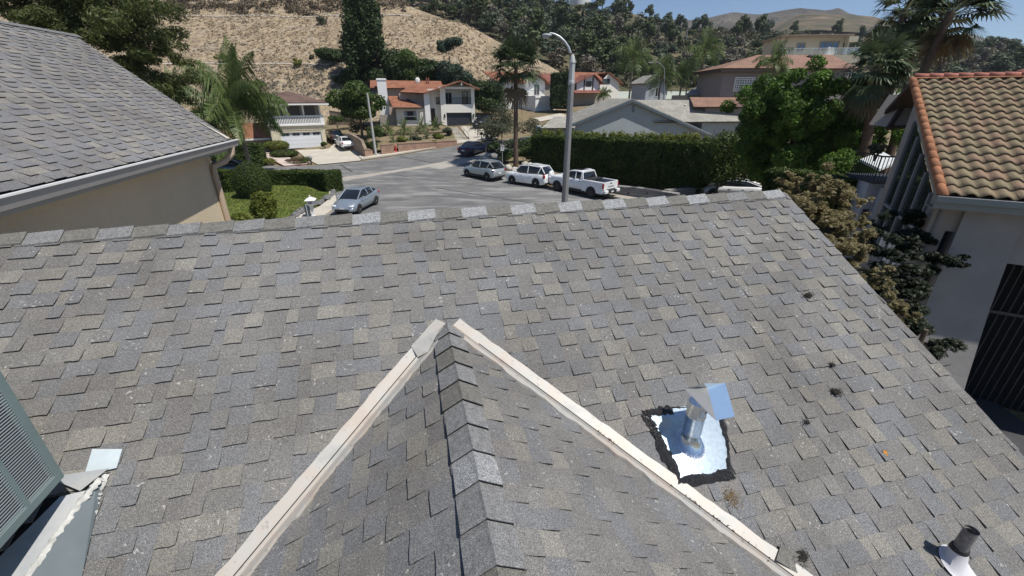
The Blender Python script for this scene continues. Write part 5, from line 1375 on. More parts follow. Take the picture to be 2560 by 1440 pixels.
m = MB(); m.slab([(xs, -.52, rl_(xs) - .0), (xp, -.52, zp + .0), (xp, -.52, zp - .28), (xs, -.52, rl_(xs) - .28)], (0, -1, 0), .04); m.slab([(xp, -.52, zp + .0), (xe, -.52, rl_(xe) - .0), (xe, -.52, rl_(xe) - .28), (xp, -.52, zp - .28)], (0, -1, 0), .04); hF_.part('barge_board', m, flat('dark blue grey paint', (.09, .12, .15), .6))
# cross wing ridge running right
cx0 = xp + .2; cx1 = f(1762, 250, 4.5)[0]; cx2 = f(1866, 305, 2)[0]; zr = f(1762, 250, 4.5)[1]; ze = zr - 2.3
roofplane('cross_roof', [(cx0 + 3, -.3, ze - .1), (cx2, -.3, ze - .1), (cx1, 4.5, zr), (cx0, 4.5, zr + .02)], .16, M_GRYT, hF_.root); roofplane('cross_roof', [(cx2, -.3, ze - .1), (cx2, 9, ze - .1), (cx1, 4.5, zr)], .16, M_GRYT, hF_.root)
hF_.box('side_wall', x1 - .5, cx2 - .6, .4, 8, b0, ze - .15, M_BLST)
a, c = f(1580, 281), f(1587, 263); v_ = hF_.box('gable_vent', a[0], c[0], -.05, 0, a[1], c[1], flat('grey vent slats', (.16, .18, .20)))
for i in range(7): z_ = a[1] + (c[1] - a[1]) * (i + .2) / 7; MB().box(a[0] + .02, c[0] - .02, -.08, -.05, z_, z_ + .05).build('slat', M_WHITE if i < 0 else flat('vent blade', (.27, .30, .32)), v_)
for px_ in (1713, 1750): q = f(px_, 264, 3.2); m = MB(); m.tube([(q[0], 3.2, q[1] - .35), (q[0], 3.2, q[1] + .05)], .11, 8); m.blob((q[0], 3.2, q[1] + .08), (.16, .16, .07), 1, 0); hF_.part('roof_vent', m, M_WHITE)
xs2 = f(1352, 320, -1.2); xs3 = f(1425, 320, -1.2); roofplane('left_roof', [(xs2[0], -1.2, xs2[1]), (xs3[0] + .5, -1.2, xs2[1]), (f(1462, 291, 5)[0], 5, f(1440, 291, 5)[1]), (f(1386, 292, 5)[0], 5, f(1440, 291, 5)[1])], .16, M_GRYT, hF_.root)
hF_.box('left_wall', xs2[0] + .6, x0, -.4, 6, b0, xs2[1] - .15, M_BLST)
# ---------- large mauve house
hG = HF('mauve_house', 'large mauve two storey house with grid window and salmon tiled roofs', at(1800, 236, 55), 92)
f = hG.fp; x1 = f(2110, 200)[0]; ze = f(1900, 171)[1]; b0 = -5
hG.box('wall', 0, x1, 0, 9, b0, ze, M_MAUVE)
rz = f(1980, 137, 4.0)[1]; rx0 = f(1893, 139, 4.0)[0]; rx1 = f(2080, 133, 4.0)[0]; o_ = .75
roofplane('roof', [(-o_, -o_, ze), (x1 + o_, -o_, ze), (rx1, 4, rz), (rx0, 4, rz)], .15, M_SALM, hG.root); roofplane('roof', [(x1 + o_, -o_, ze), (x1 + o_, 9.7, ze), (rx1, 4, rz)], .15, M_SALM, hG.root); roofplane('roof', [(-o_, 9.7, ze), (-o_, -o_, ze), (rx0, 4, rz)], .15, M_SALM, hG.root); roofplane('roof', [(x1 + o_, 9.7, ze), (-o_, 9.7, ze), (rx0, 4, rz), (rx1, 4, rz)], .15, M_SALM, hG.root)
m = MB(); m.box(-o_, x1 + o_, -o_ - .03, -o_ + .1, ze - .42, ze - .14); m.box(-o_, -o_ + .1, -o_, 9, ze - .42, ze - .14); m.box(-o_, x1 + o_, -o_, 0, ze - .44, ze - .42); hG.part('fascia', m, M_DBR)
a, c = f(1832, 228), f(1888, 193); hG.window(a[0], c[0], a[1], c[1], 0, M_WHITE, 8, 6, .10, glassm('glass block', (.10, .13, .15), .25), .08)
a, c = f(2040, 200), f(2052, 183); hG.window(a[0], c[0], a[1], c[1], 0, M_WHITE)
fx0 = f(1960, 170, -1.5)[0]; fz = f(2000, 147, 1.0)[1]
roofplane('front_roof', [(f(1958, 172, -1.6)[0], -1.6, f(2000, 171, -1.6)[1]), (f(2140, 168, -1.6)[0], -1.6, f(2000, 171, -1.6)[1]), (f(2098, 147, 1.2)[0], 1.2, fz), (f(1965, 150, 1.2)[0], 1.2, fz)], .14, M_SALM, hG.root)
hG.box('front_wall', f(1962, 180, -.9)[0], f(2130, 180, -.9)[0], -.9, 0, b0, f(2000, 172, -.9)[1], M_MAUVE)
la = f(1812, 267, -3.4); lb = f(1828, 269, -3.4); t0 = f(1752, 243, .2); t1 = f(1868, 239, .2)
roofplane('lower_roof', [(f(1755, 268, -3.4)[0] - 1, -3.4, la[1]), (lb[0], -3.4, la[1]), (t1[0] - .2, -.05, t0[1]), (t0[0] - 1.5, -.05, t0[1])], .14, M_SALM, hG.root)
roofplane('lower_roof', [(lb[0], -3.4, la[1]), (f(1900, 272, -3.4)[0], -3.4, la[1]), (t1[0] + 1, -.05, la[1] + .1), (t1[0] - .2, -.05, t0[1])], .14, M_MBR, hG.root)  # darker tiling paints the shading below the right end of this roof
hG.box('lower_wall', f(1765, 268, -2.8)[0], f(1900, 272, -2.8)[0], -2.8, -.02, b0, la[1] - .15, M_MAUVE)
q = f(2023, 135, 4); m = MB(); m.blob((q[0], 3.2, q[1] - .4), (.75, .5, .3), 1, 0); hG.part('roof_vent', m, M_DBR)
# pale flat roof between
roofm = flat('pale flat roofing', (.34, .34, .35), .8)
hI = HF('low_grey_roof_house', 'low house with pale flat roof and tiled ridge left of the mauve house', at(1715, 262, 62), 88)
f = hI.fp; hI.box('wall', 0, f(1800, 250)[0], 0, 6, -3, f(1760, 238)[1], M_SHADE); roofplane('roof', [(-.5, -.5, f(1720, 236)[1]), (f(1806, 240)[0], -.5, f(1720, 236)[1]), (f(1806, 215, 5)[0], 5, f(1760, 216, 5)[1]), (f(1740, 216, 5)[0], 5, f(1760, 216, 5)[1])], .12, roofm, hI.root); roofplane('tile_roof', [(f(1745, 243, -1)[0], -1, f(1745, 243, -1)[1]), (f(1800, 243, -1)[0], -1, f(1745, 243, -1)[1]), (f(1800, 222, 2)[0], 2, f(1795, 222, 2)[1])], .14, M_TERR, hI.root)
# ---------- modern house on the rise
hH = HF('modern_hill_house', 'cream flat roofed hill house with blue windows above the salmon roof', at(1942, 150, 82), 97)
f = hH.fp; x1 = f(2108, 110)[0]; zt = f(2020, 94)[1]
M_CRM = stucco('cream panel wall', (.52, .47, .37), .04)
hH.box('wall', 0, x1, 0, 8, -7, zt, M_CRM)
m = MB(); m.box(-.5, x1 + 1.0, -1.0, 8.4, zt, zt + .28); m.box(-.55, x1 + 1.05, -1.05, 8.45, zt + .28, zt + .40); hH.part('roof', m, flat('tan roof edge', (.33, .25, .18), .8))
M_BG = NT('blue reflecting glass'); M_BG.col((.035, .10, .22)); M_BG = M_BG.set(.08, 0, 1.0)
for (a, b_, c, d) in ((1988, 108, 2015, 129), (2045, 103, 2100, 126)):
    p, q = f(a, d), f(c, b_); hH.window(p[0], q[0], p[1], q[1], 0, flat('taupe window surround', (.27, .23, .18)), 2 if c - a < 40 else 3, 1, .22, M_BG, .12)
m = MB(); p = f(2106, 130); q = f(2117, 92); m.box(p[0], q[0] + .3, -1.0, 0, -7, zt - .02).box(p[0] - .2, q[0] + 1.4, -1.4, 0, zt - .9, zt - .02); hH.part('corner_pier', m, M_CRM)
m = MB(); z_ = f(2000, 121, -3)[1]; xe_ = f(2160, 112, -3)[0]
for i in range(11): c = f(1948, 130, -3)[0] + (xe_ - f(1948, 130, -3)[0]) * i / 10; m.box(c - .02, c + .02, -3.03, -2.97, z_ - 1.1, z_)
m.box(f(1948, 130, -3)[0], xe_, -3.03, -2.97, z_ - .03, z_ + .03); gr = hH.part('terrace_rail', m, M_WHITE)
hH.box('terrace', f(1948, 130, -3)[0], xe_, -3.1, 0, -7, z_ - 1.1, M_CRM)
gm = NT('clear rail glass'); gm.b.inputs['Transmission Weight'].default_value = .8; gm.col((.75, .85, .85)); gm.set(.03, 0, .5); gm.b.inputs['Alpha'].default_value = .35
MB().box(f(1948, 130, -3)[0], xe_, -3.01, -2.99, z_ - 1.05, z_ - .05).build('glass', gm.m, gr)
q = f(2075, 128, -1.5); m = MB(); m.box(q[0] - .7, q[0] + .6, -1.8, -1.2, q[1] - 1, q[1] - .1).box(q[0] - .5, q[0] - .1, -1.7, -1.3, q[1] - .1, q[1] + .7).box(q[0] + .1, q[0] + .5, -1.7, -1.3, q[1] - .1, q[1] + .6); hH.part('terrace_seat', m, M_WHITE)

# ================================================================= left neighbour (shingled, nearby)
nl = thing('left_neighbour_house', 'nearby tan stucco house with grey shingled roof and long gutter at left', 'house', (0, 0, 0))
Lc = at(578, 350, 9.5); Ld = H(-12); Lu = H(-102, 30)
Ln = (-Ld).cross(Lu); Ln = Ln if Ln.z > 0 else -Ln
def lhit(px, py): r = ray(px, py); return r * (Lc.dot(Ln) / r.dot(Ln))
Ck = lhit(185, 90); cu_, cv_ = (Ck - Lc).dot(-Ld), (Ck - Lc).dot(Lu)
def lpl(u, v):
    # keep left of the slanted edge from (0,0) to (cu,cv); keep below the ridge
    return [(0, 1, cv_), (-cv_, cu_, 0.0)] if cv_ > 0 else []
mb = shingles(Lc + Ln * .02, -Ld, Lu, min(-.3, cu_ - .3), 9.5, .0, cv_, lpl, rnd=random.Random(31), wr=(.11, .25), hb=(.002, .0125))
fix_normals(mb.build('roof', M_SHB, nl))
mb = MB(); E0 = Lc - Ld * 9.5; mb.slab([Lc, E0, E0 + Lu * cv_, Lc + (-Ld) * cu_ + Lu * cv_], Ln, .12); fix_normals(mb.build('deck', M_DECK, nl))
# hip side facing away
mb = MB(); top = Lc + (-Ld) * cu_ + Lu * cv_; mb.slab([Lc, top, top + H(-60) * 5 - Vector((0, 0, 3))], Vector((0, 1, 1)), .05); mb.build('hip_roof', M_SHB, nl)
# ridge caps of the neighbour
rnd2 = random.Random(77); mb = MB()
for i in range(28):
    a = top + (-Ld) * (i * .2 - .1); mb.obox(a + Ln * .03 - Lu * .13, (-Ld) * .22 + Ln * .012, Lu * .13, Ln * .012, 0)
mb.build('ridge_cap', M_C3, nl)
mb = MB(); a = Lc; mb.slab([Lc + Ln * .045 - Ld * .06 + Lu * .02, Lc + Ln * .045 - Ld * .2 + Lu * .02, lhit(478, 298) + Ln * .05 - Ld * .02, lhit(485, 303) + Ln * .05 - Ld * .0], Ln, .006); mb.build('edge_flashing', flat('bone white flashing', (.52, .48, .40), .6, .1), nl)
# gutter, fascia, soffit, wall
M_GUT = flat('grey beige gutter', (.36, .34, .315), .5, .05, 4); M_GUTL = flat('white gutter lip', (.80, .80, .78), .35, .03)
Zv = Vector((0, 0, 1)); Lr = H(78)
g0_ = Lc + Ld * .08; g1_ = Lc - Ld * 9.5
mb = MB(); q = Lr * .12
mb.add([g0_ + Zv * -.01, g1_ + Zv * -.01, g0_ + q * .15 - Zv * .13, g1_ + q * .15 - Zv * .13, g0_ + q * .75 - Zv * .13, g1_ + q * .75 - Zv * .13, g0_ + q + Zv * .005, g1_ + q + Zv * .005], [(0, 1, 3, 2), (2, 3, 5, 4), (4, 5, 7, 6)])
mb.add([g0_, g0_ + q * .15 - Zv * .13, g0_ + q * .75 - Zv * .13, g0_ + q], [(0, 1, 2, 3)])
gt_ = mb.build('gutter', M_GUT, nl)
mb = MB(); mb.obox(g1_ + q * .8 - Zv * .004, g0_ - g1_, Lr * .036, Zv * .022); mb.build('gutter_lip', M_GUTL, gt_)
mb = MB(); mb.obox(g1_ - Lr * .03 - Zv * .20, g0_ - g1_, Lr * .028, Zv * .19); mb.build('fascia', M_GUT, nl)
M_TAN = stucco('warm tan stucco', (.62, .52, .37), .06)
mb = MB(); mb.obox(g1_ - Lr * .40 - Zv * .20, g0_ - g1_ - Ld * .35, Lr * .38, Zv * .02); mb.build('soffit', M_TAN, nl)
mb = MB(); c_ = Lc - Ld * .40 - Lr * .37; mb.obox(c_ - Ld * 9.5 - Vector((0, 0, 7)), Ld * 9.5, -Lr * 6, Vector((0, 0, 6.82))); fix_normals(mb.build('wall', M_TAN, nl))
dp = c_ + Lr * .06 - Ld * .12
mb = MB(); pts = [g0_ - Ld * .28 + Lr * .05 - Zv * .12, g0_ - Ld * .30 + Lr * .03 - Zv * .26, g0_ - Ld * .42 - Lr * .12 - Zv * .42, dp - Zv * .5 + Lr * .02 , dp - Zv * .68, dp - Zv * 7]
mb.tube(pts, .062, 12); mb.build('downspout', flat('tan downspout', (.47, .37, .27), .5, .05), nl)
mb = MB(); cc_ = dp + Ld * 1.0 - Zv * 2.9; 
mb.tube([cc_ + Zv * .4, cc_ + Ld * .1, cc_ + Ld * .35 - Zv * .5, cc_ + Ld * .5 - Zv * 1.2, cc_ + Ld * .5 - Zv * 4], .09, 10); tag(mb.build('garden_arch', M_WHITE), 'white curved garden arch peeking past the left downspout', 'arch')

# ================================================================= right neighbour (tiled)
nr_ = thing('right_neighbour_house', 'nearby pale stucco house with weathered barrel tiled roof at right', 'house', (0, 0, 0))
Rc = at(2345, 487, 9.5); RE = H(118); RVv = H(28, 24); RN = RE.cross(RVv); RN = RN if RN.z > 0 else -RN; RH = H(28)
TL = .36; TW = .28; NR = 17; Lroof = NR * TL
def tilemat():
    t = NT('weathered clay tile'); r = t.rpi(); f = t.noise(2.5, 4, .6); g = t.noise(30, 3, .6)
    a = t.ramp(r, [(0, (.19, .155, .10)), (.3, (.235, .185, .12)), (.6, (.22, .155, .105)), (.85, (.26, .17, .12)), (1, (.20, .17, .11))])
    a = t.mix(t.ramp(f, [(.4, (0, 0, 0)), (.7, (.6, .6, .6))]), a, (.20, .17, .10)); a = t.mix(1.0, a, t.ramp(g, [(.3, (.8, .8, .8)), (.7, (1.2, 1.2, 1.2))]), 'MULTIPLY'); t.col(a); t.bump(g, .4, .004); return t.set(.85, 0, .2)
def otile(name, c):
    t = NT(name); r = t.rpi(); g = t.noise(25, 3, .6); a = t.ramp(r, [(0, c), (.5, sc3(c, 1.25)), (1, sc3(c, .8))]); a = t.mix(1.0, a, t.ramp(g, [(.3, (.8, .78, .75)), (.7, (1.2, 1.2, 1.2))]), 'MULTIPLY'); t.col(a); return t.set(.85, 0, .2)
M_CLAY = tilemat(); M_ORG = otile('orange rake tile', (.33, .155, .085)); M_RDG = otile('dusty red ridge tile', (.42, .17, .13))
rnd = random.Random(5); V = []; Q = []
prof = [(j / 10.0, (.5 + .5 * math.cos(2 * math.pi * (j / 10.0 - .32))) ** .8 * .075) for j in range(11)]
for r in range(NR):
    for c in range(22):
        u0 = .16 + c * TW; b0_ = len(V); v0 = r * TL - .03; lift = .04 + rnd.uniform(-.004, .006); dv = rnd.uniform(-.008, .008)
        for (v, hz_) in ((v0 + dv, lift), (v0 + TL * .5, lift * .55), (v0 + TL + .05, .004)):
            for (t_, h) in prof: V.append(Rc + RE * (u0 + t_ * TW) + RVv * v + RN * (hz_ + h * (1 - .12 * (v - v0) / TL)))
        for (t_, h) in prof: V.append(Rc + RE * (u0 + t_ * TW) + RVv * (v0 + dv) + RN * (lift + h - .022))
        for i in range(2):
            for j in range(10): Q.append((b0_ + i * 11 + j, b0_ + i * 11 + j + 1, b0_ + (i + 1) * 11 + j + 1, b0_ + (i + 1) * 11 + j))
        for j in range(10): Q.append((b0_ + 33 + j, b0_ + 34 + j, b0_ + j + 1, b0_ + j))
o = npmesh('tile_roof', np.array([tuple(v) for v in V]), Q, M_CLAY, nr_, smooth=True)
def barrel(P, d, l, r, N, mbb, flat_=1.0):
    s = d.cross(N).normalized(); n = 8; vs = []
    for (t_, rr, dn) in ((0, r * 1.06, .0), (1, r * .92, -.015)):
        for k in range(n + 1): a = math.pi * k / n; vs.append(P + d * l * t_ + s * math.cos(a) * rr + N * (math.sin(a) * rr * flat_ + dn))
    fs = [(k, k + 1, n + 2 + k, n + 1 + k) for k in range(n)] + [tuple(range(n, -1, -1))]
    mbb.add(vs, fs, 0, True)
mb = MB()
for r in range(NR): barrel(Rc + RE * .06 + RVv * (r * TL - .04) + RN * .035, RVv, TL + .05, .10, RN, mb)
mb.build('rake_tile', M_ORG, nr_)
mb = MB(); 
for i in range(19): barrel(Rc + RE * (.1 + i * .33) + RVv * (Lroof + .02) + RN * .09, RE, .36, .10, Zv, mb, .9)
mb.build('ridge_tile', M_RDG, nr_)
mb = MB(); mb.obox(Rc + RE * .05 + RVv * (Lroof - .12) + RN * .085, RE * 6, RVv * .12, RN * .025); mb.build('ridge_board', M_ORG, nr_)
mb = MB(); hs_ = Rc + RE * 2.3 + RVv * Lroof + RH * .8
for i in range(6): barrel(hs_ + RE * (i * .3) + Zv * (i * .13), (RE + Zv * .3).normalized(), .35, .11, Zv, mb)
for i in range(5): barrel(hs_ + RE * (.5 + i * .3) + Zv * (.02 + i * .06) - RH * .35, (RE * .3 + RH).normalized(), .35, .11, Zv, mb)
mb.build('hip_tile', M_RDG, nr_)
# deck, rear slope, gutter, fascia
R1 = Rc + RVv * Lroof; mb = MB(); mb.slab([Rc + RE * .06 - RN * .01, Rc + RE * 6.4 - RN * .01, R1 + RE * 6.4 - RN * .01, R1 + RE * .06 - RN * .01], RN, .14); mb.build('deck', M_DBR, nr_)
rd = H(28, -24); mb = MB(); mb.slab([R1 + RE * .06, R1 + RE * 6.4, R1 + RE * 6.4 + rd * 2.2, R1 + RE * .06 + rd * 2.2], (0, 0, 1), .14); mb.build('rear_slope', M_DBR, nr_)
M_RG = flat('grey green gutter', (.22, .25, .25), .5, .05)
mb = MB(); mb.obox(Rc - RH * .10 - RE * .02 - Zv * .14, RE * 6.4, RH * .11, Zv * .13); gg = mb.build('gutter', M_RG, nr_)
mb = MB(); mb.obox(Rc - RH * .115 - RE * .02 - Zv * .015, RE * 6.4, RH * .015, Zv * .012); mb.build('gutter_lip', M_GUTL, gg)
mb = MB(); mb.obox(Rc + RH * .01 - Zv * .30, RE * 6.4, RH * .03, Zv * .27); mb.build('fascia', M_RG, nr_)
M_PST = stucco('pale stucco', (.34, .32, .30), .14); M_PST2 = stucco('beige stucco', (.33, .29, .25), .05)
mb = MB(); mb.obox(Rc + RH * .04 - Zv * .32, RE * 6.4, RH * .5, Zv * .02); mb.build('soffit', M_PST2, nr_)
# front wall with a recess, flared buttress and dark bay
def RW(e, h, z): return Rc + RE * e + RH * h + Zv * z
def rpart(name, boxes, mat):
    m = MB()
    for (e0, e1, h0, h1, z0, z1) in boxes: m.obox(RW(e0, h0, z0), RE * (e1 - e0), RH * (h1 - h0), Zv * (z1 - z0))
    return m.build(name, mat, nr_)
rpart('front_wall', [(.2, .55, .5, .8, -6, -.32), (.55, 6.4, 1.3, 1.6, -6, -.32), (.55, 1.6, .5, 1.3, -.9, -.32)], M_PST2)
m = MB(); a0, a1 = .72, 1.75
rows = []
for z, fl, sd in ((-.32, .42, 0), (-1.2, .38, .0), (-2.6, .10, .06), (-4.2, -.35, .16), (-6.2, -1.0, .3)):
    rows.append([RW(a0 - sd, fl, z), RW(a1 + sd * .3, fl, z), RW(a1 + sd * .3, 1.4, z), RW(a0 - sd, 1.4, z)])
m.loft(rows, 0, False); fix_normals(m.build('buttress', M_PST, nr_))
rpart('bay_shade_sheet', [(1.9, 6.4, 1.28, 1.31, -6, -1.4)], M_BLK)  # black sheet painted for the deep shade inside the bay
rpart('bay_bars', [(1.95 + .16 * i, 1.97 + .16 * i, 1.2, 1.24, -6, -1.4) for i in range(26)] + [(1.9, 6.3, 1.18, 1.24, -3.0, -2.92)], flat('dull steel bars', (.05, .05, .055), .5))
rpart('bay_lintel', [(1.75, 6.4, .5, 1.3, -1.5, -.33)], M_PST)
rpart('recess_window', [(.56, .70, .75, .80, -2.2, -.7)], glassm())
# gable side wall with tall glazing, facing left
Lg = 5.0
m = MB(); zt_ = lambda h: (h + .5) * math.tan(RAD(24)) - .42
def sq(h0, h1, zb0, zb1, th=.12, e=.28):
    m.add([RW(e, h0, zb0), RW(e, h1, zb1), RW(e, h1, zt_(h1)), RW(e, h0, zt_(h0)), RW(e + th, h0, zb0), RW(e + th, h1, zb1), RW(e + th, h1, zt_(h1)), RW(e + th, h0, zt_(h0))], [(0, 1, 2, 3), (4, 7, 6, 5), (0, 4, 5, 1), (3, 2, 6, 7), (0, 3, 7, 4), (1, 5, 6, 2)])
sq(.5, 1.2, -6, -6); sq(4.7, 5.4, -6, -6)
for z in (-2.6,): m.obox(RW(.28, 1.2, -6), RH * 3.5, RE * .12, Zv * 3.4)
m.add([RW(.28, 1.2, zt_(1.2) - .5), RW(.28, 4.7, zt_(4.7) - .5), RW(.28, 4.7, zt_(4.7)), RW(.28, 1.2, zt_(1.2))], [(0, 1, 2, 3)])
m.build('side_wall', M_PST, nr_)
M_FRM = flat('grey window frame', (.24, .25, .27), .5)
m = MB()
for h in (1.2, 2.05, 2.9, 3.75, 4.6): m.obox(RW(.22, h, -2.6), RH * .09, RE * .1, Zv * (zt_(h) - .5 + 2.6))
m.obox(RW(.22, 1.2, -2.65), RH * 3.5, RE * .1, Zv * .1); m.obox(RW(.22, 1.2, -1.15), RH * 3.5, RE * .1, Zv * .07)
wf = m.build('side_window', M_FRM, nr_)
MB().add([RW(.27, 1.25, -2.6), RW(.27, 4.6, -2.6), RW(.27, 4.6, zt_(4.6) - .5), RW(.27, 1.25, zt_(1.25) - .5)], [(0, 1, 2, 3)]).build('pane', glassm('side glass', (.03, .035, .04), .03), wf)
m = MB()
for h in (1.32, 2.17, 3.02): m.obox(RW(.255, h, -2.5), RH * .3, RE * .008, Zv * .75); m.obox(RW(.255, h + .36, -2.5), RH * .3, RE * .008, Zv * .75)
m.build('blind', M_WHITE, wf)
# far gable overhang
g_a = at(2222, 318, 14.2); g_b = at(2290, 318, 14.0); g_c = at(2277, 236, 14.4)
m = MB(); m.slab([g_a, g_b, g_c], (-.3, -1, 0), 1.5); m.build('rear_gable', M_PST2, nr_)
m = MB(); m.tube([g_a - Zv * .03, g_c + Zv * .05], .09, 6); m.tube([g_a, g_b], .06, 6); m.build('rear_gable_trim', M_DBR, nr_)
# balcony wing
bw = thing('balcony_wing', 'white walled house with dark railed balcony beyond the bronze maple', 'house', tuple(at(2180, 460, 15)))
bo = Vector(bw.location); X_ = H(100); Y_ = H(10)
def bp(name, boxes, mat):
    m = MB()
    for (a, b_, c, d, e, g) in boxes: m.obox(X_ * a + Y_ * c + Zv * e, X_ * (b_ - a), Y_ * (d - c), Zv * (g - e))
    return m.build(name, mat, bw)
M_BLW = stucco('bluish white stucco', (.46, .49, .55), .04)
bp('wall', [(-.1, 1.6, 0, 1.4, -5, .05), (.3, 1.6, -.25, 0, -5, -.1)], M_BLW)
bp('deck', [(-.15, 1.6, -.3, 1.5, .05, .15)], flat('navy slate deck', (.03, .035, .05), .6))
bp('rail', [(-.15, 1.6, -.3, -.26, .95, 1.0)] + [(-.15 + i * .11, -.13 + i * .11, -.29, -.27, .15, .97) for i in range(16)] + [(-.15, -.12, -.3, 1.4, .95, 1.0)] + [(-.15, -.13, -.25 + i * .13, -.23 + i * .13, .15, .97) for i in range(12)], M_IRON)
bp('window', [(.0, .18, -.03, 0, -1.6, -.9)], flat('deep blue glass', (.01, .015, .05), .2))
sh = MB(); p = at(2140, 385, 19); sh.slab([at(2150, 398, 19), at(2200, 422, 17.5), at(2250, 402, 18), at(2205, 378, 20)], (0, 0, 1), .1)
o = sh.build('low_shed_roof', flat('white shed roofing', (.60, .62, .62), .7, .1, 3)); tag(o, 'white flat shed roof seen through the balcony rail', 'roof')
bush('potted_plant', at(2188, 395, 15.2), .35, .5, 'scraggly potted plant on the dark railed balcony', cat='potted plant', mat='grey', n=500, leaf=.05, seed=5)
# ground-level yard between houses (dark paving)
drape('side_yard', [(3.5, 3), (12, 0), (14, 16), (8, 20), (5, 14)], .05, flat('dark paving', (.05, .05, .055), .8), pixel=False, res=3)
# ================================================================= vehicles
M_TYRE = flat('tyre rubber', (.018, .018, .019), .85, .1); M_RIM = flat('silver rim', (.50, .51, .52), .3, .05, 5, .8); M_RIMD = flat('black rim', (.03, .03, .032), .4); M_CGL = glassm('car glass', (.012, .015, .018), .04)
M_TAIL = flat('red tail lamp', (.35, .015, .015), .25); M_HEAD = flat('clear head lamp', (.70, .73, .76), .12, .05, 5, .3); M_BLP = flat('black plastic', (.022, .022, .024), .6); M_PLATE = flat('licence plate', (.65, .66, .68), .5)
def car(name, label, pos, az, P, L, W, top, cabin, body, wheelr=.33, wb=2.7, cat='car', group=None, sc_=1.0, gc=.20, rim=None, cladding=False, front=True, roofmat=None):
    """top: [(y/L, z)] silhouette of hood, belt and tail from nose (+.5) to tail (-.5); cabin: dict of base/roof stations"""
    t = thing(name, label, cat, tuple(pos), RAD(-az), group); t.scale = (sc_,) * 3
    def zt(y):
        return lerpt([(a, z) for a, z in sorted(top)], y / L)
    rings = []; ys = [.5, .485, .45, .38, .28, .16, .02, -.12, -.26, -.36, -.43, -.475, -.495]
    for fy in ys:
        y = fy * L; e = min(1, (0.5 - abs(fy)) / .09); w2 = W / 2 * (.80 + .20 * math.sqrt(max(0, min(1, e)))); zb = gc + .10 * (1 - min(1, e)) ; z2 = zt(y); zm = zb + (z2 - zb) * .55
        if abs(fy) > .48: z2 = z2 - .05
        pr = [(-.80, zb), (-.97, zb + .08), (-1.0, zm), (-.965, z2 - .10), (-.86, z2 - .015), (-.4, z2 + .015), (.4, z2 + .015), (.86, z2 - .015), (.965, z2 - .10), (1.0, zm), (.97, zb + .08), (.80, zb)]
        rings.append([(a * w2, y, z) for a, z in pr])
    m = MB(); m.loft(rings, 0, True); b = m.build('body', body, t); fix_normals(b)
    c = cabin; n = len(c['y']); 
    base, roof = [], []
    for y, z, wv in zip(c['y'], c['z'], c['w']): roof.append((y, z, wv))
    # cabin: ring loft along y, four points per side
    R = []
    for (y, zlo, zhi, wlo, whi) in c['st']:
        R.append([(-wlo, y, zlo), (-(wlo * .6 + whi * .4), y, zlo + (zhi - zlo) * .5), (-whi, y, zhi - .03), (-whi * .85, y, zhi), (whi * .85, y, zhi), (whi, y, zhi - .03), (wlo * .6 + whi * .4, y, zlo + (zhi - zlo) * .5), (wlo, y, zlo)])
    m = MB(); m.loft(R, 0, True); cg = m.build('windows', M_CGL, t); fix_normals(cg)
    # roof panel
    m = MB(); rr = []
    for (y, z, wv) in roof: rr.append([(-wv, y, z - .04), (-wv * .93, y, z + .005), (-wv * .5, y, z + .03), (wv * .5, y, z + .03), (wv * .93, y, z + .005), (wv, y, z - .04), (wv * .9, y, z - .05), (-wv * .9, y, z - .05)])
    m.loft(rr, 0, True); fix_normals(m.build('roof', roofmat or body, t))
    m = MB()
    for s in (-1, 1):
        for pl in c['pillars']: m.tube([(s * p[0], p[1], p[2]) for p in pl], [.045] * len(pl), 6)
    m.build('pillars', body, t)
    if cladding:
        m = MB()
        for s in (-1, 1): m.box(min(s * W / 2, s * (W / 2 + .012)), max(s * W / 2, s * (W / 2 + .012)), -wb / 2 + .4, wb / 2 - .4, gc + .02, gc + .2)
        m.build('cladding', M_BLP, t)
    for s in (-1, 1):
        for yy in (wb / 2, -wb / 2):
            yc = yy + c.get('wo', 0); xs = s * (W / 2 - .10)
            m = MB(); vs = [(s * (W / 2 + .004), yc + math.cos(a) * wheelr * 1.17, max(gc + .02, wheelr + math.sin(a) * wheelr * 1.17)) for a in np.linspace(-.35, math.pi + .35, 20)]
            vi = [(s * (W / 2 - .2), v[1], v[2]) for v in vs]; m.add(vs, [tuple(range(20))]); m.build('wheel_arch', M_BLP, t)
            m = MB(); x0 = s * (W / 2 - .2); x1 = s * (W / 2 + .018); m.tube([(x0, yc, wheelr), (x0 + s * .02, yc, wheelr), (x1 - s * .03, yc, wheelr), (x1, yc, wheelr)], [wheelr * .95, wheelr, wheelr, wheelr * .94], 24); wh = m.build('wheel', M_TYRE, t)
            m = MB(); x2 = s * (W / 2 + .022); k = 5
            m.tube([(x2 - s * .02, yc, wheelr), (x2, yc, wheelr)], [wheelr * .16] * 2, 12)
            for i in range(k):
                a = 6.283 * i / k + .3; d = Vector((0, math.cos(a), math.sin(a))); q = Vector((0, -d.z, d.y)); o_ = Vector((x2 - s * .012, yc, wheelr)); m.add([o_ + d * wheelr * .1 - q * .05, o_ + d * wheelr * .66 - q * .075, o_ + d * wheelr * .66 + q * .075, o_ + d * wheelr * .1 + q * .05], [(0, 1, 2, 3)])
            ring = []
            for r0 in (.60, .70): ring.append([(x2 - s * .008, yc + math.cos(a) * wheelr * r0, wheelr + math.sin(a) * wheelr * r0) for a in np.linspace(0, 6.283, 25)[:-1]])
            m.loft(ring, 0, False, False); m.build('rim', rim or M_RIM, wh)
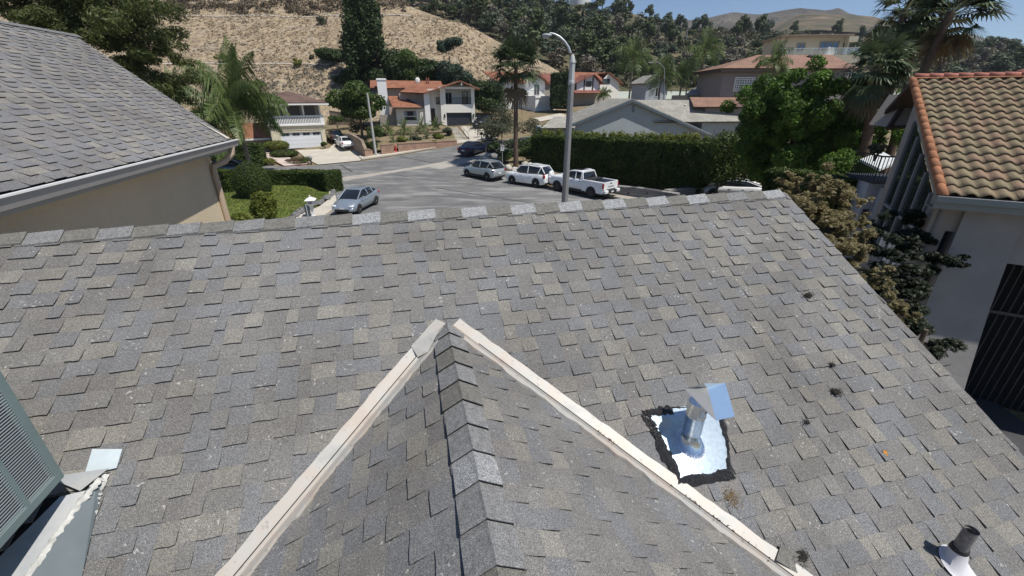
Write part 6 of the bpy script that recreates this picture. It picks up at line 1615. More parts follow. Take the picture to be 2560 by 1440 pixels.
    for s in (-1, 1):
        y0 = L / 2; zz = zt(.44 * L) - .10
        m = MB(); m.blob((s * W * .36, y0 - .17, zz - .02), (.20, .16, .085), 1, 0, 10, 6); m.build('headlight', M_HEAD, t)
        zr = zt(-.46 * L) - .18
        m = MB(); m.blob((s * W * .415, -y0 + .10, zr), (.12, .13, c.get('tl', .13)), 1, 0, 10, 6); m.build('tail_light', M_TAIL, t)
        m = MB(); my = c['st'][0][0] - .35; m.blob((s * (W / 2 + .10), my, c['st'][1][1] + .08), (.10, .07, .07), 1, 0, 8, 5); m.tube([(s * (W / 2 - .1), my, c['st'][1][1] + .03), (s * (W / 2 + .08), my, c['st'][1][1] + .06)], .025, 5); m.build('mirror', body, t)
        m = MB()
        for dy in c.get('handles', (.25, -.75)): m.box(min(s * (W / 2 - .02), s * (W / 2 + .015)), max(s * (W / 2 - .02), s * (W / 2 + .015)), dy - .09, dy + .09, zt(0) - .20, zt(0) - .17)
        m.build('door_handle', body, t)
    m = MB(); m.box(-W * .30, W * .30, L / 2 - .02, L / 2 + .012, gc + .10, gc + .26); m.build('grille', M_BLP, t)
    m = MB(); m.box(-.17, .17, L / 2 - .0, L / 2 + .03, gc + .27, gc + .38); m.build('front_plate', M_PLATE, t)
    m = MB(); m.box(-.17, .17, -L / 2 - .012, -L / 2 + .05, zt(-.47 * L) - .42, zt(-.47 * L) - .29); m.build('rear_plate', M_PLATE, t)
    m = MB(); m.box(-W * .36, W * .36, -L / 2 - .01, -L / 2 + .1, gc + .06, gc + .20); m.build('rear_valance', M_BLP, t)
    return t
def cab(st, pill, **k):
    """st: stations (y, zlow, zhigh, wlow, whigh) front to back; the roof panel spans the inner ones"""
    d = dict(st=st, pillars=pill, y=[], z=[], w=[]); 
    for q in k.get('roof', st[1:-1]): d['y'].append(q[0]); d['z'].append(q[-3] if len(q) == 5 else q[1]); d['w'].append(q[-1])
    d.update({q: v for q, v in k.items() if q != 'roof'}); return d
SIL = paint('silver blue paint', (.40, .46, .52), .28, .6); WHT = paint('white car paint', (.78, .79, .80), .25); NAVY = paint('dark navy paint', (.012, .018, .045), .2, .3); GRYC = paint('pale grey green paint', (.42, .46, .46), .28, .5); BLKC = paint('black car paint', (.012, .013, .015), .2); DGRN = paint('dark slate paint', (.04, .055, .06), .25, .3)
# hatchback silhouette
top_h = [(.5, .58), (.47, .72), (.42, .80), (.24, .98), (0, 1.0), (-.3, 1.05), (-.44, 1.08), (-.49, .98), (-.5, .7)]
st_h = [(1.18, .95, .97, .70, .66), (.30, .98, 1.44, .80, .60), (-.35, 1.0, 1.49, .81, .58), (-1.15, 1.02, 1.40, .79, .56), (-2.0, 1.06, 1.10, .70, .58)]
pl_h = [[(.72, 1.2, .96), (.60, .30, 1.44)], [(.60, .30, 1.44), (.585, -.35, 1.49), (.565, -1.15, 1.40)], [(.565, -1.15, 1.40), (.62, -2.0, 1.08)], [(.81, -.30, 1.0), (.59, -.30, 1.48)], [(.80, -1.15, 1.03), (.57, -1.2, 1.39)]]
car('silver_hatchback', 'silver blue hatchback facing the camera beside the kerb of the lawn', (-11.45, 30.85, T(0, 30) + .03), 188, None, 4.46, 1.75, top_h, cab(st_h, pl_h), SIL, .32, 2.7)
# small crossover
top_c = [(.5, .62), (.46, .82), (.40, .90), (.24, 1.02), (0, 1.05), (-.35, 1.10), (-.46, 1.06), (-.5, .75)]
st_c = [(1.0, 1.0, 1.02, .74, .70), (.35, 1.04, 1.52, .82, .62), (-.4, 1.06, 1.58, .83, .62), (-1.45, 1.08, 1.52, .80, .60), (-2.0, 1.10, 1.14, .74, .62)]
pl_c = [[(.75, 1.0, 1.02), (.62, .35, 1.52)], [(.62, .35, 1.52), (.625, -.4, 1.58), (.605, -1.45, 1.52)], [(.83, -1.30, 1.08), (.62, -1.5, 1.50)], [(.83, -.35, 1.06), (.63, -.35, 1.56)], [(.605, -1.45, 1.52), (.68, -2.0, 1.12)]]
p1, p2 = G(1173, 443), G(1216, 453); mid = (p1 + p2) / 2; a_ = math.degrees(math.atan2(p1.x - p2.x, p1.y - p2.y)); c_ = mid + H(a_ + 90) * .85
car('grey_crossover', 'pale grey crossover parked first in the row below the street sign', (c_.x, c_.y, T(c_.x, c_.y) + .03), a_, None, 4.2, 1.80, top_c, cab(st_c, pl_c, tl=.06), GRYC, .34, 2.68, sc_=1.08, cladding=True)
# white suv with spare wheel
top_s = [(.5, .68), (.46, .90), (.42, .98), (.24, 1.06), (0, 1.08), (-.4, 1.12), (-.47, 1.10), (-.5, .80)]
st_s = [(1.15, 1.04, 1.06, .76, .72), (.50, 1.08, 1.60, .84, .64), (-.4, 1.10, 1.68, .85, .66), (-1.75, 1.12, 1.62, .82, .64), (-2.15, 1.14, 1.20, .78, .68)]
pl_s = [[(.77, 1.15, 1.05), (.645, .50, 1.60)], [(.645, .5, 1.6), (.665, -.4, 1.68), (.645, -1.75, 1.62)], [(.645, -1.75, 1.62), (.72, -2.15, 1.16)], [(.84, -1.5, 1.10), (.67, -1.72, 1.6)], [(.85, -.40, 1.08), (.665, -.40, 1.66)]]
suv = car('white_suv', 'white sport utility vehicle with a round spare wheel cover on its tail', (1.6, 39.8, T(1.6, 39.8) + .03), -53, None, 4.45, 1.85, top_s, cab(st_s, pl_s, tl=.17), WHT, .36, 2.66)
suv.scale = (1.0, 1.0, 1.09)
m = MB(); m.tube([(.12, -2.22, .98), (.12, -2.30, .98), (.12, -2.42, .98), (.12, -2.46, .98)], [.33, .36, .36, .30], 24); m.build('spare_wheel_cover', WHT, suv)
m = MB()
for s in (-1, 1): m.tube([(s * .55, .1, 1.70), (s * .57, -.4, 1.77), (s * .55, -1.5, 1.70)], .022, 6)
m.build('roof_rail', M_BLP, suv)
# pickup
tk = thing('white_pickup', 'white crew cab pickup truck with big tailgate lettering and black wheels', 'pickup truck', (5.95, 36.3, T(6, 36) + .03), RAD(42))
L, W = 5.93, 2.03
rings = []
for fy, z2, e in [(.5, 1.10, .86), (.488, 1.22, .92), (.46, 1.28, .97), (.36, 1.32, 1), (.20, 1.36, 1), (.14, 1.34, 1), (-.10, 1.36, 1), (-.13, 1.37, 1)]:
    y = fy * L; w2 = W / 2 * e; zb = .45
    rings.append([(a * w2, y, z) for a, z in [(-.8, zb), (-.97, zb + .08), (-1, .95), (-.975, z2 - .12), (-.90, z2 - .01), (-.4, z2 + .02), (.4, z2 + .02), (.90, z2 - .01), (.975, z2 - .12), (1, .95), (.97, zb + .08), (.8, zb)]])
m = MB(); m.loft(rings, 0, True); fix_normals(m.build('body', WHT, tk))
m = MB()   # bed: two sides, floor, front wall
yb0, yb1 = -.13 * L, -.492 * L
for s in (-1, 1):
    for (x0, x1, z0, z1) in ((.90, 1.0, .45, 1.36), (.78, .93, 1.30, 1.37)): m.box(min(s * x0 * W / 2, s * x1 * W / 2), max(s * x0 * W / 2, s * x1 * W / 2), yb1, yb0, z0, z1)
m.box(-.9 * W / 2, .9 * W / 2, yb0 - .06, yb0, .8, 1.34); m.build('bed', WHT, tk, bevel=.03)
MB().box(-.9 * W / 2, .9 * W / 2, yb1, yb0, .80, .84).build('bed_floor', M_BLP, tk)
MB().box(-.9 * W / 2, .9 * W / 2, yb0 - .75, yb0 - .03, 1.34, 1.39).build('folded_bed_cover', M_BLP, tk)
m = MB(); m.box(-.90 * W / 2, .90 * W / 2, yb1 - .06, yb1 + .02, .78, 1.37); tg = m.build('tailgate', WHT, tk, bevel=.02)
m = MB(); m.box(-.12, .12, yb1 - .075, yb1 - .05, 1.20, 1.27); m.build('tailgate_handle', M_BLP, tg)
cu_d = bpy.data.curves.new('lettering', 'FONT'); cu_d.body = 'TUNDRA'; cu_d.size = .17; cu_d.align_x = 'CENTER'; cu_d.extrude = .004; cu_d.space_character = 1.25
to = bpy.data.objects.new('lettering_src', cu_d); C.objects.link(to); bpy.context.view_layer.update()
me = bpy.data.meshes.new_from_object(to.evaluated_get(bpy.context.evaluated_depsgraph_get())); bpy.data.objects.remove(to)
lo = bpy.data.objects.new('lettering', me); C.objects.link(lo); me.materials.append(flat('dark lettering', (.05, .05, .055), .5)); lo.parent = tg; lo.location = (0, yb1 - .066, .93); lo.rotation_euler = (RAD(90), 0, 0)
for s in (-1, 1):
    MB().box(min(s * .895 * W / 2, s * 1.0 * W / 2) , max(s * .895 * W / 2, s * 1.005 * W / 2), yb1 - .075, yb1 + .05, .88, 1.28).build('tail_light', M_TAIL, tk)
    m = MB(); m.box(min(s * .55, s * 1.0), max(s * .55, s * 1.0), yb1 - .30, yb1 - .04, .50, .76); m.build('bumper_corner', WHT, tk, bevel=.05)
    m = MB(); m.blob((s * .98, L / 2 - .12, 1.05), (.12, .14, .14), 1, 0); m.build('headlight', M_HEAD, tk)
m = MB(); m.box(-.55, .55, yb1 - .26, yb1 - .03, .48, .74); m.build('bumper_step', M_BLP, tk); MB().box(-.16, .16, yb1 - .275, yb1 - .25, .56, .67).build('rear_plate', M_PLATE, tk)
R = []
for (y, zl, zh, wl_, wh_) in [(1.25, 1.33, 1.36, .86, .80), (.62, 1.36, 1.88, .92, .74), (-.2, 1.36, 1.94, .92, .75), (-.62, 1.36, 1.90, .91, .73), (-.80, 1.36, 1.42, .88, .80)]:
    R.append([(-wl_, y, zl), (-(wl_ + wh_) / 2, y, (zl + zh) / 2), (-wh_, y, zh - .03), (-wh_ * .85, y, zh), (wh_ * .85, y, zh), (wh_, y, zh - .03), ((wl_ + wh_) / 2, y, (zl + zh) / 2), (wl_, y, zl)])
m = MB(); m.loft(R, 0, True); fix_normals(m.build('windows', M_CGL, tk))
m = MB(); rr = []
for (y, z, wv) in ((.68, 1.86, .76), (.2, 1.93, .77), (-.3, 1.94, .77), (-.66, 1.90, .75)): rr.append([(-wv, y, z - .05), (-wv * .93, y, z + .01), (-wv * .5, y, z + .04), (wv * .5, y, z + .04), (wv * .93, y, z + .01), (wv, y, z - .05), (wv * .9, y, z - .06), (-wv * .9, y, z - .06)])
m.loft(rr, 0, True); fix_normals(m.build('cab_roof', WHT, tk)); MB().box(-.5, .5, -.30, .48, 1.965, 1.985).build('sunroof', M_CGL, tk)
m = MB()
for s in (-1, 1):
    for pl in ([(.86, 1.25, 1.34), (.76, .64, 1.87)], [(.92, -.02, 1.36), (.77, -.02, 1.92)], [(.91, -.62, 1.36), (.75, -.60, 1.90)], [(.88, -.80, 1.38), (.75, -.64, 1.88)], [(.76, .64, 1.87), (.77, -.1, 1.93), (.75, -.62, 1.89)]): m.tube([(s * p[0], p[1], p[2]) for p in pl], .055, 6)
m.build('pillars', WHT, tk)
for s in (-1, 1):
    for yc in (1.92, -1.78):
        wr_ = .42; m = MB(); vs = [(s * (W / 2 + .006), yc + math.cos(a) * .52, .42 + math.sin(a) * .52) for a in np.linspace(-.05, math.pi + .05, 20)]; m.add(vs, [tuple(range(20))]); m.build('wheel_arch', M_BLP, tk)
        x0 = s * (W / 2 - .25); x1 = s * (W / 2 + .03); m = MB(); m.tube([(x0, yc, wr_), (x0 + s * .02, yc, wr_), (x1 - s * .03, yc, wr_), (x1, yc, wr_)], [wr_ * .95, wr_, wr_, wr_ * .94], 24); wh = m.build('wheel', M_TYRE, tk)
        m = MB()
        for i in range(6): a = 6.283 * i / 6; d = Vector((0, math.cos(a), math.sin(a))); q = Vector((0, -d.z, d.y)); o_ = Vector((x1 + s * .004, yc, wr_)); m.add([o_ + d * .04 - q * .03, o_ + d * .26 - q * .05, o_ + d * .26 + q * .05, o_ + d * .04 + q * .03], [(0, 1, 2, 3)])
        m.build('rim', M_RIMD, wh)
    m = MB(); m.box(min(s * .93, s * 1.06), max(s * .93, s * 1.06), -1.0, 1.3, .38, .46); m.build('side_step', M_BLP, tk)
    m = MB(); m.blob((s * (W / 2 + .16), 1.05, 1.42), (.13, .09, .13), 1, 0, 8, 5); m.build('mirror', M_BLP, tk)
    m = MB(); m.box(min(s * 1.0, s * 1.03), max(s * 1.0, s * 1.03), .18, .38, 1.16, 1.19).box(min(s * 1.0, s * 1.03), max(s * 1.0, s * 1.03), -.65, -.45, 1.16, 1.19); m.build('door_handle', M_BLP, tk)
# sedans
top_d = [(.5, .56), (.47, .70), (.42, .78), (.22, .92), (0, .96), (-.28, 1.0), (-.44, 1.0), (-.49, .90), (-.5, .65)]
st_d = [(1.15, .90, .92, .72, .68), (.35, .94, 1.40, .80, .58), (-.35, .96, 1.44, .81, .58), (-1.05, .97, 1.37, .79, .57), (-1.75, .99, 1.03, .72, .60)]
pl_d = [[(.73, 1.15, .92), (.58, .35, 1.40)], [(.58, .35, 1.40), (.585, -.35, 1.44), (.575, -1.05, 1.37)], [(.575, -1.05, 1.37), (.66, -1.75, 1.0)], [(.81, -.3, .96), (.59, -.3, 1.43)]]
p1, p2 = G(1160, 400), G(1232, 371); a_ = math.degrees(math.atan2(p2.x - p1.x, p2.y - p1.y)); p = G(1186, 392) + H(a_) * 1.35 + H(a_ - 90) * .9
car('navy_sedan', 'dark navy sedan parked at the kerb of the cross street', (p.x, p.y, T(p.x, p.y) + .03), a_, None, 4.85, 1.85, top_d, cab(st_d, pl_d), NAVY, .34, 2.78)
p1, p2 = G(868, 382), G(848, 352); a_ = math.degrees(math.atan2(p2.x - p1.x, p2.y - p1.y)); p = G(864, 370)
car('white_sedan', 'white sedan parked tail first on the pale driveway', (p.x, p.y, T(p.x, p.y) + .05), a_ - 6, None, 4.7, 1.82, top_d, cab(st_d, pl_d), WHT, .33, 2.75)
p = G(842, 355) + H(a_) * .8
car('dark_sedan', 'dark slate sedan parked ahead of the white sedan in shade', (p.x, p.y, T(p.x, p.y) + .05), a_ - 6, None, 4.7, 1.82, top_d, cab(st_d, pl_d), DGRN, .33, 2.75)
p = G(1206, 318); car('black_suv', 'black vehicle half hidden beside the charcoal garage door', (p.x, p.y, T(p.x, p.y) + .05), 200, None, 4.45, 1.85, top_s, cab(st_s, pl_s, tl=.15), BLKC, .36, 2.66)
p = G(585, 437); car('blue_grey_car', 'dark car with a pale roof edge behind the curved hedge', (p.x, p.y, T(p.x, p.y) + .05), 70, None, 4.5, 1.8, top_h, cab(st_h, pl_h), paint('slate blue paint', (.10, .13, .16), .2, .5), .33, 2.7)
p = at(1835, 450, 34.5)
car('white_glass_roof_car', 'white car with arched black glass roof showing just above the roof ridge', (p.x, p.y, -7.57), -68, None, 4.7, 1.85, top_d, cab([(1.35, .90, .92, .72, .68), (.5, .94, 1.36, .80, .60), (-.25, .96, 1.44, .81, .60), (-1.05, .97, 1.34, .79, .58), (-2.0, .99, 1.05, .70, .60)], [[(.75, 1.35, .92), (.64, .6, 1.30), (.62, -.25, 1.43), (.60, -1.05, 1.33), (.66, -2.0, 1.03)]], roof=[(.3, 1.36, .60), (-.25, 1.41, .60), (-.9, 1.33, .58)]), WHT, .34, 2.87, roofmat=M_CGL)

# ================================================================= street furniture
M_CPOL = NT('speckled concrete pole'); f = M_CPOL.noise(60, 3, .7); M_CPOL.col(M_CPOL.ramp(f, [(.35, (.13, .135, .145)), (.65, (.33, .33, .33))])); M_CPOL.bump(f, .4, .01); M_CPOL = M_CPOL.set(.85, 0, .2)
lt = at(1432, 135, 16.3); lb_ = at(1412, 505, 14.6); lb_ = Vector((lb_.x + .0, lt.y - .35, -7.6)); xb_ = 2.31
lb_ = Vector((xb_, lt.y - .2, -7.6)); hl_ = lt.z - lb_.z
lamp = thing('street_lamp', 'tall octagonal speckled concrete street lamp with a curved metal arm', 'street lamp', tuple(lb_))
tp = Vector((lt.x - lb_.x, .2, hl_))
m = MB(); m.tube([(0, 0, -.3), tp * .5, tp * .88], [.165, .135, .122], 8, smooth=False); m.build('pole', M_CPOL, lamp)
m = MB(); m.tube([tp * .88, tp * .885, tp * .892, tp * .9], [.122, .135, .135, .118], 8, smooth=False); m.tube([tp * .9, tp * .965], [.118, .112], 8, smooth=False); m.tube([tp * .965, tp * .97, tp * .975], [.125, .125, .11], 8, smooth=False); m.tube([tp * .975, tp * .99, tp * 1.0], [.11, .08, .02], 8); m.build('pole_cap', flat('pale cast cap', (.42, .44, .44), .6, .1), lamp)
k_ = lt.y / ray(1400, 95).y; arm = [at(1426, 138, 16.3), ]
arm = []
for (px, py) in ((1426, 133), (1421, 118), (1411, 103), (1399, 92), (1386, 85), (1374, 83)): r = ray(px, py); arm.append(r * (lt.y / r.y) - lb_)
m = MB(); m.tube(arm, [.055, .05, .045, .04, .035, .035], 8); m.build('arm', flat('pale grey metal arm', (.42, .45, .47), .4, .05, 4, .4), lamp)
m = MB(); q = arm[-1]; m.blob(q + Vector((-.10, 0, -.07)), (.20, .10, .07), 1, 0, 12, 7); m.build('lamp_head', flat('grey lamp housing', (.30, .33, .34), .4), lamp); 
m = MB(); m.blob(q + Vector((-.14, 0, -.13)), (.13, .08, .05), 1, 0, 10, 6); m.build('lens', flat('cloudy lens', (.45, .48, .5), .2), lamp)
b = G(940, 390); h = topz(b, 232) - b.z; pl_ = thing('utility_pole', 'slim pale concrete pole in front of the magnolia', 'pole', tuple(b)); rr = ray(918, 232); tx = (rr * (b.y / rr.y)).x - b.x
m = MB(); m.tube([(0, 0, 0), (tx, 0, h)], [.17, .10], 8, smooth=False); m.build('shaft', flat('pale concrete pole', (.42, .42, .40), .8, .1), pl_); m = MB(); m.tube([(0, 0, 0), (0, 0, .25)], [.26, .2], 8); m.build('base', M_CON2, pl_)
b = G(1256, 418); h = topz(b, 362) - b.z; sg = thing('street_sign', 'white parking sign on a thin metal post beside the crossover', 'sign', tuple(b), RAD(5))
m = MB(); m.tube([(0, 0, 0), (0, 0, h - .1)], .03, 6); m.build('post', flat('galvanised post', (.45, .47, .48), .5, .05, 4, .3), sg); m = MB(); m.box(-.19, .19, -.05, -.035, h - .62, h); pn = m.build('panel', flat('white sign face', (.70, .68, .66), .6), sg)
m = MB(); m.box(-.13, .13, -.054, -.051, h - .2, h - .12); m.build('print', flat('faded red print', (.40, .12, .12)), pn); m = MB(); m.box(-.12, .12, -.054, -.051, h - .45, h - .40).box(-.12, .12, -.0545, -.0505, h - .36, h - .31).box(-.01, .01, -.0542, -.0508, h - .41, h - .35); m.build('print', flat('grey print', (.3, .3, .32)), pn)
b = G(774, 556); t_ = thing('leaning_sign', 'grey back of a sign on a post next to the white mailbox', 'sign', tuple(b), RAD(-30)); h = topz(b, 512) - b.z
m = MB(); m.tube([(0, 0, 0), (-.05, 0, h)], .03, 6); m.build('post', flat('light grey post', (.42, .45, .5), .5), t_); MB().box(-.30, .26, .03, .045, h - .95, h - .02).build('panel', flat('grey sign back', (.17, .19, .21), .5, .05, 4, .3), t_)
b = G(785, 546); h = topz(b, 488) - b.z; t_ = thing('mailbox', 'white house shaped mailbox on a square post', 'mailbox', tuple(b), RAD(15))
m = MB(); m.box(-.09, .09, -.09, .09, 0, h * .62).box(-.22, .22, -.22, .22, 0, .12).box(-.14, .14, -.14, .14, .12, .22); m.build('post', M_WHITE, t_)
m = MB(); z0 = h * .62; m.box(-.22, .22, -.28, .28, z0, z0 + h * .19); m.build('box', M_WHITE, t_); m = MB(); z1 = z0 + h * .19; m.add([(-.34, -.38, z1), (.34, -.38, z1), (.34, .38, z1), (-.34, .38, z1), (0, -.05, z1 + h * .13), (0, .05, z1 + h * .13)], [(0, 1, 4), (1, 2, 5, 4), (2, 3, 5), (3, 0, 4, 5), (0, 3, 2, 1)]); m.blob((0, 0, z1 + h * .15), (.05, .05, .08), 1, 0, 8, 5); m.build('roof', M_WHITE, t_); MB().box(-.12, .12, -.29, -.28, z0 + .05, z0 + .22).build('flap', M_CON2, t_)
b = G(1204, 353); h = topz(b, 331) - b.z; t_ = thing('dark_mailbox', 'small dark mailbox on a post at the foot of the concrete drive', 'mailbox', tuple(b)); MB().box(-.05, .05, -.05, .05, 0, h - .3).build('post', M_DBR, t_); m = MB(); m.box(-.25, .25, -.28, .28, h - .3, h - .12); m.tube([(0, -.28, h - .14), (0, .28, h - .14)], .2, 10); m.build('box', M_IRON, t_)
b = G(990, 384); h = topz(b, 361) - b.z; t_ = thing('fire_hydrant', 'small red fire hydrant at the kerb before the brick wall', 'fire hydrant', tuple(b)); RD = flat('hydrant red', (.50, .05, .04), .45)
m = MB(); m.tube([(0, 0, 0), (0, 0, .08), (0, 0, .085), (0, 0, h * .7), (0, 0, h * .72), (0, 0, h * .78)], [.17, .17, .11, .11, .15, .15], 12); m.build('barrel', RD, t_); m = MB(); m.blob((0, 0, h * .82), (.13, .13, .14), 1, 0); m.build('bonnet', RD, t_)
for s in (-1, 1): m = MB(); m.tube([(s * .08, 0, h * .55), (s * .2, 0, h * .55)], .065, 8); m.build('nozzle', RD, t_)
b = G(779, 411); t_ = thing('drive_post_lamp', 'dark garden lamp post at the driveway edge under the drooping fronds', 'lamp post', tuple(b)); h = topz(b, 388) - b.z; m = MB(); m.tube([(0, 0, 0), (0, 0, h * .55)], .07, 8); m.build('post', M_IRON, t_); m = MB(); m.tube([(0, 0, h * .55), (0, 0, h * .6), (0, 0, h * .9), (0, 0, h)], [.12, .2, .22, .03], 6); m.build('lantern', flat('frosted lantern', (.35, .35, .33), .4), t_)

# ---- walls, steps and planting round the orange roofed house
def brickm(name, c, mortar, sx=.40, sy=.20):
    t = NT(name); br = t.n.new('ShaderNodeTexBrick'); br.inputs['Scale'].default_value = 1.0; br.inputs['Brick Width'].default_value = sx; br.inputs['Row Height'].default_value = sy; br.inputs['Mortar Size'].default_value = .012
    br.inputs['Color1'].default_value = c4(c); br.inputs['Color2'].default_value = c4(sc3(c, .78)); br.inputs['Mortar'].default_value = c4(mortar)
    sx_ = t.n.new('ShaderNodeSeparateXYZ'); cb = t.n.new('ShaderNodeCombineXYZ'); t.l.new(t.tc.outputs['Object'], sx_.inputs[0]); t.l.new(t.math('ADD', sx_.outputs[0], sx_.outputs[1]), cb.inputs[0]); t.l.new(sx_.outputs[2], cb.inputs[1]); t.l.new(cb.outputs[0], br.inputs['Vector'])
    f = t.noise(1.5, 4); t.col(t.mix(1.0, br.outputs['Color'], t.ramp(f, [(.3, (.8, .8, .8)), (.7, (1.15, 1.12, 1.1))]), 'MULTIPLY')); return t.set(.9, 0, .2)
M_PINK = brickm('pinkish block wall', (.40, .26, .19), (.28, .21, .17)); M_GBLK = brickm('grey block wall', (.27, .265, .26), (.09, .09, .09), .45, .2); M_BRK = flat('red brick', (.26, .07, .05), .9, .2, 8)
M_BLCK = brickm('tan block wall', (.30, .235, .18), (.2, .16, .13))
def gwall(name, pts, label, mat, th=.3, group=None, cat='wall', down=.4, cap=None):
    """pts: (px, py_bottom, py_top) along the wall"""
    P = [G(a, b_) for a, b_, c in pts]; Zt = [topz(p, q[2]) for p, q in zip(P, pts)]; t = thing(name, label, cat, tuple(P[0]), 0, group); o0 = P[0]; m = MB(); mc = MB()
    for i in range(len(P) - 1):
        a, b_ = P[i] - o0, P[i + 1] - o0; d = b_ - a; d.z = 0; d.normalize(); s = Vector((-d.y, d.x, 0)) * th; s = s if s.y > 0 else -s; za, zb = Zt[i] - o0.z, Zt[i + 1] - o0.z
        A = Vector((a.x, a.y, a.z - down)); B_2 = Vector((b_.x, b_.y, b_.z - down)); Au = Vector((a.x, a.y, za)); Bu = Vector((b_.x, b_.y, zb)); m.add([A, B_2, Bu, Au, A + s, B_2 + s, Bu + s, Au + s], [(0, 1, 2, 3), (4, 7, 6, 5), (3, 2, 6, 7), (0, 3, 7, 4), (1, 5, 6, 2)])
        u = s.normalized() * .04; mc.add([Au - u, Bu - u, Bu + s + u, Au + s + u] + [q + Vector((0, 0, .07)) for q in (Au - u, Bu - u, Bu + s + u, Au + s + u)], [(0, 3, 2, 1), (4, 5, 6, 7), (0, 1, 5, 4), (1, 2, 6, 5), (2, 3, 7, 6), (3, 0, 4, 7)])
    m.build('blocks', mat, t); mc.build('coping', cap or mat, t); return t, P, Zt
gwall('brick_wall', [(997, 383, 360), (1070, 373, 356), (1143, 362, 352)], 'long low pinkish block wall along the kerb', M_PINK)
gwall('brick_wall', [(955, 389, 363), (986, 385, 361)], 'short pinkish wall segment behind the red hydrant', M_PINK)
gwall('brick_wall', [(914, 395, 375), (933, 391, 376)], 'small pinkish wall stub at the foot of the pale pole', M_PINK)
gwall('block_wall', [(865, 368, 333), (885, 376, 338), (908, 392, 352), (914, 394, 374)], 'tan retaining wall running beside the white sedan', M_BLCK)
w2 = gwall('block_wall', [(966, 350, 338), (1050, 346, 333), (1132, 341, 329)], 'middle terrace wall behind the small dark palms', M_BLCK, down=1.0)
w3 = gwall('block_wall', [(930, 330, 317), (1020, 328, 315), (1116, 326, 314)], 'upper terrace wall below the front window', M_BLCK, down=1.0)
gwall('block_wall', [(828, 312, 277), (860, 312, 282), (888, 312, 291)], 'brown wall in shade at the foot of the dry hillside', M_BLCK, th=.4)
gwall('grey_block_wall', [(1395, 466, 452), (1480, 480, 462), (1590, 497, 472), (1690, 512, 487)], 'grey interlocking block wall in shade below the tall hedge', M_GBLK, th=.5)
gwall('grey_block_wall', [(1668, 500, 478), (1720, 494, 474), (1780, 489, 470)], 'sunlit end of the grey block wall beside the glass roofed car', M_GBLK, th=.5)
drape('planting_bed', [(1000, 380), (1140, 361), (1134, 342), (968, 350), (925, 360), (935, 388)], .55, M_SOIL)
drape('planting_bed', [(966, 350), (1132, 341), (1116, 326), (930, 330)], .75, M_SOIL)
# steps
def steps(name, a, b_, n, wd, label, mt, mr, rise=.16):
    A, B_2 = G(*a), G(*b_); t = thing(name, label, 'steps', tuple(A)); d = (B_2 - A); L_ = d.length; d.z = 0; d.normalize(); s = Vector((-d.y, d.x, 0)); m = MB(); mr_ = MB()
    za, zb = 0, (T(B_2.x, B_2.y) - A.z) ; 
    for i in range(n):
        q = d * (L_ * i / n); z = T(A.x + q.x, A.y + q.y) - A.z + .12
        m.obox(q - s * wd / 2 + Vector((0, 0, z - .05)), d * (L_ / n * .98), s * wd, Vector((0, 0, .06))); mr_.obox(q - s * wd / 2 + Vector((0, 0, z - .7)) + d * .02, d * (L_ / n * .9), s * wd, Vector((0, 0, .65)))
    m.build('treads', mt, t); mr_.build('risers', mr, t); return t
steps('concrete_steps', (1158, 356), (1128, 320), 11, 2.0, 'concrete garden steps climbing beside the pale drive', M_CON, M_DBR)
t_ = thing('stair_rail', 'thin metal handrail beside the concrete garden steps', 'handrail', tuple(G(1172, 354))); o0 = Vector(t_.location); m = MB()
rp_ = [G(1172, 354), G(1160, 340), G(1148, 328), G(1135, 319)]; m.tube([p - o0 + Vector((0, 0, 1.0)) for p in rp_], .03, 5)
for p in rp_: m.tube([p - o0, p - o0 + Vector((0, 0, 1.0))], .025, 5)
m.build('rail', M_IRON, t_)
steps('brick_steps', (742, 414), (712, 400), 4, 2.6, 'lower flight of pale treads with red brick risers', flat('pale pink concrete', (.58, .48, .42), .85), M_BRK)
steps('brick_steps', (705, 404), (676, 374), 6, 2.4, 'upper flight of brick edged steps toward the queen palm', flat('pale pink concrete', (.58, .48, .42), .85), M_BRK)
drape('concrete_drive', [(1150, 317), (1196, 316), (1222, 330), (1246, 348), (1180, 356), (1166, 340)], .06, M_CON)
drape('concrete_drive', [(1335, 296), (1400, 284), (1420, 290), (1350, 305)], .06, M_CON)
for i, (px, py, ty, L_, lab) in enumerate(((973, 348, 312, 1.7, 'leftmost spiky date palm on the terrace'), (1013, 347, 306, 1.9, 'second spiky date palm below the front window'), (1056, 343, 300, 1.9, 'third spiky date palm by the white column'), (1092, 338, 305, 1.7, 'rightmost spiky date palm near the concrete steps'))):
    b = G(px, py); b.z += .6; feather_palm('date_palm', b, max(.5, topz(b, ty) - b.z - 1.0), lab, L_, 22, 60 + i, .12, 'spiky date palms on the terrace', leafl=.6, nl=20, mat='palm')
for i, (px, py) in enumerate(((985, 366), (1028, 361), (1068, 357))):
    b = G(px, py); b.z += .5; feather_palm('sago_palm', b, .25, ['left', 'middle', 'right'][i] + ' low dark sago palm behind the long brick wall', 1.0, 20, 70 + i, .12, 'low sago palms behind the brick wall', leafl=.5, nl=16, mat='fan', cat='sago palm')
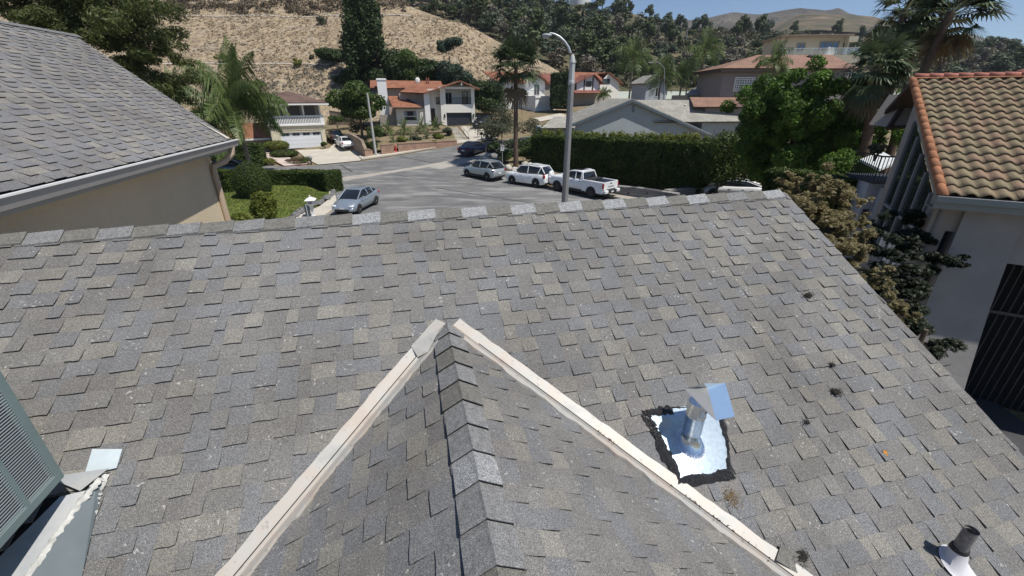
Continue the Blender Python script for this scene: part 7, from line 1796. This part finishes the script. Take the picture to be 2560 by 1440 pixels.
for i, (px, py, r, h, mt, lab) in enumerate(((945, 368, 1.3, 2.6, 'mid', 'leafy shrub with a red flower beside the pale pole'), (930, 385, .9, 1.3, 'mid', 'shrub behind the small wall stub'), (1122, 350, .9, 1.2, 'grey', 'grey green shrub at the end of the middle wall'), (1046, 360, .7, .9, 'grey', 'greyish shrub between two sago palms'), (1095, 356, .8, .9, 'yellow', 'yellowish shrub near the wall end'), (1008, 364, .7, .8, 'yellow', 'small yellow green shrub right of the left sago palm'), (905, 345, 1.6, 1.8, 'grey', 'pale scrub on the rocky bank'), (880, 322, 1.9, 2.4, 'dark', 'dark shrub under the magnolia tree'), (900, 318, 1.9, 2.0, 'dark', 'dark shrub left of the side gate'), (845, 325, 1.6, 2.0, 'mid', 'green shrub behind the dark sedan'), (820, 280, 1.0, 3.4, 'yellow', 'bright climbing shrub at the corner of the garage house'), (1085, 368, .5, .5, 'yellow', 'tiny shrub before the brick wall end'))):
    b = G(px, py); b.z += .4; bush('garden_shrub', b, r, h, lab, mat=mt, n=1500, leaf=.10, seed=80 + i, group='shrubs round the orange roofed house')
# boulders
rnd = random.Random(14); M_ROCK = flat('grey garden rock', (.15, .15, .15), .9, .35, 4, bump=.5)
base_r = MB().blob((0, 0, .12), (.38, .32, .27), 3, .7, 12, 8, f=1.6).build('boulder', M_ROCK)
line = [(838, 478), (832, 492), (815, 503), (795, 513), (772, 524), (752, 536), (735, 550), (715, 566)]
k = 0
for i in range(len(line) - 1):
    for j in range(3):
        q = G(line[i][0] + (line[i + 1][0] - line[i][0]) * j / 3, line[i][1] + (line[i + 1][1] - line[i][1]) * j / 3); o = base_r if k == 0 else base_r.copy()
        if k: C.objects.link(o)
        o.location = (q.x + rnd.uniform(-.1, .1), q.y, q.z + .08); o.rotation_euler = (rnd.uniform(-.3, .3), 0, rnd.uniform(0, 6)); s_ = rnd.uniform(.5, .85); o.scale = (s_, s_, s_ * rnd.uniform(.8, 1.1))
        tag(o, 'grey rock in the row edging the lawn', 'rock', 'grey rocks edging the lawn'); k += 1
base_p = MB().blob((0, 0, .12), (.42, .34, .25), 5, .7, 12, 8, f=1.6).build('boulder', flat('pale garden rock', (.45, .42, .37), .9, .3, 4)); k = 0
for (px, py) in ((1208, 402), (1213, 410), (1222, 414), (1234, 418), (1245, 423), (1218, 398), (1270, 428), (1285, 430), (1300, 432), (1318, 425), (1327, 418), (1312, 415)):
    q = G(px, py); o = base_p if k == 0 else base_p.copy()
    if k: C.objects.link(o)
    o.location = (q.x, q.y, q.z + .1); o.rotation_euler = (0, .2, rnd.uniform(0, 6)); s_ = rnd.uniform(.8, 1.4); o.scale = (s_,) * 3; tag(o, 'pale rock round the corner planting bed', 'rock', 'pale rocks round the corner bed'); k += 1
for px, py, r in ((1232, 398, 1.6), (1255, 385, 1.8), (1290, 400, 1.8), (1320, 395, 1.6), (1350, 400, 1.5), (1275, 415, 1.2)):
    pass
# ================================================================= far hill trees, brush, tank, haze
rs = np.random.RandomState(77)
def template(name, h, cr, mat, n, leaf, k, cz, rz, seed, br=.42):
    t = thing(name, 'x', 'tree'); trunk(h * (cz + .15), h * .022, h * .008, t, (0, 0), None, 3, seed, z0=-2, n=5)
    leafcloud('crown', crownblobs(0, 0, h * cz, cr, cr, rz, k, seed, br, -.9), n, leaf, LM[mat], t, seed, .35); return t
for k_, c_ in (('fblue', [(.06, .085, .05), (.09, .12, .07), (.13, .16, .10)]), ('fdark', [(.048, .07, .028), (.075, .10, .042), (.12, .145, .065)]), ('fgrey', [(.10, .095, .07), (.155, .14, .105), (.21, .19, .15)]), ('fmid', [(.05, .07, .024), (.085, .11, .038), (.13, .155, .06)])): LM[k_] = leafmat('far ' + k_[1:] + ' foliage', c_, .2)  # far foliage colours are lightened to stand in for haze
tp = [template('slope_tree', 11, 3.6, 'fblue', 800, .52, 9, .6, 4.6, 1), template('slope_tree', 13, 3.2, 'fdark', 900, .52, 10, .58, 6.0, 2), template('slope_tree', 8, 4.0, 'fdark', 750, .5, 9, .5, 3.6, 3), template('slope_tree', 9, 3.6, 'fgrey', 700, .5, 9, .55, 3.8, 4), template('slope_tree', 7, 3.2, 'fmid', 600, .48, 8, .5, 3.2, 5)]
def farhit(px, py):
    r = ray(px, py); t = 128 / r.y
    while r.y * t < 415:
        p = r * t
        if p.z < farz(p.x, p.y): return p
        t *= 1.006
    return None
def near_hides(px, py):
    r = ray(px, py)
    for t in np.linspace(88 / r.y, 200 / r.y, 60):
        p = r * t
        if p.x < 44 and p.z < hillz(p.x, p.y): return True
    return False
cnt = 0; pts = []
tries = 0
def place(px, py, i, s, used=[0] * 5):
    global cnt
    p = farhit(px, py)
    if p is None: return False
    src = tp[i]; o = src if used[i] == 0 else copy_tree(src); used[i] = 1
    o.location = (p.x, p.y, farz(p.x, p.y) - .3); o.rotation_euler = (0, 0, rs.uniform(0, 6.28)); s *= (.72 if px > 1560 else .95); o.scale = (s * rs.uniform(.95, 1.35), s * rs.uniform(.95, 1.35), s * rs.uniform(.75, 1.1))
    kind = ['blue green gum tree', 'tall dark tree', 'broad dark oak', 'grey green scrub tree', 'mid green small tree'][i]
    tag(o, kind + ' growing on the far wooded slope', 'tree', 'trees on the far wooded slope'); cnt += 1; return True
# crest trees first, seen against the sky
for (px, py, i, s) in ((1340, 12, 1, 1.2), (1480, 30, 2, 1.5), (1505, 32, 1, 1.5), (1530, 36, 2, 1.3), (1556, 40, 1, 1.35), (1575, 40, 1, 1.1), (1622, 52, 1, 1.2), (1640, 55, 0, 1.0), (1668, 66, 1, 1.15), (1690, 70, 0, 1.1), (1700, 72, 1, 1.2), (1735, 76, 0, .9), (1758, 84, 1, 1.35), (1768, 84, 0, 1.1), (1800, 82, 2, 1.0), (1868, 88, 0, 1.1), (1892, 90, 1, 1.2), (1910, 92, 0, .9), (2500, 124, 2, 1.6), (2480, 124, 2, 1.3), (2545, 132, 2, 1.3), (2410, 124, 2, 1.0)):
    if not place(px, py, i, s): place(px, py + 6, i, s)
while cnt < 292 and tries < 6000:
    tries += 1
    px = rs.uniform(1000, 2570); py = rs.uniform(0, 225)
    dens = 1.0 if px < 1800 else .75
    if 1790 < px < 2320 and py < 150: dens = .7
    if (1590 < px < 1680 and 20 < py < 60) or (1380 < px < 1480 and py < 35): dens = .05
    if noise.noise(Vector((px * .012, py * .03, 2))) < -.22: dens *= .25
    if rs.rand() > dens: continue
    if any((px - a) ** 2 + ((py - b_) * 1.6) ** 2 < (15 + py * .05) ** 2 for a, b_ in pts): continue
    if near_hides(px, py - 12): continue
    if place(px, py, int(rs.choice(5, p=[.28, .26, .18, .16, .12])), rs.uniform(.75, 1.25)): pts.append((px, py))
print('far trees', cnt)
# chaparral over the far slope
def scrub(name, n, pos, size, mat, nl, leaf, label, seed):
    r_ = np.random.RandomState(seed); V = []; 
    for c in pos:
        s = size * r_.uniform(.5, 1.5); k = nl; d = r_.normal(size=(k, 3)); d /= np.linalg.norm(d, axis=1)[:, None]; d[:, 2] = np.abs(d[:, 2]); p = np.array(c) + d * s * np.array([1, 1, .8]) * (.6 + .4 * r_.rand(k))[:, None]
        nn = d + r_.normal(size=(k, 3)) * .5; nn /= np.linalg.norm(nn, axis=1)[:, None]; t = r_.normal(size=(k, 3)); t -= nn * (t * nn).sum(1)[:, None]; t /= np.linalg.norm(t, axis=1)[:, None]; q = np.cross(nn, t); l = leaf * r_.uniform(.6, 1.4, k)[:, None]
        V.append(np.stack([p - t * l, p + q * l * .6, p + t * l, p - q * l * .6], 1).reshape(-1, 3))
    V = np.concatenate(V); o = npmesh(name, V, np.arange(len(V)).reshape(-1, 4), mat); return tag(o, label, 'scrub', kind='stuff')
pos = []
while len(pos) < 4600:
    x, y = rs.uniform(-60, 420), rs.uniform(130, 380)
    if noise.noise(Vector((x * .03, y * .03, 7))) < -.10 + rs.rand() * .1: continue
    if x / y > 1.25 or x / y < -.35: continue
    pos.append((x, y, farz(x, y) - .3))
scrub('far_chaparral', 0, pos, 2.8, leafmat('chaparral leaves', [(.040, .050, .024), (.065, .075, .035), (.12, .105, .06)], .15), 26, .62, 'dark green and brown chaparral covering the far slope', 1)
# brown brush along the bench of the dry hillside
pos = []
for i in range(420):
    x = rs.uniform(-95, -28); y = 127 + abs(rs.normal()) * 9 + rs.uniform(0, 4); pos.append((x, y, hillz(x, y) - .2))
scrub('bench_brush', 0, pos, 1.5, leafmat('dry brush', [(.075, .055, .04), (.11, .085, .06), (.16, .13, .085)], .15), 60, .26, 'brown leafless brush along the top bench of the dry hillside', 2)
pos = []
for i in range(5200):
    x = rs.uniform(-85, 30); y = rs.uniform(88, 128)
    if hillz(x, y) - T(x, y) < .3: continue
    if noise.noise(Vector((x * .09, y * .09, 4))) < -.25: continue
    pos.append((x, y, hillz(x, y) - .08))
scrub('hillside_tufts', 0, pos, .42, leafmat('grey brown tufts', [(.22, .175, .125), (.29, .235, .165), (.42, .34, .23)], .15), 9, .20, 'dry grey brown tufts dotted over the tan hillside', 3)
pos = []
for i in range(700):
    x = rs.uniform(-55, -5); y = rs.uniform(87, 101); pos.append((x, y, hillz(x, y) - .1))
scrub('lower_slope_scrub', 0, pos, .55, leafmat('grey scrub', [(.10, .095, .08), (.16, .15, .13), (.28, .25, .2)], .15), 14, .2, 'grey low scrub on the lower slope behind the garage house', 4)
# concrete bench drains on the dry hillside
for (a, b_, py0, lab, y0) in ((-75, -22, 0, 'pale concrete drain line along the lower bench of the dry hillside', 101.2), (-95, -25, 0, 'pale concrete drain line along the upper bench of the dry hillside', 122.3)):
    m = MB(); pp = []
    for i in range(50):
        x = a + (b_ - a) * i / 49; pp.append(Vector((x, y0 - 2.0 * nz(x, 0, .03, 2), 0))); pp[-1].z = hillz(x, pp[-1].y) + .12
    m.tube(pp, .16, 4, smooth=False); tag(m.build('bench_drain', M_CON), lab, 'drain')
# small bushes alone on the hillside
for i, (px, py, r, mt, lab) in enumerate(((745, 170, 1.1, 'yellow', 'bright green bush alone at the lower bench of the dry hillside'), (780, 148, .6, 'grey', 'tiny dark bush above the bright green one on the dry hillside'), (805, 62, 1.2, 'grey', 'grey bush near the top of the dry hillside'), (560, 162, 1.5, 'yellow', 'olive bush behind the queen palm crown'))):
    p = Gh(px, py)
    if p: bush('hill_bush', p, r, r * 1.5, lab, mat=mt, n=700, leaf=.16, seed=90 + i)
# water tank and dome
p = farhit(1450, 18) or at(1450, 12, 330)
t_ = thing('water_tank', 'white cylindrical water tank on the far hilltop', 'water tank', (p.x, p.y, p.z - 1)); M_TNK = flat('tank white', (.62, .63, .62), .7, .05, 1)
m = MB(); m.tube([(0, 0, 0), (0, 0, 7)], 8, 32); m.build('shell', M_TNK, t_); m = MB(); m.tube([(0, 0, 7), (0, 0, 7.4), (0, 0, 8)], [8.2, 8.0, 1], 32); m.build('roof', M_TNK, t_)
p = farhit(1403, 14) or at(1403, 12, 320); t_ = MB().blob((0, 0, 1.5), (2.6, 2.6, 3), 1, 0, 14, 9).build('white_dome', M_TNK); t_.location = p; tag(t_, 'small white dome left of the water tank', 'dome')
# power poles
for i, (px, py, ty, lab) in enumerate(((1712, 120, 95, 'thin pole on the far slope'),)):
    p = farhit(px, py)
    if p: m = MB(); m.tube([(0, 0, -1), (0, 0, 9)], .2, 6); o = m.build('slope_pole', M_CPOL); o.location = p; tag(o, lab + ' above the queen palms', 'pole')
# second lamp among the palms
b = B(1662, 290, 62); k_ = b.y; t_ = thing('street_lamp', 'distant thin street lamp arching through the queen palms', 'street lamp', tuple(b)); m = MB(); pp = []
for q in ((1662, 290), (1661, 190), (1660, 170), (1652, 160), (1640, 155), (1625, 157)): r = ray(*q); pp.append(r * (b.y / r.y) - b)
pp[0].z = 0; m.tube(pp, [.09, .07, .06, .05, .05, .05], 6); m.build('pole', M_CPOL, t_); m = MB(); m.blob(pp[-1], (.35, .15, .1), 1, 0); m.build('lamp_head', M_CPOL, t_)
# haze
hz_ = MB().box(-3000, 4200, -60, 3600, -14, 700).build('haze', None) if False else None
hm = bpy.data.materials.new('thin haze'); hm.use_nodes = True; n_ = hm.node_tree; n_.nodes.remove(n_.nodes['Principled BSDF']); pv_ = n_.nodes.new('ShaderNodeVolumePrincipled'); pv_.inputs['Density'].default_value = .00014; pv_.inputs['Color'].default_value = (.80, .88, 1, 1); pv_.inputs['Anisotropy'].default_value = .2; n_.links.new(pv_.outputs[0], n_.nodes['Material Output'].inputs['Volume'])
o = MB().box(-1000, 2000, -400, 2000, -14, 330).build('haze', hm); o['kind'] = 'stuff'
